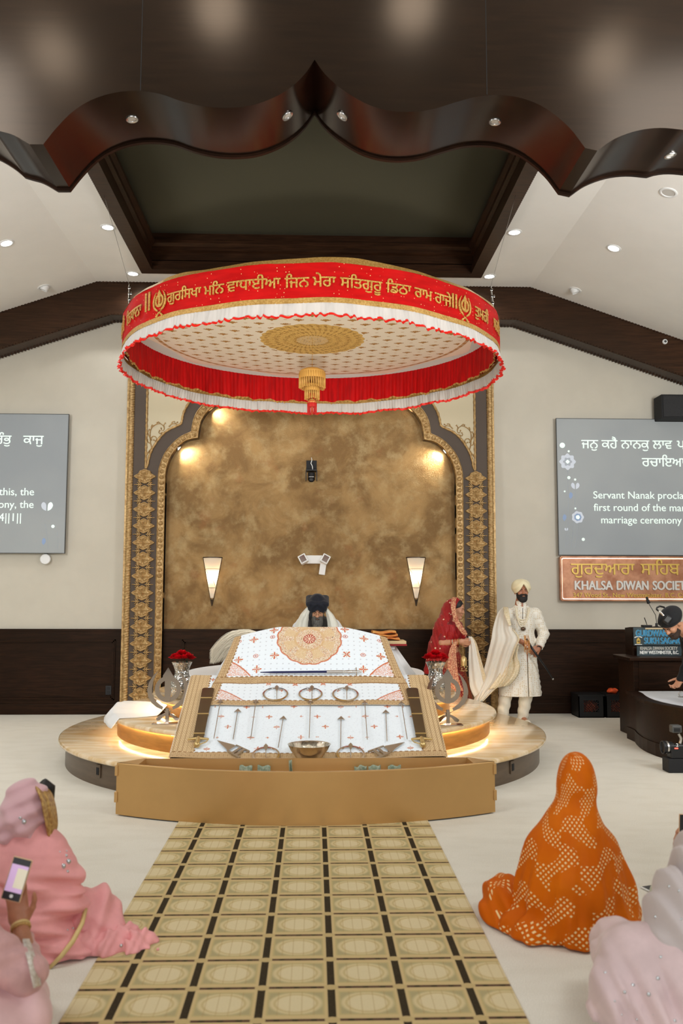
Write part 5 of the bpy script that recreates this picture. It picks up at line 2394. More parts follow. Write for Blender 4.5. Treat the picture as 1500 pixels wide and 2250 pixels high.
def sdf_part(name, fn, lo, hi, h, mat_, parent):
    V, F = sdf_mesh(fn, lo, hi, h)
    return mesh_obj(name, V, F, mat_, parent)


def cattr():
    a = X.T.nodes.new('ShaderNodeAttribute')
    a.attribute_name = 'Cloth'
    sp = X.T.nodes.new('ShaderNodeSeparateXYZ')
    X.T.links.new(a.outputs['Vector'], sp.inputs[0])
    return X(sp.outputs[0]), X(sp.outputs[1]), a.outputs['Vector']


m_skin = mat('warm_brown_skin', srgb(172, 116, 86), .5, sss=.05, var=.08, vscale=30)
m_skin2 = mat('light_brown_skin', srgb(196, 142, 110), .5, sss=.05, var=.06, vscale=30)
m_eye = mat('dark_eye', (.02, .012, .008), .15)
m_brow = mat('black_hair', (.010, .008, .007), .55, var=.4, vscale=60)
m_beardk = mat('black_beard', (.012, .010, .009), .7, bump=.5, bscale=160)
m_beardg = mat('grey_beard', srgb(120, 116, 108), .75, var=.55, vscale=22, stretch=(6, 6, .6), color2=srgb(60, 58, 54), bump=.5, bscale=90)


def face_bits(parent, head, R, brows=True, eyes=True, bw=1.0):
    T = lambda x, y, z: tuple(head + R @ np.array((x, y, z)))
    if eyes:
        for s in (-1, 1):
            MB().ball(T(s * .031, -.087, .009), (.0075, .0055, .0055), 2).build('eye', m_eye, parent, smooth=180)
    if brows:
        for s in (-1, 1):
            MB().tube([T(s * .013, -.098, .026), T(s * .030, -.097, .032), T(s * .050, -.084, .026)], [.004 * bw, .0048 * bw, .0025 * bw], 6).build('eyebrow', m_brow, parent, smooth=180)


def turban(parent, head, R, mat_, apex=.085, k=1.3, r=(.122, .135, .105), off=(0, .012, .058), flare=0.0, fold=110, low=-.05, h=.004):
    def fn(P):
        Q = (P - head) @ R
        x = np.abs(Q[:, 0])
        d = s_ell(Q, off, r)
        if flare:
            w = .080 + .34 * np.clip(Q[:, 2] - .02, 0, .105)          # boat shape, widest at its upper corners
            q = np.stack([x - w, np.abs(Q[:, 1] - .005) - .080 - .25 * np.clip(Q[:, 2] - .02, 0, .1), np.abs(Q[:, 2] - off[2] - .012) - .058], 1)
            d = smin(d, np.linalg.norm(np.maximum(q + .022, 0), axis=1) + np.minimum((q + .022).max(1), 0) - .036, .03)
            d = smin(d, s_ell(Q, (0, .01, off[2] + .062), (.080, .09, .066)), .012)
        d = d + .0042 * np.sin((Q[:, 2] * 1.0 + x * .95 + .004 * np.sin(Q[:, 1] * 60)) * fold) * np.clip((.03 - Q[:, 1]) / .05, 0.25, 1)
        V_ = np.maximum(Q[:, 2] - (apex - k * x), Q[:, 1] - .0)      # outside the face opening
        cut = np.minimum(np.maximum((apex - k * x) - Q[:, 2], -.02) * .6, (.02 - Q[:, 1]))
        d = smax(d, cut, .006)
        d = smax(d, low - .35 * Q[:, 1] * 0 - Q[:, 2], .008)
        return d
    lo, hi = head - .22, head + .24
    return sdf_part('turban', fn, lo, hi, h, mat_, parent)


def beard(parent, head, R, mat_, length=0.0, h=.004, full=.012):
    def fn(P):
        Q = (P - head) @ R
        x = np.abs(Q[:, 0])
        b = smin(s_ell(Q, (0, -.026, -.045), (.060 + full, .066 + full, .082 + full)), s_ell(Q, (0, -.072, -.098), (.050, .036, .038)), .03)
        if length:
            b = smin(b, s_cap(Q, (0, -.085, -.11), (0, -.085 - length * .25, -.11 - length), .055, .035), .04)
        b = b + .0016 * np.sin(Q[:, 0] * 260 + 2 * np.sin(Q[:, 2] * 40)) * np.sin(Q[:, 2] * 90)
        zc = -.034 + 7.5 * x ** 2
        b = smax(b, Q[:, 2] - zc, .008)
        b = smax(b, Q[:, 1] - .03, .01)
        b = smax(b, -s_ell(Q, (0, -.105, -.055), (.022, .03, .0075)), .004)
        for s in (-1, 1):
            m_ = s_cap(Q, (0, -.108, -.036), (s * .034, -.095, -.052), .0075, .008)
            b = smin(b, m_, .006)
        return b
    lo, hi = head - .2, head + .12
    if length:
        lo = head - np.array((.2, .35, .2 + length + .05))
    return sdf_part('beard', fn, lo, hi, h, mat_, parent)


# ---------------------------------------------------------------- the reader behind the book
RY = 9.62
rd = thing('person', 'grey-bearded person in a navy turban and white shawl reading behind the covered book', 'person', tuple(pp(697, 1400, RY) * (1, 1, 0) + (0, 0, .82)))
rh = pp(697, 1342, RY)
J = dict(R=axes((0, -.90, -.38)), head=rh, neck=rh + (0, .085, -.13))
J['sl'] = pp(664, 1378, RY + .12)
J['sr'] = pp(731, 1378, RY + .12)
J['chest'] = rh + (0, .13, -.36)
J['waist'] = rh + (0, .20, -.52)
J['pelvis'] = np.array((rh[0], RY + .24, .965))
for a, s in (('l', -1), ('r', 1)):
    J['e' + a] = np.array((rh[0] + s * .29, RY - .02, 1.10))
    J['w' + a] = np.array((rh[0] + s * .16, RY - .25, 1.17))
    J['h' + a] = J['pelvis'] + (s * .10, 0, 0)
    J['k' + a] = np.array((rh[0] + s * .36, RY - .02, .93))
    J['a' + a] = np.array((rh[0] - s * .10, RY - .10, .88))
    J['t' + a] = np.array((rh[0] - s * .20, RY - .08, .87))
    J['H' + a] = (handR((-s * .5, -.8, .05), (0, 0, -1)), s, .35, .4)
body(J, rd, m_skin2)
face_bits(rd, rh, J['R'])
m_navyt = mat('navy_turban_cotton', srgb(15, 19, 31), .8, sheen=.2)
turban(rd, rh, J['R'], m_navyt, apex=.060, k=.80, r=(.100, .120, .090), off=(0, .008, .062), flare=1, fold=80)
beard(rd, rh, J['R'], m_beardg, length=.20, full=.014)
m_kurta = mat('white_kurta', srgb(226, 229, 232), .8, bump=.15, bscale=30)
m_vest = mat('charcoal_vest', srgb(62, 60, 58), .8)
m_shawl = mat('ivory_shawl', srgb(222, 220, 206), .85, sheen=.2, bump=.15, bscale=50)
bf = body_fn(J)


def _kurta(P):
    d = None
    sh = (J['sl'] + J['sr']) / 2
    d = smin(s_cap(P, J['sl'], J['sr'], .085), chain(P, [sh, J['chest'], J['waist'], J['pelvis']], [.12, .165, .16, .19], .08), .08)
    for a in 'lr':
        d = smin(d, chain(P, [J['s' + a], J['e' + a], J['w' + a]], [.085, .085, .055], .04), .05)
        d = smin(d, chain(P, [J['h' + a], J['k' + a], J['a' + a]], [.13, .10, .07], .05), .06)
    return np.maximum(d + .005 * np.sin(P[:, 2] * 60 + P[:, 0] * 40), .808 - P[:, 2])


lo, hi = bounds([J['sl'], J['sr'], J['er'], J['el'], J['kl'], J['kr'], J['al']], .2)
sdf_part('kurta', _kurta, lo, hi, .011, m_kurta, rd)


def _vest(P):
    sh = (J['sl'] + J['sr']) / 2
    d = smin(s_cap(P, J['sl'] * .85 + sh * .15, J['sr'] * .85 + sh * .15, .094), chain(P, [sh, J['chest'], J['waist']], [.13, .178, .172], .08), .08)
    return smax(d, np.abs(P[:, 0] - rh[0]) - .225, .02)


sdf_part('vest', _vest, lo, hi, .010, m_vest, rd)
for s in (-1, 1):
    rows = [((697 + s * 19), 1336, -.02, 4), ((697 + s * 27), 1350, -.08, 10), ((697 + s * 33), 1366, -.09, 14), ((697 + s * 36), 1384, -.10, 16), ((697 + s * 36), 1410, -.10, 16)]

    def _sh(u, v, rows=rows, s=s):
        k = u * (len(rows) - 1)
        i = min(int(k), len(rows) - 2)
        t = k - i
        q = [a + (b_ - a) * t for a, b_ in zip(rows[i], rows[i + 1])]
        p = pp(q[0] + (v - .5) * 2 * q[3] * .8, q[1], RY + q[2] - .05 * sin(pi * v) + .008 * sin(v * 14))
        return tuple(p)
    o = MB().grid(24, 14, _sh).build('shawl_end', m_shawl, rd, smooth=180)
    md = o.modifiers.new('t', 'SOLIDIFY')
    md.thickness = .012
# spectacles
m_glass_rim = mat('gold_wire', srgb(190, 160, 110), .3, metal=.8)
b = MB()
T = lambda x, y, z: tuple(rh + J['R'] @ np.array((x, y, z)))
for s in (-1, 1):
    b.tube([T(s * .033 + .024 * cos(a * pi / 10), -.112, .006 + .017 * sin(a * pi / 10)) for a in range(20)], .0016, 5, closed=True)
    b.tube([T(s * .057, -.110, .010), T(s * .078, -.03, .012)], .0016, 5)
b.tube([T(-.009, -.113, .008), T(0, -.116, .010), T(.009, -.113, .008)], .0016, 5)
b.build('spectacles', m_glass_rim, rd, smooth=180)
mc = thing('microphone', 'black gooseneck microphone beside the grey-bearded reader\'s cheek', 'microphone', tuple(pp(682, 1372, RY - .28)))
MB().tube([pp(683, 1345, RY - .26), pp(682, 1352, RY - .26), pp(681, 1360, RY - .26)], [.016, .019, .015], 12).build('foam_windscreen', m_blackm, mc, smooth=180)
MB().tube([pp(681, 1360, RY - .26), pp(680, 1376, RY - .27), pp(681, 1400, RY - .35)], .006, 8).build('gooseneck', m_black, mc, smooth=180)

# ---------------------------------------------------------------- groom
GY = 11.04
gr = thing('person', 'bearded standing person in a cream turban, pearl necklaces and long ivory coat', 'person', (pp(1135, 1590, GY)[0], GY, 0))
gh = pp(1145, 1300, GY)
J = dict(R=axes((.06, -1, .0)), head=gh, neck=pp(1144, 1327, GY + .02), sl=pp(1112, 1351, GY), sr=pp(1177, 1350, GY + .02))
J['chest'] = pp(1144, 1367, GY)
J['waist'] = pp(1144, 1405, GY)
J['pelvis'] = pp(1143, 1436, GY)
J['el'], J['wl'] = pp(1102, 1399, GY - .02), pp(1143, 1409, GY - .27)
J['er'], J['wr'] = pp(1194, 1393, GY + .04), pp(1184, 1423, GY - .20)
J['hl'], J['hr'] = pp(1126, 1440, GY), pp(1160, 1440, GY)
J['kl'], J['kr'] = pp(1112, 1513, GY - .02), pp(1157, 1515, GY - .02)
J['al'], J['ar'] = pp(1103, 1579, GY + .02), pp(1147, 1581, GY + .02)
J['al'][2] = J['ar'][2] = .075
J['tl'], J['tr'] = J['al'] + (-.05, -.16, -.04), J['ar'] + (.03, -.16, -.04)
J['Hl'] = (handR((.80, -.30, -.28), (.2, -.4, -1)), -1, .75, .8)
J['Hr'] = (handR((-.86, -.25, -.32), (-.2, .9, -.4)), -1, .85, .8)
body(J, gr, m_skin, h=.006)
face_bits(gr, gh, J['R'])
m_creamt = mat('cream_turban_cotton', srgb(228, 216, 178), .8, sheen=.2)
turban(gr, gh, J['R'], m_creamt, apex=.096, k=1.62, fold=78, low=-.080)
beard(gr, gh, J['R'], m_beardk, full=.010)


def _sher(x, y, z, v):
    d = xvor(v, 42, rnd=.35)
    n = xnoise(v, 120, 2, .6)
    c = xmix(d.lt(.28), srgb(232, 226, 212), srgb(212, 194, 158))
    c = xmix((d - .30).abs().lt(.045) * .7, c, srgb(200, 170, 126))
    return {'color': xmix(n.step(.4, .7) * .25, c, srgb(240, 236, 228)), 'height': d, 'hstr': .3, 'hdist': .004}


m_sher = mat('ivory_brocade', rough=.6, sheen=.2, fn=_sher)
m_ivory = mat('ivory_cotton', srgb(226, 218, 200), .8, bump=.12, bscale=30)
hemZ = pp(1140, 1528, GY)[2]
wz = J['waist'][2]


def _coat(P):
    sh = (J['sl'] + J['sr']) / 2
    d = smin(s_cap(P, J['sl'] + (.03, 0, -.0), J['sr'] + (-.03, 0, -.0), .080), chain(P, [sh + (0, 0, -.05), J['chest'], J['waist']], [.105, .160, .158], .08), .07)
    d = smin(d, s_cap(P, J['neck'] + (0, .01, -.035), sh, .064, .095), .10)
    # flared skirt of the coat
    k = np.clip((wz - P[:, 2]) / (wz - hemZ), -.1, 1.05)
    cx = J['waist'][0] - .02 * k
    ang = np.arctan2(P[:, 1] - GY, P[:, 0] - cx)
    ex = (.165 + .105 * k) * (1 + .025 * k * np.sin(ang * 11 + 1))
    ey = (.130 + .060 * k) * (1 + .025 * k * np.sin(ang * 11 + 1))
    e = (np.hypot((P[:, 0] - cx) / ex, (P[:, 1] - GY) / ey) - 1) * np.minimum(ex, ey) * .9
    e = smax(e, P[:, 2] - wz - .05, .05)
    d = smin(d, e, .06)
    for a in 'lr':
        d = smin(d, chain(P, [J['s' + a], J['e' + a], J['w' + a]], [.078, .066, .048], .03), .04)
    # open end of the sleeves, stand collar and hem
    d = smax(d, hemZ - P[:, 2], .006)
    for a in 'lr':
        v = J['w' + a] - J['e' + a]
        v /= np.linalg.norm(v)
        m_ = np.linalg.norm(P - J['w' + a], axis=1) < .12
        d = np.where(m_, np.maximum(d, (P - J['w' + a]) @ v + .005), d)
    slit = np.maximum(np.abs(P[:, 0] - J['waist'][0] - .045) - .006, np.maximum(P[:, 1] - GY + .02, P[:, 2] - wz + .10))
    d = np.maximum(d, -slit)
    d = d + .0035 * np.sin(P[:, 2] * 70 + P[:, 0] * 35) * np.clip(1 - np.abs(P[:, 0] - gh[0]) / .14, 0, 1) * 0 + .003 * np.sin(P[:, 2] * 95 + P[:, 1] * 30) * np.clip((np.abs(P[:, 0] - gh[0]) - .17) / .05, 0, 1)
    return d


lo, hi = bounds([J[k] for k in ('neck', 'sl', 'sr', 'el', 'er', 'wl', 'wr', 'kl', 'kr')], .2)
sdf_part('long_coat', _coat, lo, hi, .0075, m_sher, gr)
ncz = J['neck'][2]
MB().lathe([(.083, -.055), (.070, -.015), (.064, .034), (.061, .038), (.058, .034), (.062, -.02)], (J['neck'][0], GY + .005, ncz), 36, a0=radians(-82), a1=radians(258), cap=False).build('stand_collar', m_sher, gr, smooth=60)
b = MB().tube([tuple(pp(1148, y, GY - .165 - .018 * sin((y - 1336) / 30))) for y in range(1336, 1364, 4)], .004, 5)
b.build('placket_line', m_vest, gr, smooth=180)


def _trous(P):
    d = None
    for a in 'lr':
        e = chain(P, [J['h' + a], J['k' + a], J['a' + a] + (0, 0, -.01)], [.11, .090, .064], .03)
        d = e if d is None else smin(d, e, .03)
    d = d + .004 * np.sin(P[:, 2] * 55 + P[:, 0] * 30) * np.clip((.45 - P[:, 2]) / .2, 0, 1)
    return smax(d, .035 - P[:, 2], .01)


lo, hi = bounds([J[k] for k in ('hl', 'hr', 'al', 'ar')], .16)
sdf_part('trousers', _trous, lo, hi, .008, m_ivory, gr)
for a in 'lr':
    t_, q = J['a' + a], J['t' + a]

    def _shoe(P):
        d = smin(s_cap(P, (t_[0], t_[1] + .04, .042), (q[0], q[1], .034), .046, .038), s_cap(P, (q[0], q[1], .036), (q[0], q[1] - .05, .05), .03, .012), .03)
        return smax(d, .003 - P[:, 2], .006)
    lo, hi = bounds([t_ * (1, 1, 0), q * (1, 1, 0)], .14)
    sdf_part('shoe', _shoe, lo, hi, .008, m_ivory, gr)
# pearl strands and pendant
m_pearl = mat('pearl', srgb(226, 214, 186), .25, coat=.4)
m_gem = mat('dark_jewel', srgb(90, 66, 46), .2, metal=.4)
b = MB()
for r_, (w, bot) in enumerate(((11, 1378), (13.5, 1372), (15.5, 1362), (12.5, 1368))):
    for i in range(44):
        t = i / 43
        a = pi * t
        x = 1147 + r_ * .3 - w * cos(a) * (1 if t != .5 else 1)
        y = 1336 + (bot - 1336) * sin(a) ** .8
        depth = GY - .10 - .085 * min(1, (y - 1328) / 26)
        b.ball(tuple(pp(x, y, depth)), .0085, 1)
b.build('pearl_necklace', m_pearl, gr, smooth=180)
pz = pp(1149, 1382, GY - .20)
b = MB().ball(tuple(pz), (.026, .010, .020), 2)
for i in range(12):
    a = 2 * pi * i / 12
    b.ball((pz[0] + .030 * cos(a), pz[1], pz[2] + .024 * sin(a)), .006, 1)
b.build('pendant', m_gem, gr, smooth=180)
m_kal = mat('gold_orange_thread', srgb(214, 150, 80), .5, var=.3, vscale=60)
b = MB()
for i, (x0, x1, y1) in enumerate(((1151, 1153, 1432), (1154, 1157, 1436), (1157, 1161, 1433), (1160, 1164, 1434), (1153, 1152, 1428))):
    b.tube([tuple(pp(x0, 1396, GY - .27)), tuple(pp((x0 + x1) / 2 + 1, 1412, GY - .34)), tuple(pp(x1, y1, GY - .335))], [.004, .0045, .0035], 6)
    b.ball(tuple(pp(x1, y1, GY - .335)), .007, 1)
b.build('wrist_tassels', m_kal, gr, smooth=180)
q = J['wr']
b = MB()
v = J['wr'] - J['er']
v /= np.linalg.norm(v)
Rw = Vector(v).to_track_quat('Z', 'Y').to_matrix().to_4x4()
w_ = MB().lathe([(.034, -.012), (.037, 0), (.034, .012)], n=24, cap=False)
w_.v = [tuple(Vector(q + v * .018) + (Rw @ Vector(p))) for p in w_.v]
w_.build('wrist_watch', m_black, gr, smooth=60)
sw = thing('ceremonial_sword', 'thin dark sheathed sword held by the groom, slanting down to the right', 'sword', tuple(pp(1215, 1492, GY - .1)))
MB().tube([tuple(pp(1163, 1416, GY - .30)), tuple(pp(1180, 1441, GY - .27)), tuple(pp(1198, 1466, GY - .24)), tuple(pp(1214, 1491, GY - .20))], [.014, .013, .012, .008], 10).build('scabbard', m_black, sw, smooth=180)
MB().tube([tuple(pp(1156, 1404, GY - .31)), tuple(pp(1163, 1416, GY - .30))], [.014, .017], 10).build('hilt', m_gem, sw, smooth=180)
MB().ball(tuple(pp(1214.5, 1492, GY - .20)), .012, 2).build('chape', m_steel, sw, smooth=180)

# white stole: over the groom's arm, its hem sweeping down to the bride's hand
m_stole = mat('white_georgette', srgb(226, 220, 206), .75, sheen=.35, alpha=.93)
m_zari = mat('gold_zari_border', srgb(204, 184, 142), .6, metal=.1, var=.3, vscale=70, color2=srgb(228, 216, 190))


def rowsurf(rows, nu, nv, fold=(0, 0, 0), v0=0.0, v1=1.0):
    """rows of (left px, left py, left depth, right px, right py, right depth); folds run along the rows' length"""
    A = np.array(rows, float)
    kx = np.arange(len(A))

    def f(u, v):
        k = u * (len(A) - 1)
        i = int(min(k, len(A) - 2))
        t = k - i
        g = lambda j: A[max(0, min(len(A) - 1, j))]
        p0, p1, p2, p3 = g(i - 1), g(i), g(i + 1), g(i + 2)
        q = .5 * (2 * p1 + (p2 - p0) * t + (2 * p0 - 5 * p1 + 4 * p2 - p3) * t * t + (3 * p1 - p0 - 3 * p2 + p3) * t ** 3)
        vv = v0 + (v1 - v0) * v
        px, py, Y = q[:3] + (q[3:] - q[:3]) * vv
        am = fold[0] * (fold[2] + (1 - fold[2]) * u)
        return tuple(pp(px, py, Y + am * (sin(vv * fold[1] + 1.5 * u) + .4 * sin(vv * fold[1] * 2.3 + 3))))
    return MB().grid(nu, nv, f)


def sheet(name, mb_, mat_, parent, th=.004):
    o = mb_.build(name, mat_, parent, smooth=180)
    md = o.modifiers.new('t', 'SOLIDIFY')
    md.thickness = th
    return o


stl = thing('stole', 'long white stole with gold hem running from the groom\'s shoulder to the bride\'s hands', 'stole', tuple(pp(1060, 1540, 11.0)))
rowsG = [(1103, 1336, 11.06, 1118, 1336, 10.98), (1092, 1350, 11.02, 1121, 1352, 10.84), (1083, 1380, 10.98, 1128, 1383, 10.78), (1079, 1405, 10.92, 1141, 1402, 10.68),
         (1073, 1430, 10.94, 1133, 1424, 10.68), (1066, 1460, 10.98, 1122, 1455, 10.74), (1055, 1495, 11.04, 1110, 1492, 10.76), (1044, 1528, 11.0, 1082, 1520, 10.78), (1041, 1542, 10.98, 1062, 1541, 10.84)]
sheet('shoulder_fall', rowsurf(rowsG, 60, 46, (.022, 15, .15), 0, .94), m_stole, stl)
sheet('gold_hem', rowsurf(rowsG[2:], 50, 8, (.016, 15, .15), .935, 1.0), m_zari, stl)
sheet('shoulder_border', rowsurf([(1105, 1334, 11.0, 1116, 1334, 10.95), (1107, 1348, 10.86, 1119, 1348, 10.84), (1112, 1362, 10.83, 1121, 1364, 10.82), (1118, 1376, 10.80, 1123, 1374, 10.81)], 16, 6), m_zari, stl)
rowsB = [(1029, 1398, 11.12, 1037, 1399, 11.10), (1030, 1420, 11.12, 1046, 1412, 11.08), (1029, 1450, 11.10, 1054, 1440, 11.05), (1030, 1485, 11.06, 1062, 1468, 11.02), (1033, 1512, 11.02, 1068, 1490, 10.98), (1042, 1532, 10.98, 1072, 1505, 10.95)]
sheet('hand_fall', rowsurf(rowsB, 46, 26, (.014, 9, .3), 0, .80), m_stole, stl)
sheet('gold_hem', rowsurf(rowsB, 46, 8, (.010, 9, .3), .79, 1.0), m_zari, stl)
rowsC = [(1098, 1420, 10.86, 1140, 1418, 10.74), (1108, 1445, 10.84, 1136, 1440, 10.74), (1100, 1475, 10.82, 1142, 1462, 10.76), (1084, 1500, 10.80, 1136, 1486, 10.78), (1072, 1515, 10.80, 1118, 1506, 10.80)]
sheet('gold_tail', rowsurf(rowsC, 30, 20, (.02, 12, .4)), m_zari, stl)

# ---------------------------------------------------------------- bride
BY_ = 11.32
br = thing('person', 'standing person in a red dotted bridal veil and embroidered skirt with gold bangles', 'person', (pp(990, 1590, BY_)[0], BY_, 0))
bh = pp(1003, 1338, BY_)
J = dict(fem=1, R=axes((.80, -.52, -.26)), head=bh, neck=pp(993, 1365, BY_ + .02), sl=pp(977, 1378, BY_ - .10), sr=pp(1003, 1376, BY_ + .15))
J['chest'] = pp(990, 1392, BY_)
J['waist'] = pp(985, 1425, BY_)
J['pelvis'] = pp(983, 1450, BY_)
J['el'], J['wl'] = pp(971, 1413, BY_ - .16), pp(1011, 1410, BY_ - .22)
J['er'], J['wr'] = pp(1004, 1412, BY_ + .10), pp(1016, 1406, BY_ - .08)
J['hl'], J['hr'] = pp(980, 1458, BY_ - .07), pp(988, 1458, BY_ + .08)
for a, s in (('l', -1), ('r', 1)):
    J['k' + a] = np.array((bh[0] - .06, BY_ + s * .09, .48))
    J['a' + a] = np.array((bh[0] - .06, BY_ + s * .09, .08))
    J['t' + a] = np.array((bh[0] + .08, BY_ + s * .09, .04))
J['Hl'] = (handR((.93, -.1, -.1), (.1, .9, .3)), 1, .55, .5)
J['Hr'] = (handR((.93, .1, -.2), (.1, -.9, .3)), -1, .55, .5)
body(J, br, m_skin2, h=.006)
face_bits(br, bh, J['R'], bw=.55)
Rb = J['R']


def _hair(P):
    Q = (P - bh) @ Rb
    d = s_ell(Q, (0, .020, .042), (.086, .100, .088))
    d = smax(d, -(Q[:, 2] + .62 * Q[:, 1] + .005), .01)
    return smin(d, s_ell(Q, (0, .10, -.02), (.05, .045, .05)), .03)


sdf_part('hair', _hair, bh - .2, bh + .2, .005, m_brow, br)


def _lehenga(x, y, z, v):
    d = xvor(v, 30, rnd=.6)
    d2 = xvor(v, 75, rnd=.8)
    c = xmix(d2.lt(.30), srgb(132, 10, 16), srgb(196, 128, 76))
    c = xmix(d.lt(.22), c, srgb(214, 164, 110))
    pan = X.op('SINE', x * 26.0 + y * 18.0).gt(.35)
    return xmix(pan * d2.gt(.22) * .55, c, srgb(188, 108, 66))


m_leh = mat('red_gold_brocade', rough=.5, sheen=.2, fn=_lehenga)


def _skirt_(P):
    zt_ = J['waist'][2] - .02
    k = np.clip((zt_ - P[:, 2]) / zt_, 0, 1.05)
    cx = J['waist'][0] + .02 * k
    ang = np.arctan2(P[:, 1] - BY_, P[:, 0] - cx)
    R_ = (.125 + .225 * k ** .75) * (1 + .045 * k * np.sin(ang * 13) + .02 * k * np.sin(ang * 29 + 2))
    e = (np.hypot(P[:, 0] - cx, (P[:, 1] - BY_) * 1.12) - R_) * .85
    e = smax(e, P[:, 2] - zt_, .01)
    return smax(e, .008 - P[:, 2], .006)


sdf_part('skirt', _skirt_, (bh[0] - .55, BY_ - .5, -.03), (bh[0] + .5, BY_ + .5, 1.15), .010, m_leh, br)
m_blouse = mat('crimson_velvet', srgb(134, 8, 16), .6, sheen=.4)


def _blouse(P):
    sh = (J['sl'] + J['sr']) / 2
    d = smin(s_cap(P, J['sl'], J['sr'], .078), chain(P, [sh, J['chest'], J['waist']], [.11, .148, .126], .06), .06)
    for a in 'lr':
        m_ = J['s' + a] * .25 + J['e' + a] * .75
        d = smin(d, s_cap(P, J['s' + a], m_, .066, .056), .03)
    return smax(d, J['waist'][2] - P[:, 2], .01)


lo, hi = bounds([J[k] for k in ('sl', 'sr', 'el', 'er', 'waist')], .2)
sdf_part('blouse', _blouse, lo, hi, .008, m_blouse, br)


def _veil(x, y, z, v):
    d = xvor(v, 14, rnd=.7)
    d2 = xvor(v, 60, rnd=.9)
    c = xmix(d2.lt(.22) * .6, srgb(168, 10, 18), srgb(214, 90, 60))
    return xmix(d.lt(.165), c, srgb(244, 214, 180))


m_veil = mat('sheer_red_net', rough=.55, sheen=.3, fn=_veil, alpha=.80)
fdir = -Rb[:, 1]


def veil_fn(P):
    Q = (P - bh) @ Rb
    d = s_ell(Q, (0, .028, .040), (.100, .118, .098))
    bk_ = [pp(990, 1345, BY_ + .02), pp(984, 1385, BY_ - .01), pp(972, 1425, BY_ - .02), pp(957, 1478, BY_ - .02)]
    d = smin(d, chain(P, bk_, [.125, .172, .170, .150], .06), .07)
    d = smin(d, s_cap(P, pp(985, 1385, BY_ - .06), pp(1016, 1394, BY_ - .10), .145, .06), .05)
    d = d + .006 * np.sin(P[:, 0] * 60 + P[:, 1] * 42 - P[:, 2] * 14) + .003 * np.sin(P[:, 0] * 140 + P[:, 2] * 30)
    # open in front of the face and towards the hands
    o_ = (Q[:, 1] * -1) - .020
    m_ = np.where(P[:, 2] > bh[2] - .19, o_, -1)
    d = smax(d, m_, .008)
    dx = P[:, 0] - pp(1024, 1400, BY_)[0] - .0 * P[:, 2]
    d = smax(d, dx, .01)
    d = smax(d, pp(960, 1480, BY_)[2] - P[:, 2], .01)
    return d


def shell(fn, t):
    return lambda P: np.abs(fn(P) + t * .5) - t * .5


lo, hi = bounds([bh + .12, pp(950, 1480, BY_ - .2), pp(1030, 1400, BY_ + .25)], .12)
sdf_part('veil', shell(veil_fn, .018), lo, hi, .006, m_veil, br)
m_vb = mat('gold_red_veil_border', srgb(222, 176, 132), .5, metal=.1, var=.5, vscale=70, color2=srgb(150, 36, 30))
rowsV = [(994, 1312, 11.20, 1003, 1313, 11.19), (990, 1323, 11.16, 1001, 1323, 11.15), (991, 1340, 11.13, 1001, 1340, 11.13), (995, 1357, 11.11, 1005, 1357, 11.10), (1000, 1370, 11.08, 1010, 1367, 11.08), (1008, 1384, 11.05, 1019, 1380, 11.06), (1018, 1396, 11.06, 1027, 1394, 11.08)]
sheet('veil_border', rowsurf(rowsV, 40, 6, (.006, 5, 1)), m_vb, br)
rowsV2 = [(998, 1408, 11.04, 1006, 1408, 11.04), (988, 1425, 11.00, 1002, 1428, 11.0), (983, 1455, 10.98, 1004, 1458, 10.98), (983, 1490, 10.96, 1008, 1492, 10.96), (995, 1520, 10.94, 1018, 1518, 10.94)]
sheet('falling_border', rowsurf(rowsV2, 40, 10, (.008, 9, 1)), m_vb, br)
m_bangle = mat('red_bangle', srgb(196, 70, 44), .35)
v = J['wl'] - J['el']
v /= np.linalg.norm(v)
Rw = Vector(v).to_track_quat('Z', 'Y').to_matrix().to_4x4()
for i in range(7):
    w_ = MB().lathe([(.038, -.0045), (.0415, 0), (.038, .0045), (.036, 0)], n=24)
    w_.v = [tuple(Vector(J['wl'] - v * (.115 - .017 * i)) + (Rw @ Vector(p))) for p in w_.v]
    w_.build('bangle', (m_bangle, m_pearl, m_bangle, m_kal, m_bangle, m_kal, m_brass)[i], br, smooth=60)
b = MB().tube([tuple(pp(1016, 1414, 11.04)), tuple(pp(1017, 1430, 11.03)), tuple(pp(1017, 1443, 11.03))], .003, 5)
b.lathe([(.012, .02), (.036, .0), (.040, -.05), (.038, -.10)], tuple(pp(1018, 1445, 11.03)), 20, cap=False)
for i in range(12):
    a = 2 * pi * i / 12
    c = pp(1019, 1463, 11.03)
    b.ball((c[0] + .036 * cos(a), c[1] + .036 * sin(a), c[2] - .01 - .025 * (i % 3)), .011, 1)
b.build('bangle_charm', m_brass, br, smooth=60)
# ================================================================ seated guests in the foreground
def folds(P, specs):
    d = 0
    for (ax, fr, am, ph) in specs:
        s = P @ np.array(ax) * fr + ph
        d = d + am * np.sin(s + .8 * np.sin(s * .37 + ph))
    return d


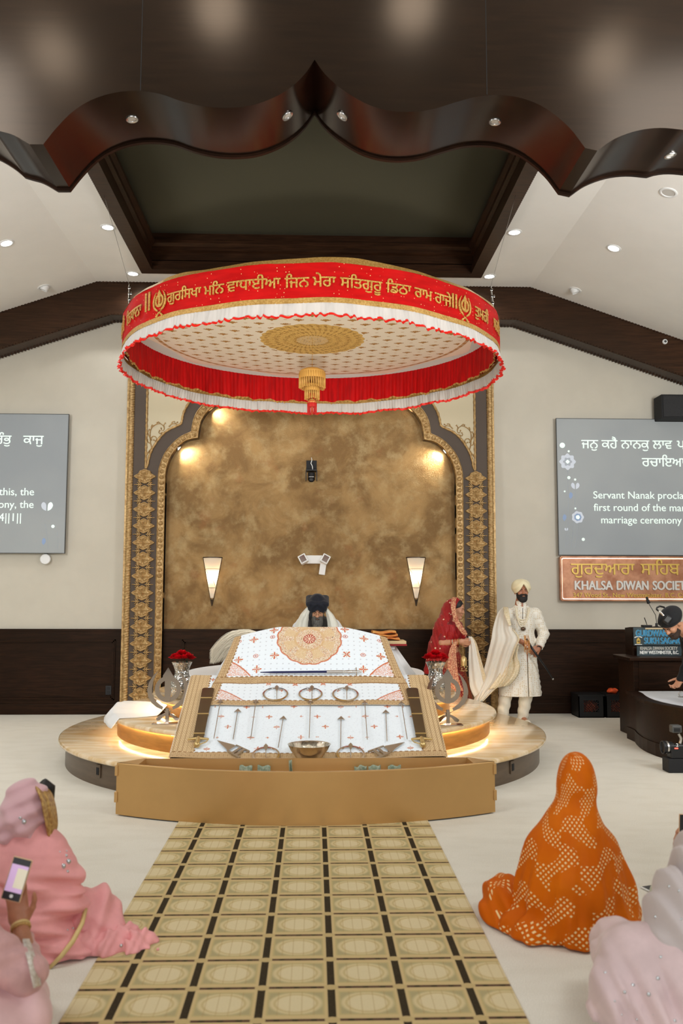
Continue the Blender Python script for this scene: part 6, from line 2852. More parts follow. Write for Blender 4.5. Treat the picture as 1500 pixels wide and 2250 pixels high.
def seated_joints(head, base, face, w=1.0):
    """simple cross-legged figure hidden under its drapery"""
    f = np.array((face[0], face[1], 0.0))
    f /= np.linalg.norm(f)
    r = np.array((-f[1], f[0], 0.0)) * -1
    J = dict(R=axes((f[0], f[1], -.1)), head=head, neck=head + (0, 0, -.15) - f * .02)
    J['sl'], J['sr'] = J['neck'] - r * .15 * w + (0, 0, -.07), J['neck'] + r * .15 * w + (0, 0, -.07)
    J['pelvis'] = np.array((base[0], base[1], .13))
    J['chest'] = J['neck'] * .65 + J['pelvis'] * .35
    J['waist'] = J['neck'] * .3 + J['pelvis'] * .7
    for a, q in (('l', -1), ('r', 1)):
        J['e' + a] = J['s' + a] + r * q * (.06 * w - .05 * (1 - w)) + f * .08 + (0, 0, -.24)
        J['w' + a] = J['e' + a] - r * q * .10 * w + f * (.20 - .16 * (1 - w)) + (0, 0, -.02)
        J['h' + a] = J['pelvis'] + r * q * .10
        J['k' + a] = J['pelvis'] + r * q * .30 * w + f * (.26 - .12 * (1 - w)) + (0, 0, .0)
        J['a' + a] = J['pelvis'] - r * q * .08 * w + f * (.34 - .24 * (1 - w)) + (0, 0, -.05)
        J['t' + a] = J['a' + a] - r * q * .14 + (0, 0, -.01)
        J['H' + a] = (handR(f - r * q * .5, (0, 0, -1)), q, .5, .5)
    return J


# ---- orange bandhani veil
OY = 4.34


def _bandhani(x, y, z, v):
    u, w, vec = cattr()
    P = .026
    a, b_ = (u + w) / P, (u - w) / P
    fa, fb = a.fract() - .5, b_.fract() - .5
    dot = (fa.abs().mx(fb.abs())).lt(.23)
    m1 = X.op('SINE', u * 34.0 + X.op('SINE', w * 27.0) * 2.2)
    m2 = X.op('SINE', w * 40.0 + X.op('SINE', u * 30.0) * 1.7)
    m3 = xnoise(vec, 7, 2, .5)
    mask = (m1 * .6 + m2 * .6 + (m3 - .5) * 2.4).gt(.02)
    n = xnoise(vec, 3, 4, .6)
    c = xmix(n.step(.3, .7), srgb(200, 92, 0), srgb(214, 108, 4))
    return xmix(dot * mask, c, srgb(238, 206, 148))


m_band_o = mat('orange_bandhani_silk', rough=.6, spec=.15, fn=_bandhani)
op = thing('person', 'seated person seen from behind, fully draped in an orange veil with white dots', 'person', (pp(1255, 2080, OY)[0], OY, 0))
oh = pp(1266, 1722, OY + .02)
Jo = seated_joints(oh, (oh[0] - .01, OY + .02), (-.15, 1), .38)
Jo['shrink'] = .04
body(Jo, op, m_skin2, h=.014, m=.2)
O = lambda x, y, dy=0.0: pp(x, y, OY + dy)
_c = O(1258, 2000)


def _odrape(P):
    d = s_ell(P, O(1266, 1709, .02), (.088, .110, .125))
    d = smin(d, chain(P, [O(1266, 1745), O(1256, 1840), O(1256, 1925), O(1268, 2020)], [.082, .145, .205, .262], .08), .07)
    d = smin(d, chain(P, [O(1190, 1862, .02), O(1180, 1960, .03)], [.070, .10], .05), .09)
    d = smin(d, chain(P, [O(1322, 1860, .02), O(1350, 1960, .03), O(1362, 2015, .05)], [.068, .09, .10], .05), .09)
    d = smin(d, s_ell(P, O(1268, 2078, .02), (.315, .24, .12)), .08)
    d = smin(d, s_ell(P, O(1150, 2045, .0), (.10, .16, .12)), .06)
    k = np.clip((_c[2] + .42 - P[:, 2]) / .5, 0, 1)
    ang = np.arctan2(P[:, 0] - _c[0], -(P[:, 1] - _c[1]))
    d = d + .012 * k * np.sin(ang * 9 + 6 * P[:, 2] + 1.2 * np.sin(P[:, 2] * 9)) + .006 * k * np.sin(ang * 21 - 9 * P[:, 2])
    d = d + folds(P, [((.8, .2, .9), 26, .006, .5), ((-.6, .3, 1.0), 33, .004, 2.0)]) * k
    d = d - .020 * np.exp(-((P[:, 0] - O(1262, 1700)[0] - .35 * (P[:, 2] - .8)) / .02) ** 2) * 0
    return smax(d, .006 - P[:, 2], .02)


lo, hi = bounds([O(1150, 2110), O(1400, 1660)], .25)
lo[2] = -.02
o = sdf_part('veil', _odrape, lo - (0, .15, 0), hi + (0, .25, .05), .0085, m_band_o, op)
cloth_uv(o, lambda V: np.stack([np.arctan2(V[:, 0] - _c[0], -(V[:, 1] - _c[1] - .02)) * (.16 + .10 * np.clip(.8 - V[:, 2], 0, 1)), V[:, 2], V[:, 1] * .2], 1))


def _oknee(P):
    d = s_ell(P, O(1108, 1982, .22), (.105, .20, .125))
    d = smin(d, chain(P, [O(1095, 2000, .16), O(1120, 2055, .06), O(1165, 2078, .0)], [.085, .08, .06], .05), .06)
    d = d + folds(P, [((1.0, .2, .35), 46, .008, .3), ((.7, -.5, .8), 60, .004, 1.7)])
    return smax(d, .006 - P[:, 2], .02)


lo, hi = bounds([O(1060, 1920, .3), O(1180, 2090, -.05)], .22)
o = sdf_part('skirt_over_knee', _oknee, lo, hi, .0085, m_band_o, op)
cloth_uv(o, lambda V: np.stack([V[:, 0] * .9 + V[:, 1] * .3, V[:, 2] - V[:, 1] * .8, V[:, 1] * .2], 1))

# ---- pink seated figure at the left
PY = 4.22
Pk = lambda x, y, dy=0.0: pp(x, y, PY + dy)
m_pink = mat('rose_pink_georgette', srgb(238, 166, 166), .7, spec=.2, sheen=.15, var=.10, vscale=4, bump=.25, bscale=45)
m_mauve = mat('mauve_net_veil', srgb(216, 172, 178), .7, sheen=.4, alpha=.95)
m_goldlace = mat('gold_lace', srgb(206, 170, 104), .45, metal=.3, var=.4, vscale=60, color2=srgb(150, 104, 56))
m_goldpipe = mat('pale_gold_piping', srgb(216, 190, 130), .5, metal=.2)
m_crys = mat('crystal', srgb(200, 204, 206), .08, metal=.8)
pk = thing('person', 'seated person seen from behind in a rose pink suit and gold-edged mauve veil', 'person', (Pk(90, 2110)[0], PY, 0))
ph_ = Pk(62, 1780, .03)
Jp = seated_joints(ph_, (Pk(70, 2090)[0], PY + .02), (.45, .9), .35)
Jp['shrink'] = .04
body(Jp, pk, m_skin2, h=.014, m=.2)


def _pdrape(P):
    d = chain(P, [Pk(55, 1830), Pk(60, 1900), Pk(60, 1990), Pk(75, 2090)], [.105, .175, .205, .245], .08)
    d = smin(d, chain(P, [Pk(112, 1872, -.02), Pk(150, 1950, -.02), Pk(165, 2000, .05)], [.070, .070, .062], .04), .06)
    d = smin(d, chain(P, [Pk(10, 1880), Pk(-50, 1990)], [.085, .10], .05), .08)
    d = smin(d, s_ell(P, Pk(95, 2090), (.26, .22, .13)), .08)
    k = np.clip((Pk(0, 1850)[2] - P[:, 2]) / .2, 0, 1)
    d = d + k * folds(P, [((.55, .2, 1.0), 38, .014, .2), ((.3, .1, 1.1), 75, .009, 1.1), ((-.5, .3, .9), 30, .010, 2.2), ((.2, 0, 1.2), 120, .004, 0)])
    return smax(d, .006 - P[:, 2], .02)


lo, hi = bounds([Pk(-110, 2130), Pk(180, 1770)], .22)
lo -= (0, .16, 0)
lo[2] = -.02
sdf_part('tunic', _pdrape, lo, hi + (0, .15, 0), .0085, m_pink, pk)


def _pveil(P):
    d = s_ell(P, Pk(58, 1775, .02), (.112, .120, .130))
    d = smin(d, s_ell(P, Pk(42, 1805, -.05), (.105, .10, .085)), .04)
    d = smin(d, s_ell(P, Pk(50, 1845, .0), (.13, .12, .05)), .05)
    q = P - Pk(58, 1775)
    return d + .011 * np.sin((q[:, 0] * .8 + q[:, 2] * .75) * 62 + .5) * np.clip((.06 - q[:, 2]) / .1, 0, 1) + .006 * np.sin((q[:, 0] * -.4 + q[:, 2]) * 90)


lo, hi = bounds([Pk(58, 1775)], .26)
sdf_part('veil', _pveil, lo, hi, .007, m_mauve, pk)
# lace edge standing in front of the face at the right
rowsL = [(74, 1722, 4.24, 96, 1722, 4.34), (84, 1735, 4.16, 112, 1738, 4.30), (93, 1755, 4.12, 121, 1762, 4.28), (99, 1785, 4.11, 126, 1790, 4.27), (104, 1812, 4.12, 127, 1815, 4.26), (108, 1838, 4.14, 120, 1838, 4.24)]
sheet('lace_edge', rowsurf(rowsL, 30, 10, (.010, 7, 1)), m_goldlace, pk, .01)
b = MB().tube([tuple(Pk(92, 1722, .10)), tuple(Pk(106, 1734, .12)), tuple(Pk(110, 1760, .14))], [.03, .035, .02], 10)
b.build('hair', m_brow, pk, smooth=180)


def _pleg(P):
    d = s_ell(P, Pk(205, 2010, .14), (.115, .20, .125))
    d = smin(d, chain(P, [Pk(225, 2010, .12), Pk(232, 2060, .03), Pk(190, 2095, -.03)], [.075, .085, .075], .05), .06)
    d = d + folds(P, [((.9, .3, -.5), 52, .010, .4), ((.6, .1, .9), 70, .005, 1.4)])
    return smax(d, .006 - P[:, 2], .02)


lo, hi = bounds([Pk(160, 1950, .3), Pk(260, 2110, -.1)], .2)
sdf_part('trouser_leg', _pleg, lo, hi, .0085, m_pink, pk)


def _ppile(P):
    d = chain(P, [Pk(150, 2100, -.05), Pk(215, 2090, -.04), Pk(280, 2075, .0), Pk(335, 2072, .03)], [.11, .085, .065, .028], .05)
    d = smin(d, s_ell(P, Pk(200, 2125, -.09), (.14, .09, .06)), .05)
    d = smin(d, s_ell(P, Pk(285, 2095, -.04), (.13, .08, .045)), .04)
    d = d + folds(P, [((1.0, -.6, .4), 62, .013, .6), ((.5, 1.0, .5), 75, .008, 1.1), ((1.2, .2, -.8), 110, .004, .2)])
    return smax(d, .006 - P[:, 2], .015)


lo, hi = bounds([Pk(110, 2140, -.15), Pk(350, 2030, .1)], .14)
lo[2] = -.02
sdf_part('gathered_hem', _ppile, lo, hi, .0075, m_pink, pk)
MB().tube([tuple(Pk(x, y, d_)) for x, y, d_ in ((188, 1998, -.03), (180, 2030, -.10), (160, 2068, -.17), (135, 2100, -.21), (108, 2128, -.23))], [.010, .011, .012, .011, .008], 8).build('gold_piping', m_goldpipe, pk, smooth=180)


def gem(parent, fns, x, y, r, near_, name):
    """a small stone sewn onto the cloth where the sight line meets it"""
    for k in range(260):
        p = pp(x, y, near_ + k * .008)
        if min(f(p[None])[0] for f in fns) < .003:
            MB().ball(tuple(p), (r, r * .6, r), 2).build(name, m_crys, parent, smooth=180)
            return


for x, y, dd, r in ((150, 1893, -.11, .016), (139, 1903, -.12, .015), (148, 1915, -.11, .010), (145, 1880, -.10, .010), (131, 1872, -.10, .006), (146, 1870, -.10, .006), (52, 1806, -.17, .016), (44, 1798, -.17, .010), (148, 2044, -.20, .007), (160, 2040, -.20, .007), (208, 2117, -.20, .012), (240, 2108, -.15, .010), (266, 2078, -.10, .010)):
    gem(pk, (_pdrape, _pveil, _pleg, _ppile), x, y, r * .8, 3.5, 'crystal')

# ---- person at the lower left edge, holding up a phone
LY = 3.42
Lf = lambda x, y, dy=0.0: pp(x, y, LY + dy)
m_sheer = mat('sheer_rose_sleeve', srgb(206, 160, 158), .7, sheen=.2, var=.15, vscale=8)
m_ppink = mat('pale_pink_satin', srgb(226, 186, 186), .6, sheen=.35, var=.08, vscale=5, bump=.15, bscale=30)
m_silverl = mat('silver_lace', srgb(190, 176, 160), .4, metal=.4, var=.5, vscale=90, color2=srgb(226, 220, 212))
lp = thing('person', 'partly visible person at the lower left edge filming with a phone, in sheer mauve sleeves', 'person', (Lf(-110, 2200)[0], LY - .1, 0))
Jl = seated_joints(Lf(-150, 1790, -.15), (Lf(-140, 2200)[0], LY - .15), (.2, 1), .7)
Jl['er'], Jl['wr'] = Lf(64, 2140, -.06), Lf(43, 2026, .10)
Jl['sr'] = Lf(-105, 1995, -.15)
Jl['Hr'] = (handR((-.16, .02, 1), (.12, -1, .0)), -1, .04, .1)
Jl['shrink'], Jl['keep'] = .02, .16
body(Jl, lp, m_skin, h=.0075, m=.2)


def _lsleeve(P):
    d = chain(P, [Jl['sr'], Lf(-25, 2095, -.12), Jl['er'], Jl['wr'] + (0, 0, -.06)], [.09, .078, .060, .046], .03)
    d = smin(d, s_cap(P, Lf(-70, 2060, -.1), Lf(34, 2140, -.1), .08, .06), .05)
    d = d + folds(P, [((.9, .2, .7), 60, .005, .2), ((-.4, .3, 1), 85, .003, 1)])
    v = Jl['wr'] - Jl['er']
    v /= np.linalg.norm(v)
    return np.maximum(d, (P - Jl['wr']) @ v + .045)


lo, hi = bounds([Jl['sr'], Jl['er'], Jl['wr']], .16)
sdf_part('sleeve', _lsleeve, lo, hi, .007, m_sheer, lp)
b = MB()
v = Jl['wr'] - Jl['er']
v /= np.linalg.norm(v)
Rw = Vector(v).to_track_quat('Z', 'Y').to_matrix().to_4x4()
for i, (o_, m_) in enumerate(((-.020, m_goldpipe), (-.032, m_goldlace), (.012, m_goldpipe))):
    w_ = MB().lathe([(.030, -.005), (.036, -.004), (.038, 0), (.036, .004), (.030, .005)], n=28, cap=False)
    w_.v = [tuple(Vector(Jl['wr'] + v * o_) + (Rw @ Vector(p))) for p in w_.v]
    w_.build('bangle', m_, lp, smooth=60)
rowsS = [(49, 2064, LY - .06, 64, 2064, LY - .03), (52, 2080, LY - .09, 70, 2080, LY - .05), (58, 2105, LY - .13, 77, 2102, LY - .08), (66, 2140, LY - .155, 86, 2137, LY - .09), (73, 2172, LY - .16, 90, 2165, LY - .10)]
sheet('sleeve_lace', rowsurf(rowsS, 24, 6, (.004, 9, 1)), m_silverl, lp)


def _llap(P):
    d = s_ell(P, Lf(-40, 2225, -.05), (.22, .30, .135))
    d = smin(d, chain(P, [Lf(-60, 2190, .0), Lf(40, 2200, -.04), Lf(62, 2260, -.10)], [.11, .075, .075], .05), .05)
    d = d + folds(P, [((.8, .4, .8), 44, .008, .4), ((1, -.3, .2), 66, .005, 1.0)])
    return smax(d, .006 - P[:, 2], .02)


lo, hi = bounds([Lf(-150, 2250, -.3), Lf(85, 2110, .3)], .16)
lo[2] = -.02
sdf_part('lap_drape', _llap, lo, hi, .0085, m_ppink, lp)


def _ltor(P):
    d = chain(P, [Jl['neck'], Jl['chest'], Jl['pelvis']], [.10, .19, .26], .08)
    d = smin(d, s_cap(P, Jl['sl'], Jl['sr'], .10), .08)
    d = smin(d, s_ell(P, Jl['head'] + (0, 0, .02), (.11, .125, .14)), .07)
    d = d + folds(P, [((.3, .2, 1), 40, .006, .1)])
    return smax(d, .006 - P[:, 2], .02)


lo, hi = bounds([Jl['head'], Jl['pelvis'], Jl['sl'], Jl['sr']], .30)
lo[2] = -.02
sdf_part('draped_torso', _ltor, lo, hi, .013, m_ppink, lp)
# the phone in that hand
pc_ = Lf(37, 1932, .045)
m_screen = mat('phone_screen', srgb(190, 160, 196), .3, emit=srgb(196, 160, 200), estr=.45)
m_screen2 = mat('phone_screen_floor', srgb(196, 188, 166), .3, emit=srgb(200, 192, 170), estr=.5)
m_ui = mat('phone_ui_black', (.02, .02, .022), .3)
m_case = mat('beige_phone_case', srgb(214, 178, 140), .5)
fn_ = thing('smartphone', 'smartphone held up in a hand at the left edge with its camera screen on', 'phone', tuple(pc_))
R4 = Matrix.Translation(Vector(pc_)) @ Matrix.Rotation(radians(14), 4, 'Y') @ Matrix.Rotation(radians(-8), 4, 'X')
MB().box(-.037, .037, -.004, .006, -.078, .078, .004, R4).build('case', m_case, fn_)
MB().box(-.034, .034, -.0052, -.0035, -.075, .075, .0008, R4).build('black_bezel', m_ui, fn_)
MB().box(-.0325, .0325, -.0060, -.0050, -.046, .052, 0, R4).build('picture', m_screen, fn_)
MB().box(-.006, .0325, -.0064, -.0055, -.030, .040, 0, R4).build('picture_floor', m_screen2, fn_)
q = MB().lathe([(0, 0), (.0065, 0), (.0065, .001), (0, .001)], n=20)
q.v = [tuple(R4 @ (Vector((0, -.0056, -.060)) + Vector((v_[0], -v_[2], v_[1])))) for v_ in q.v]
q.build('shutter_button', m_white, fn_)

# ---- pale pink seated figure at the lower right
RYp = 3.42
Rg = lambda x, y, dy=0.0: pp(x, y, RYp + dy)
m_blush = mat('blush_sequin_net', srgb(220, 194, 194), .6, sheen=.4, var=.10, vscale=5, bump=.15, bscale=50)
m_blushv = mat('grey_rose_veil', srgb(200, 188, 186), .7, sheen=.4)
rp = thing('person', 'seated person at the lower right edge in pale blush sequinned clothes, knee raised', 'person', (Rg(1500, 2230)[0], RYp, 0))
Jr = seated_joints(Rg(1640, 1740, -.05), (Rg(1570, 2200)[0], RYp), (-.25, 1), .45)
Jr['shrink'] = .04
body(Jr, rp, m_skin2, h=.014, m=.2)


def _rd(P):
    d = chain(P, [Rg(1590, 1800), Rg(1556, 1900), Rg(1540, 2020), Rg(1520, 2180)], [.10, .125, .165, .22], .08)
    d = smin(d, chain(P, [Rg(1475, 1985, -.02), Rg(1480, 2070, -.08)], [.05, .09], .05), .08)
    d = d + folds(P, [((.9, .3, -.15), 40, .017, .4), ((1.0, .2, .35), 78, .009, 1.4), ((1.0, .2, .1), 130, .004, .4)]) * np.clip((1.0 - P[:, 2]) / .3, 0, 1)
    d = smin(d, s_ell(P, Jr['head'] + (0, 0, .02), (.11, .12, .14)), .08)
    return smax(d, .006 - P[:, 2], .02)


lo, hi = bounds([Rg(1420, 2250), Rg(1700, 1760)], .25)
lo[2] = -.02
sdf_part('draped_veil', _rd, lo - (0, .1, 0), hi + (0, .1, 0), .009, m_blushv, rp)


def _rk(P):
    d = s_ell(P, Rg(1376, 2108, .10), (.112, .26, .135))
    d = smin(d, chain(P, [Rg(1372, 2120, -.02), Rg(1372, 2190, -.10), Rg(1400, 2250, -.13)], [.11, .108, .10], .05), .06)
    d = smin(d, chain(P, [Rg(1420, 2110, -.02), Rg(1480, 2140, -.08), Rg(1500, 2240, -.14)], [.12, .14, .17], .06), .08)
    k = np.clip((Rg(1370, 2060)[2] - P[:, 2]) / .15, .15, 1)
    d = d + k * folds(P, [((1.0, .3, -.1), 46, .016, .4), ((.8, -.2, .5), 80, .009, 1.4), ((1.0, .2, .15), 140, .0035, .4)])
    return smax(d, .006 - P[:, 2], .02)


lo, hi = bounds([Rg(1310, 2250, -.25), Rg(1530, 2030, .3)], .2)
lo[2] = -.02
sdf_part('skirt_over_knee', _rk, lo, hi, .0085, m_blush, rp)
rn = random.Random(5)
for x, y in ((1470, 1948), (1492, 1958), (1440, 2015), (1452, 2104), (1330, 2138), (1390, 2165), (1365, 2230), (1400, 2240), (1445, 2150), (1482, 2243), (1425, 2185), (1350, 2200), (1470, 2050), (1496, 2020), (1410, 2130), (1372, 2180), (1436, 2230)):
    gem(rp, (_rd, _rk), x, y, rn.uniform(.004, .008), 2.7, 'sequin')

# ---- guest in sage green beyond her, raising a phone
GYs = 4.75
Gs = lambda x, y, dy=0.0: pp(x, y, GYs + dy)
m_sage = mat('sage_green_cotton', srgb(186, 192, 172), .75, sheen=.2, bump=.15, bscale=30)
gp = thing('person', 'mostly hidden person in sage green behind the blush figure, one hand raising a phone', 'person', (Gs(1560, 1990)[0], GYs, 0))
Js = seated_joints(Gs(1640, 1640, 0), (Gs(1600, 1960)[0], GYs), (-.2, 1), .45)
Js['wl'], Js['el'] = Gs(1497, 1880, .06), Gs(1545, 1930, -.05)
Js['Hl'] = (handR((.02, .15, 1), (.8, .4, .0)), -1, .45, .7)
Js['shrink'], Js['keep'] = .03, .14
body(Js, gp, m_skin2, h=.0085, m=.2)


def _gs(P):
    d = chain(P, [Js['neck'], Js['chest'], Js['pelvis']], [.09, .16, .21], .08)
    d = smin(d, s_cap(P, Js['sl'], Js['sr'], .08), .08)
    d = smin(d, chain(P, [Js['pelvis'], Gs(1472, 1965, .0), Gs(1500, 1990, -.1)], [.16, .085, .07], .06), .06)
    d = smin(d, chain(P, [Js['sl'], Js['el'], Js['wl'] * .75 + Js['el'] * .25], [.07, .06, .045], .04), .04)
    d = smin(d, s_ell(P, Js['head'] + (0, .0, .03), (.10, .115, .13)), .03)
    d = d + folds(P, [((.5, .2, 1), 45, .005, .1)])
    return smax(d, .006 - P[:, 2], .02)


lo, hi = bounds([Js['head'], Js['pelvis'], Gs(1455, 1990, -.15), Js['sr']], .25)
lo[2] = -.02
sdf_part('tunic', _gs, lo, hi, .0105, m_sage, gp)
c = Gs(1506, 1822, .075)
ph2 = thing('smartphone', 'phone in a tan case raised in the hand at the right edge of the picture', 'phone', tuple(c))
R4 = Matrix.Translation(Vector(c)) @ Matrix.Rotation(radians(3), 4, 'Y')
MB().box(-.038, .038, -.004, .006, -.080, .080, .004, R4).build('case', m_case, ph2)
MB().box(-.035, .035, -.0055, -.0035, -.077, .077, .0008, R4).build('screen', m_ui, ph2)
c = atz(1440, 1953)
ph3 = thing('smartphone', 'phone lying face up on the carpet beside the sage green tunic', 'phone', (c.x, c.y, .002))
R4 = Matrix.Translation((c.x, c.y, .0065)) @ Matrix.Rotation(radians(-72), 4, 'Z')
MB().box(-.036, .036, -.075, .075, -.0045, .004, .003, R4).build('case', m_white, ph3)
MB().box(-.031, .031, -.068, .040, .0035, .0048, .0006, R4).build('screen', m_ui, ph3)
# ================================================================ screens, sign and desks on the back wall and at the right
SY = 11.98


def _slide(x, y, z, v):
    n = xnoise(v, .8, 2, .5)
    return xmix(n.step(.3, .7), srgb(132, 136, 138), srgb(146, 149, 148))


m_slide = mat('projected_slide', rough=.5, fn=_slide, emit=srgb(150, 158, 160), estr=.16)
m_slidetx = mat('projected_lettering', srgb(218, 232, 224), .5, emit=srgb(214, 236, 226), estr=.42)
m_slidefl = mat('projected_flower', srgb(190, 196, 204), .5, emit=srgb(190, 198, 212), estr=.22)
m_slidestem = mat('projected_stem', srgb(158, 164, 172), .5, emit=srgb(160, 168, 180), estr=.14)
m_slideblue = mat('projected_blue_leaf', srgb(130, 150, 182), .5, emit=srgb(130, 152, 190), estr=.14)
m_edge = mat('screen_edge', srgb(70, 70, 68), .5)
SZ0, SZ1, SWD = 2.165, 4.075, 3.40


def screen(name, label, x0, flip):
    th = thing(name, label, 'screen', (x0 + SWD / 2, WY, SZ0))
    MB().box(x0, x0 + SWD, SY, SY + .03, SZ0, SZ1, .003).build('screen_surface', m_slide, th)
    b = MB()
    for (a, c, e, f) in ((x0 - .006, x0 + SWD + .006, SZ0 - .006, SZ0), (x0 - .006, x0 + SWD + .006, SZ1, SZ1 + .006), (x0 - .006, x0, SZ0, SZ1), (x0 + SWD, x0 + SWD + .006, SZ0, SZ1)):
        b.box(a, c, SY - .003, SY + .03, e, f)
    for xx in (x0 + .3, x0 + SWD - .3):
        b.box(xx, xx + .06, SY + .03, WY, SZ0 + .2, SZ1 - .2)
    b.build('thin_frame', m_edge, th)
    k = SWD / 540.0            # metres per photo pixel on the slide
    X_ = lambda px: x0 + (px - 1217) * k
    Z_ = lambda py: SZ1 - (py - 923) * k * 1.02
    fr = lambda ox, oz: (lambda x, y, t: (ox + x, SY - .0005 - t, oz + y))
    L = [('ਜਨੁ ਕਹੈ ਨਾਨਕੁ ਲਾਵ ਪਹਿਲੀ', 1275, 990, None, .0016), ('ਰਚਾਇਆ ॥੪॥੧॥', 1407, 1029, None, .0016)]
    b = MB()
    w = text_into(b, 'ਜਨੁ ਕਹੈ ਨਾਨਕੁ ਲਾਵ', fr(X_(1272), Z_(988)), width=204 * k, bold=.0022, depth=.002)
    b.build('lettering', m_slidetx, th)
    tsz = LAST_SCALE[0]
    for s, a, py in (('ਪਹਿਲੀ', 1487, 988), ('ਆਰੰਭੁ', 1572, 988), ('ਕਾਜੁ', 1661, 988), ('ਰਚਾਇਆ', 1407, 1027), ('॥੪॥੧॥', 1521, 1027)):
        b = MB()
        text_into(b, s, fr(X_(a), Z_(py)), size=tsz, bold=.0022, depth=.002)
        b.build('lettering', m_slidetx, th)
    size = 29.5 * k
    for s, py in (('Servant Nanak proclaims that, by this, the', 1098), ('first round of the marriage ceremony, the', 1125), ('marriage ceremony has begun.', 1152), ('||4||1||', 1153)):
        b = MB()
        xs = {1098: (1296, 392), 1125: (1296, 392), 1152: (1312, 282), 1153: (1604, 58)}[py]
        text_into(b, s, fr(X_(xs[0]), Z_(py)), width=xs[1] * k, bold=.0008, depth=.002)
        b.build('lettering', m_slidetx, th)
    # drawn flowers: left border, and mirrored on the right border
    for mir in (0, 1):
        def fx(px, py):
            return ((X_(px) if not mir else 2 * (x0 + SWD / 2) - X_(px)), Z_(py + (0 if not mir else 6)))

        def blob(px, py, r, lob, m_, nm, dep=.002, amp=.12, inner=None):
            cx, cz = fx(px, py)
            pts = [((r * k) * (1 + amp * cos(lob * a)) * cos(a), (r * k) * (1 + amp * cos(lob * a)) * sin(a)) for a in [2 * pi * i / 64 for i in range(64)]]
            MB().prism([(x, y) for x, y in pts], lambda x, y, t: (cx + x, SY - .0004 - t, cz + y), dep).build(nm, m_, th)
        if not mir:
            blob(1240, 1018, 17, 8, m_slidefl, 'drawn_flower', amp=.10)
            blob(1240, 1018, 9, 6, m_slidestem, 'drawn_flower_ring', .0026, .15)
            blob(1240, 1018, 4, 4, m_slidetx, 'drawn_flower_heart', .0032, .1)
            blob(1260, 1139, 13, 7, m_slidefl, 'drawn_flower', amp=.06)
            blob(1260, 1139, 8, 7, m_slideblue, 'drawn_flower_ring', .0026, .05)
            blob(1260, 1139, 4.5, 5, m_slidetx, 'drawn_flower_heart', .0032, .05)
            dots = ((1229, 982, 6), (1242, 1053, 3.5), (1232, 1083, 2), (1271, 1187, 3.5), (1255, 1120, 2.2), (1243, 995, 2.4), (1256, 1057, 2.5))
        else:
            dots = ((1243, 1158, 3.6),)
        for px, py, r in dots:
            blob(px, py, r, 3, m_slidetx, 'drawn_dot', amp=0)
        for px, py, r in (((1256, 1072, 9), (1234, 1166, 4)) if not mir else ((1257, 1117, 12),)):
            for s in (-1, 1):
                cx, cz = fx(px, py)
                q = r * k
                pts = [(s * (.12 * q), -.7 * q), (s * q * .75, -.35 * q), (s * q * 1.05, .3 * q), (s * q * .8, .85 * q), (s * q * .4, .8 * q), (s * q * .15, .35 * q)]
                MB().prism(smoothline(pts + [pts[0]], set(), 4)[:-1], lambda x, y, t: (cx + x, SY - .0004 - t, cz + y), .002).build('drawn_petal', m_slidefl if s < 0 or not mir else m_slidetx, th)
        for (a, c) in (((1240, 1036), (1236, 1205)), ((1256, 1080), (1244, 1205)), ((1260, 1152), (1252, 1205)), ((1234, 1170), (1231, 1205))):
            if mir and a[1] < 1100:
                continue
            p, q = fx(*a), fx(*c)
            MB().tube([(p[0], SY - .0006, p[1]), ((p[0] + q[0]) / 2 + .01, SY - .0006, (p[1] + q[1]) / 2), (q[0], SY - .0006, q[1])], .0022, 4).build('drawn_stem', m_slidestem, th)
        for px, py in (((1245, 1092), (1230, 1140)) if not mir else ((1262, 1190),)):
            cx, cz = fx(px, py)
            MB().prism([(0, -.05), (.03, -.01), (.028, .03), (0, .05), (-.02, .02), (-.022, -.02)], lambda x, y, t: (cx + x, SY - .0003 - t, cz + y), .0015).build('drawn_leaf', m_slideblue, th)
    return th


screen('projection_screen', 'grey projection screen cut off by the left edge of the picture', -3.39 - SWD, False)
screen('projection_screen', 'grey projection screen with white verse above the lit copper sign', 3.385, True)
p = at(96, 1228, 11.95)
th = thing('wall_sensor', 'white round puck hanging on a short bracket under the left projection screen', 'sensor', (p.x, WY, p.z))
q = MB().lathe([(0, 0), (.060, .0), (.070, .008), (.072, .022), (.064, .034), (0, .038)], n=40)
q.v = [(p.x + v_[0], WY - .05 - v_[2] + .01, p.z + v_[1]) for v_ in q.v]
q.build('puck', m_white, th, smooth=40)
MB().box(p.x - .016, p.x + .016, WY - .055, WY, p.z + .06, p.z + .095, .004).build('bracket', m_black, th)

# speaker, detector
p = at(1452, 866, 11.72)
th = thing('loudspeaker', 'black wall loudspeaker above the right projection screen', 'speaker', (p.x + .3, WY, p.z - .33))
MB().box(p.x, p.x + .62, 11.72, 12.0, p.z - .335, p.z, .012).build('cabinet', m_blackm, th)
m_grille = mat('speaker_grille', (.012, .012, .013), .6, fn=lambda x, y, z, v: {'height': xvor(v, 120), 'hstr': .8, 'hdist': .004})
MB().box(p.x + .02, p.x + .60, 11.705, 11.722, p.z - .315, p.z - .02, .006).build('grille', m_grille, th)
MB().box(p.x + .26, p.x + .36, 11.99, WY, p.z - .22, p.z - .12).build('wall_bracket', m_black, th)
p = at(1460, 751, BY)
th = thing('smoke_detector', 'small white round detector on the dark sloping beam at the right', 'detector', (p.x, BY, p.z))
q = MB().lathe([(.036, 0), (.036, .010), (.030, .020), (0, .022)], n=32)
q.v = [(p.x + v_[0], BY - v_[2], p.z + v_[1]) for v_ in q.v]
q.build('housing', m_white, th, smooth=40)
q = MB().lathe([(.018, .0215), (.018, .026), (.010, .027), (0, .0245)], n=24)
q.v = [(p.x + v_[0], BY - v_[2], p.z + v_[1]) for v_ in q.v]
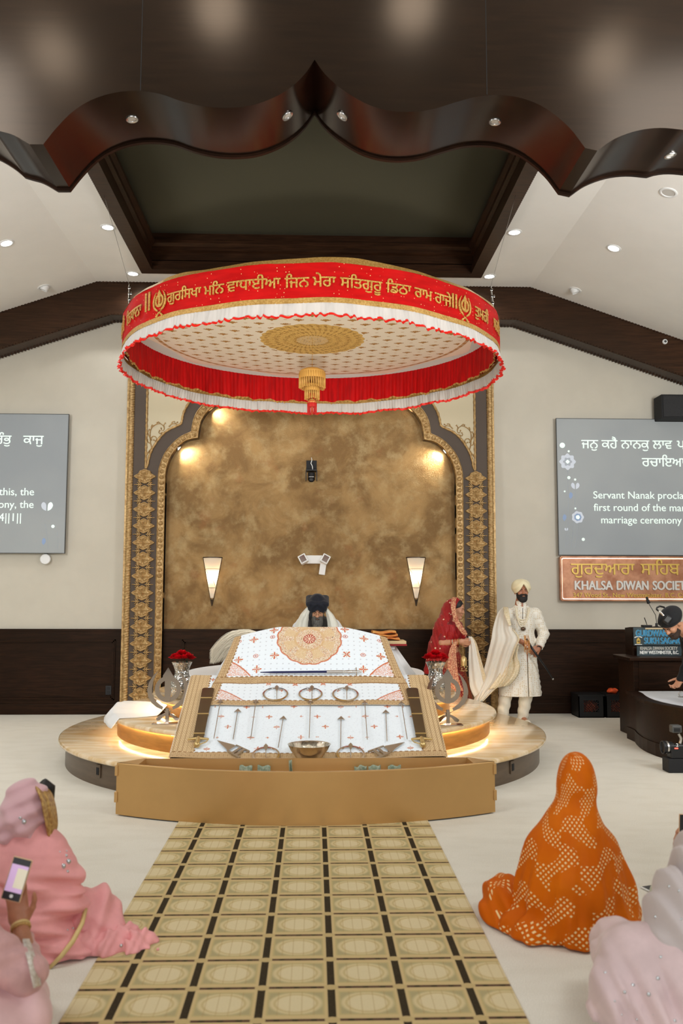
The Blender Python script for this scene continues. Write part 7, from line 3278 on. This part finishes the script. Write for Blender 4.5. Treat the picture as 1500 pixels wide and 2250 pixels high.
q.build('dark_centre', m_edge, th, smooth=40)
p = at(238, 1517, WY - .05)
th = thing('wall_outlet', 'black power outlet low on the wooden wall panel left of the stage', 'outlet', (p.x, WY - .045, p.z))
MB().box(p.x - .04, p.x + .04, WY - .048, WY - .03, p.z - .06, p.z + .06, .004).build('cover_plate', m_black, th)
for dz in (-.025, .025):
    MB().box(p.x - .018, p.x + .018, WY - .0505, WY - .047, p.z + dz - .016, p.z + dz + .016, .002).build('socket', m_blackm, th)

# backlit copper sign
m_copper = mat('brushed_copper', srgb(190, 140, 108), .45, metal=.45, var=.35, vscale=5, color2=srgb(150, 98, 70))
m_signled = mat('sign_edge_led', (1, .8, .6), .4, emit=(1, .76, .58), estr=2.6)
m_goldlet = mat('gold_letter', srgb(206, 172, 84), .4, metal=.35)
m_silverlet = mat('silver_letter', srgb(204, 200, 192), .4, metal=.15)
SGX0, SGX1, SGZ0, SGZ1 = 3.40, 6.75, 1.54, 2.135
GYn = 12.0
th = thing('wall_sign', 'lit copper sign with gold letters under the right projection screen', 'sign', (SGX0 + 1.6, WY, SGZ0))
MB().box(SGX0, SGX1, GYn, WY, SGZ0, SGZ1, .008).build('copper_panel', m_copper, th)
b = MB()
for (a, c, e, f) in ((SGX0, SGX1, SGZ1 - .012, SGZ1 + .012), (SGX0, SGX1, SGZ0 - .012, SGZ0 + .012), (SGX0 - .012, SGX0 + .012, SGZ0, SGZ1), (SGX1 - .012, SGX1 + .012, SGZ0, SGZ1)):
    b.box(a, c, GYn - .045, GYn + .01, e, f, .003)
b.build('raised_rim', m_copper, th)
b = MB()
i_ = .018
n_ = 10
path = []
for cx, cz, a0 in ((SGX0 + i_ + .03, SGZ0 + i_ + .03, 180), (SGX1 - i_ - .03, SGZ0 + i_ + .03, 270), (SGX1 - i_ - .03, SGZ1 - i_ - .03, 0), (SGX0 + i_ + .03, SGZ1 - i_ - .03, 90)):
    path += [(cx + .03 * cos(radians(a0 + 9 * j)), GYn - .012, cz + .03 * sin(radians(a0 + 9 * j))) for j in range(n_ + 1)]
b.tube(path, .006, 6, closed=True)
b.build('led_outline', m_signled, th, smooth=180)
kk = .00632
fr = lambda px, py: (lambda x, y, t: (SGX0 + (px - 1223) * kk + x, GYn - .006 - t, SGZ1 - (py - 1222) * kk + y))
for s, a, w_ in (('ਗੁਰਦੁਆਰਾ', 1246, 140), ('ਸਾਹਿਬ', 1400, 86), ('ਸੁਖ', 1499, 40), ('ਸਾਗਰ', 1552, 70)):
    b = MB()
    text_into(b, s, fr(a, 1260), width=w_ * kk, bold=.0022, depth=.014)
    b.build('gold_lettering', m_goldlet, th)
for s, a, w_ in (('KHALSA', 1254, 83), ('DIWAN', 1346.5, 69), ('SOCIETY', 1426, 85)):
    b = MB()
    text_into(b, s, fr(a, 1293), width=w_ * kk, bold=.0058, depth=.014, height=19 * kk)
    b.build('silver_lettering', m_silverlet, th)
b = MB()
text_into(b, '347 Wood St., New Westminister, B.C. Canada', fr(1250, 1309.5), width=272 * kk, bold=.0008, depth=.010, tall=1.0)
b.build('address_lettering', m_goldlet, th)

# ---------------------------------------------------------------- reading desk with name boards, and the low curved desk
LX, LYf, LYb = 3.66, 10.02, 10.52
dk = thing('lectern', 'tall dark wooden desk with a ledge at the right edge, carrying the name boards', 'desk', (LX + .6, LYf, 0))
MB().box(LX, LX + 1.6, LYf, LYb, 0, .865, .006).build('cabinet', m_woodk, dk)
b = MB()
b.box(LX + .06, LX + 1.5, LYf - .012, LYf, .52, .86, .003)
b.build('front_panel', m_woodk, dk)
MB().box(LX - .06, LX + 1.7, LYf - .06, LYb + .02, .865, .905, .008).build('ledge', m_woodk, dk)
b = MB()
b.prism([(LYb - .22, .905), (LYb - .22, 1.17), (LYb - .16, 1.235), (LYb + .02, 1.22), (LYb + .02, .905)], lambda x, y, t: (LX + .10 + t, x, y), 1.3)
b.build('upper_box', m_woodk, dk)
m_teal = mat('teal_grey_board', srgb(52, 66, 70), .45, var=.3, vscale=10)
m_tealr = mat('reflective_strip', srgb(196, 176, 140), .35)
m_blue = mat('blue_letter', srgb(32, 130, 178), .35)
m_paleblue = mat('pale_blue_outline', srgb(150, 196, 206), .4)
m_grayl = mat('grey_letter', srgb(176, 172, 162), .5)
m_whitel = mat('white_letter', srgb(224, 224, 218), .5)
YN = 10.27
s0, s1, s2 = at(1391, 1379, YN), at(1391, 1418.5, YN), at(1500, 1379, YN)
kn = (s2.x - s0.x) / 109
nb_ = thing('name_board', 'glossy board with blue outlined capital letters standing on the lectern', 'sign', (s0.x + .35, YN, s1.z))
MB().box(s0.x, s0.x + 128 * kn, YN, YN + .02, s1.z, s0.z, .003).build('board', m_teal, nb_)
MB().box(s0.x + 26 * kn, s0.x + 110 * kn, YN - .002, YN, s0.z - 3.6 * kn, s0.z - .3 * kn).build('light_strip', m_tealr, nb_)
fr = lambda px, py, o_=0: (lambda x, y, t: (s0.x + (px - 1391) * kn + x, YN - .001 - o_ - t, s0.z - (py - 1379) * kn + y))
for s, a, py, w_, h_ in (('GURDWARA', 1396, 1397.5, 76, 13.2), ('SUKH', 1414, 1413.5, 32, 13), ('SAGAR', 1450, 1413.5, 42, 13)):
    for m_, bo_, o_ in ((m_paleblue, .0046, 0), (m_blue, .0016, .003)):
        b = MB()
        text_into(b, s, fr(a, py, o_), width=w_ * kn, bold=bo_, depth=.004, height=h_ * kn)
        b.build('blue_lettering' if o_ else 'letter_outline', m_, nb_)
ex, ez = s0.x + 10 * kn, s0.z - 28 * kn
b = MB()
b.prism([(-.022, -.035), (.022, -.035), (.022, .012), (.014, .02), (.006, .034), (-.006, .034), (-.014, .02), (-.022, .012)], lambda x, y, t: (ex + x, YN - .001 - t, ez + y), .004)
b.build('emblem', m_goldlet, nb_)
MB().prism([(-.013, -.012), (.013, -.012), (.013, .000), (-.013, .0)], lambda x, y, t: (ex + x, YN - .005 - t, ez + y), .002).build('emblem_door', m_black, nb_)
b = MB()
pts = [(-.045 + .09 * i / 10, .030 + .012 * sin(pi * i / 10)) for i in range(11)]
b.prism(pts + [(x, z + .012) for x, z in pts[::-1]], lambda x, y, t: (ex + x, YN - .001 - t, ez + y), .003)
b.prism([(-.042, -.048), (.042, -.048), (.042, -.040), (-.042, -.040)], lambda x, y, t: (ex + x, YN - .001 - t, ez + y), .003)
b.build('emblem_ribbon', m_whitel, nb_)
t0, t1 = at(1399, 1420, YN - .06), at(1399, 1440, YN - .06)
nb2 = thing('name_board', 'lower dark board with two rows of grey and white capital letters on the lectern ledge', 'sign', (t0.x + .3, YN - .06, .905))
MB().box(t0.x, t0.x + 97 * kn, YN - .06, YN - .04, .905, t0.z, .003).build('board', m_teal, nb2)
fr = lambda px, py: (lambda x, y, t: (t0.x + (px - 1399) * kn + x, YN - .061 - t, t0.z - (py - 1420) * kn + y))
for s, a, py, w_, m_ in (('KHALSA DIWAN SOCIETY', 1406, 1427.6, 81, m_grayl), ('NEW WESTMINSTER, B.C.', 1405, 1436.4, 84, m_whitel)):
    b = MB()
    text_into(b, s, fr(a, py), width=w_ * kn, bold=.0024, depth=.003, height=6.8 * kn)
    b.build('lettering', m_, nb2)
m1 = thing('microphone', 'black gooseneck microphone standing on top of the lectern', 'microphone', tuple(at(1442, 1378, 10.42)))
b = MB().tube([at(1420, 1312, 10.42), at(1425, 1326, 10.42)], [.014, .020], 10)
b.build('capsule', m_blackm, m1, smooth=60)
MB().tube([at(1424, 1325, 10.42), at(1433, 1340, 10.42), at(1440, 1352, 10.42), at(1441.5, 1365, 10.42), at(1442, 1378, 10.42)], .004, 6).build('gooseneck', m_black, m1, smooth=180)
b = MB().lathe([(.05, .0), (.05, .008), (.016, .014), (.014, .05), (0, .05)], tuple(at(1442, 1378.5, 10.42)), 20)
b.build('base', m_black, m1, smooth=40)
p = at(1420, 1377, 10.42)
m2 = thing('antenna_box', 'small black receiver box with a stub antenna on top of the lectern', 'receiver', tuple(p))
MB().box(p.x - .055, p.x + .055, 10.38, 10.46, p.z - .004, p.z + .020, .004).build('box', m_black, m2)
MB().tube([at(1421, 1373, 10.42), at(1418, 1365, 10.42), at(1415, 1357, 10.42)], [.004, .005, .005], 6).build('antenna', m_black, m2)

# low curved desk
cd = thing('low_desk', 'low dark curved desk with a white paper sheet in front of the lectern', 'desk', (3.9, 9.3, 0))
cur = [(1394, 1630), (1398, 1636), (1404, 1642), (1412, 1648), (1422, 1653.5), (1440, 1661), (1465, 1669), (1500, 1678), (1530, 1684)]
fp = [(atz(x, y).x, atz(x, y).y) for x, y in cur]
foot = fp + [(5.0, fp[-1][1] - .05), (5.0, 9.98), (fp[0][0], 9.98)]
HD = .50
MB().prism(foot, lambda x, y, t: (x, y, t), .13).build('plinth', m_woodk, cd)
cen = Vector((4.6, 9.4))
ins = [tuple(Vector(p_) + (cen - Vector(p_)).normalized() * .012) for p_ in foot]
MB().prism(ins, lambda x, y, t: (x, y, .131 + t), HD - .131).build('curved_front', m_woodk, cd, smooth=30)
outs = [tuple(Vector(p_) - (cen - Vector(p_)).normalized() * .02) if p_[1] < 9.9 else p_ for p_ in foot]
MB().prism(outs, lambda x, y, t: (x, y, HD + t), .03).build('desk_top', m_woodk, cd)
m_paper = mat('white_paper', srgb(222, 226, 232), .7)
ins2 = [tuple(Vector(p_) + (cen - Vector(p_)).normalized() * .10) for p_ in foot[:-2]] + [(4.9, 9.90), (fp[0][0] + .12, 9.90)]
o = MB().prism(ins2, lambda x, y, t: (x, y, HD + .031 + t), .003).build('paper_sheet', m_paper)
tag(o, 'large white paper sheet covering the low curved desk', 'paper')
p = at(1497, 1517, 9.3)
th = thing('tape_dispenser', 'small clear metal ring clip on the paper at the picture\'s right edge', 'clip', (p.x, 9.3, HD + .034))
MB().tube([(p.x + .03 * cos(2 * pi * i / 20), 9.3, HD + .066 + .03 * sin(2 * pi * i / 20)) for i in range(20)], .006, 6, closed=True).build('ring', m_steel, th, smooth=180)
MB().box(p.x - .03, p.x + .05, 9.27, 9.33, HD + .0345, HD + .042, .002).build('foot', m_steel, th)

# crates against the wall
m_crate = mat('black_crate_plastic', (.006, .006, .007), .5)
m_orng = mat('orange_cloth_bag', srgb(222, 84, 34), .6, var=.4, vscale=20)


def crate(x0, w, label):
    y0, y1, h = 11.62, 11.96, .30
    th = thing('crate', label, 'crate', (x0 + w / 2, 11.8, 0), group='black crates by the wall')
    b = MB()
    b.box(x0, x0 + w, y0, y1, 0, .012)
    t = .012
    for (a, c, e, f, g, hh) in ((x0, x0 + w, y0, y0 + t, 0, .075), (x0, x0 + w, y0, y0 + t, .225, h), (x0, x0 + .07, y0, y0 + t, .075, .225), (x0 + w - .07, x0 + w, y0, y0 + t, .075, .225),
                                (x0, x0 + w, y1 - t, y1, 0, h), (x0, x0 + t, y0, y1, 0, h), (x0 + w - t, x0 + w, y0, y1, 0, h)):
        b.box(a, c, e, f, g, hh)
    b.box(x0 - .008, x0 + w + .008, y0 - .008, y1 + .008, h - .02, h)
    b.build('shell', m_crate, th)
    b = MB()
    xa, xb, za, zb = x0 + .07, x0 + w - .07, .075, .225
    s_ = .033
    k = xa - (zb - za)
    while k < xb:
        for sg in (0, 1):
            A = [k, za] if not sg else [k, zb]
            B = [k + (zb - za), zb] if not sg else [k + (zb - za), za]
            lo_, hi_ = max(xa, A[0]), min(xb, B[0])
            if hi_ > lo_:
                f_ = lambda x: A[1] + (B[1] - A[1]) * (x - A[0]) / (B[0] - A[0])
                b.tube([(lo_, y0 + .006, f_(lo_)), (hi_, y0 + .006, f_(hi_))], .005, 4)
        k += s_
    b.build('lattice', m_crate, th)
    return th


crate(3.50, .34, 'black lattice crate at the wall, farther from the lectern')
crate(3.865, .34, 'black lattice crate half hidden by the lectern, an orange cloth on top')
rn = random.Random(3)
for x0, z, l in ((3.67, .12, 'orange cloth glowing through the lattice of the farther black crate'), (4.035, .12, 'orange cloth inside the black crate nearest the lectern')):
    def _bun(P, x0=x0, z=z):
        d = s_ell(P, (x0, 11.79, z), (.13, .135, .10))
        return d + folds(P, [((1, .5, .7), 70, .010, .3), ((-.4, 1, .9), 90, .008, 1)])
    V, F = sdf_mesh(_bun, (x0 - .16, 11.62, .0), (x0 + .16, 11.96, .30), .012)
    o = mesh_obj('cloth_bundle', V, F, m_orng)
    tag(o, l, 'cloth')


def _bun2(P):
    d = s_ell(P, (4.00, 11.76, .335), (.075, .06, .035))
    return d + folds(P, [((1, .5, .7), 80, .006, .3)])


V, F = sdf_mesh(_bun2, (3.88, 11.66, .28), (4.12, 11.86, .40), .008)
o = mesh_obj('cloth_bundle', V, F, m_orng)
tag(o, 'small bright orange cloth lying on top of the black crate nearest the lectern', 'cloth')

# ---------------------------------------------------------------- camera operator behind the low desk
TY = 8.62
Tg = lambda x, y, dy=0.0: pp(x, y, TY + dy)
tp = thing('person', 'person in a black turban with headphones bending over the low desk at the right edge', 'person', (4.35, TY + .3, 0))
thd = Tg(1476, 1371, .02)
fv = np.array((-.62, -.30, -.72))
Jt = dict(R=axes(fv, (-.55, -.25, .8)), head=thd)
Rt = Jt['R']
Jt['neck'] = thd + Rt @ np.array((0, .06, -.14)) + (.02, 0, 0)
Jt['sl'], Jt['sr'] = Jt['neck'] + np.array((.10, -.17, -.06)), Jt['neck'] + np.array((.10, .20, -.03))
Jt['chest'] = Jt['neck'] + (.22, .03, -.10)
Jt['waist'] = Jt['neck'] + (.45, .06, -.25)
Jt['pelvis'] = np.array((Jt['neck'][0] + .55, TY + .08, .74))
Jt['el'], Jt['er'] = Jt['sl'] + np.array((.10, -.05, -.28)), Jt['sr'] + np.array((.06, .06, -.28))
Jt['wl'], Jt['wr'] = Jt['el'] + np.array((-.12, -.06, -.22)), Jt['er'] + np.array((-.1, 0, -.2))
Jt['hl'], Jt['hr'] = Jt['pelvis'] + (0, -.10, 0), Jt['pelvis'] + (0, .10, 0)
for a, s in (('l', -1), ('r', 1)):
    Jt['k' + a] = Jt['h' + a] + (.05, s * .03, -.0) + np.array((.25, 0, -.10))
    Jt['a' + a] = np.array((Jt['k' + a][0] + .18, Jt['k' + a][1], .61))
    Jt['t' + a] = Jt['a' + a] + (.12, 0, -.01)
Jt['Hl'] = (handR((-.5, -.2, -.8), (-.6, .3, .3)), 1, .6, .5)
Jt['Hr'] = (handR((-.5, .1, -.8), (-.6, -.3, .3)), -1, .6, .5)
body(Jt, tp, m_skin2, h=.0065, m=.2)
face_bits(tp, thd, Rt)
m_blkc = mat('black_cotton', (.008, .008, .009), .85, sheen=.1)
turban(tp, thd, Rt, m_blkc, apex=.066, k=.55, r=(.118, .138, .092), off=(0, .030, .064), fold=70, low=-.045)
beard(tp, thd, Rt, mat('short_stubble', srgb(58, 44, 36), .8), full=.003)


def _tsh(P):
    sh = (Jt['sl'] + Jt['sr']) / 2
    d = smin(s_cap(P, Jt['sl'], Jt['sr'], .085), chain(P, [sh, Jt['chest'], Jt['waist'], Jt['pelvis']], [.12, .165, .155, .17], .07), .07)
    for a in 'lr':
        d = smin(d, chain(P, [Jt['s' + a], Jt['e' + a], Jt['w' + a]], [.078, .065, .045], .03), .03)
        d = smin(d, chain(P, [Jt['h' + a], Jt['k' + a], Jt['a' + a]], [.12, .09, .06], .03), .04)
    return d + folds(P, [((.5, .2, 1), 55, .004, .1)])


lo, hi = bounds([v for k, v in Jt.items() if k[0] in 'sewhka' and isinstance(v, np.ndarray) and v.shape == (3,) and k not in ('head',)], .2)
sdf_part('black_clothes', _tsh, lo, hi, .012, m_blkc, tp)
st_ = thing('stool', 'black stool behind the low curved desk at the right edge', 'stool', (Jt['pelvis'][0], Jt['pelvis'][1], HD))
MB().box(Jt['pelvis'][0] - .2, Jt['pelvis'][0] + .45, TY - .2, TY + .4, HD + .036, HD + .075, .01).build('seat', m_woodk, st_)
hp = thing('headphones', 'black headphones with silver hinges over the bent black turban', 'headphones', tuple(Tg(1466, 1362, -.12)))
cc = Tg(1466, 1362, -.135)
R4 = Matrix.Translation(Vector(cc)) @ Matrix.Rotation(radians(38), 4, 'Y') @ Matrix.Rotation(radians(-25), 4, 'Z')
MB().box(-.034, .034, -.022, .022, -.042, .042, .014, R4).build('ear_cup', m_black, hp, smooth=50)
MB().box(-.020, .020, -.024, -.021, -.026, .026, .001, R4).build('cup_logo_plate', m_edge, hp)
MB().tube([Tg(1458, 1353, -.14), Tg(1452, 1347, -.13), Tg(1447, 1341, -.11)], [.010, .012, .009], 8).build('hinge', m_chrome, hp, smooth=60)
MB().tube([Tg(1446, 1342, -.11), Tg(1442, 1339, -.06), Tg(1443, 1335, .0), Tg(1449, 1332, .06), Tg(1458, 1334, .11), Tg(1464, 1342, .14)], .009, 8).build('headband', m_black, hp, smooth=180)

# video camera rig standing in front of the low desk
GR = 8.12
Gq = lambda x, y, dy=0.0: pp(x, y, GR + dy)
rg_ = thing('video_camera', 'black video camera rig on the floor in front of the low curved desk', 'camera', tuple(Gq(1480, 1676)))
c = Gq(1489, 1648)
MB().box(c[0] - .085, c[0] + .16, GR - .05, GR + .06, c[2] - .075, c[2] + .055, .012).build('camera_body', m_black, rg_)
q = MB().lathe([(0, 0), (.040, 0), (.050, .006), (.052, .07), (.058, .075), (.060, .10), (.052, .10), (.045, .085), (0, .08)], n=36)
c2 = Gq(1466, 1642)
q.v = [(c2[0] + .05 - v_[2], GR - .0 + v_[0], c2[2] + v_[1]) for v_ in q.v]
q.build('lens_barrel', m_black, rg_, smooth=40)
q = MB().lathe([(.048, -.01), (.056, -.008), (.056, .008), (.048, .01)], n=30, cap=False)
c3 = Gq(1457, 1642)
q.v = [(c3[0] + .03 - v_[2], GR + v_[0], c3[2] + v_[1]) for v_ in q.v]
q.build('focus_ring', m_steel, rg_, smooth=40)
c4 = Gq(1484, 1602)
MB().box(c4[0] - .045, c4[0] + .05, GR - .03, GR + .05, c4[2] - .032, c4[2] + .038, .012).build('top_monitor', m_edge, rg_)
MB().box(c4[0] - .03, c4[0] + .03, GR - .033, GR - .029, c4[2] - .02, c4[2] + .015, .002).build('monitor_screen', m_black, rg_)
MB().tube([Gq(1490, 1612), Gq(1496, 1622), Gq(1494, 1634)], [.012, .014, .014], 8).build('support_arm', m_steel, rg_, smooth=60)
MB().box(c[0] - .12, c[0] + .12, GR - .07, GR + .08, .001, c[2] - .07, .006).build('base_plate', m_blackm, rg_)
m_rec = mat('red_record_light', (.8, .05, .03), .4, emit=(1, .12, .08), estr=1.6)
c5 = Gq(1485.5, 1644.5, -.053)
MB().box(c5[0] - .016, c5[0] + .016, GR - .055, GR - .049, c5[2] - .006, c5[2] + .006, .001).build('record_light', m_rec, rg_)
b = MB()
text_into(b, '2', lambda x, y, t: (c5[0] + .0 + x, GR - .051 - t, c5[2] + .016 + y), width=.018, bold=.001, depth=.002)
b.build('white_number', m_whitel, rg_)
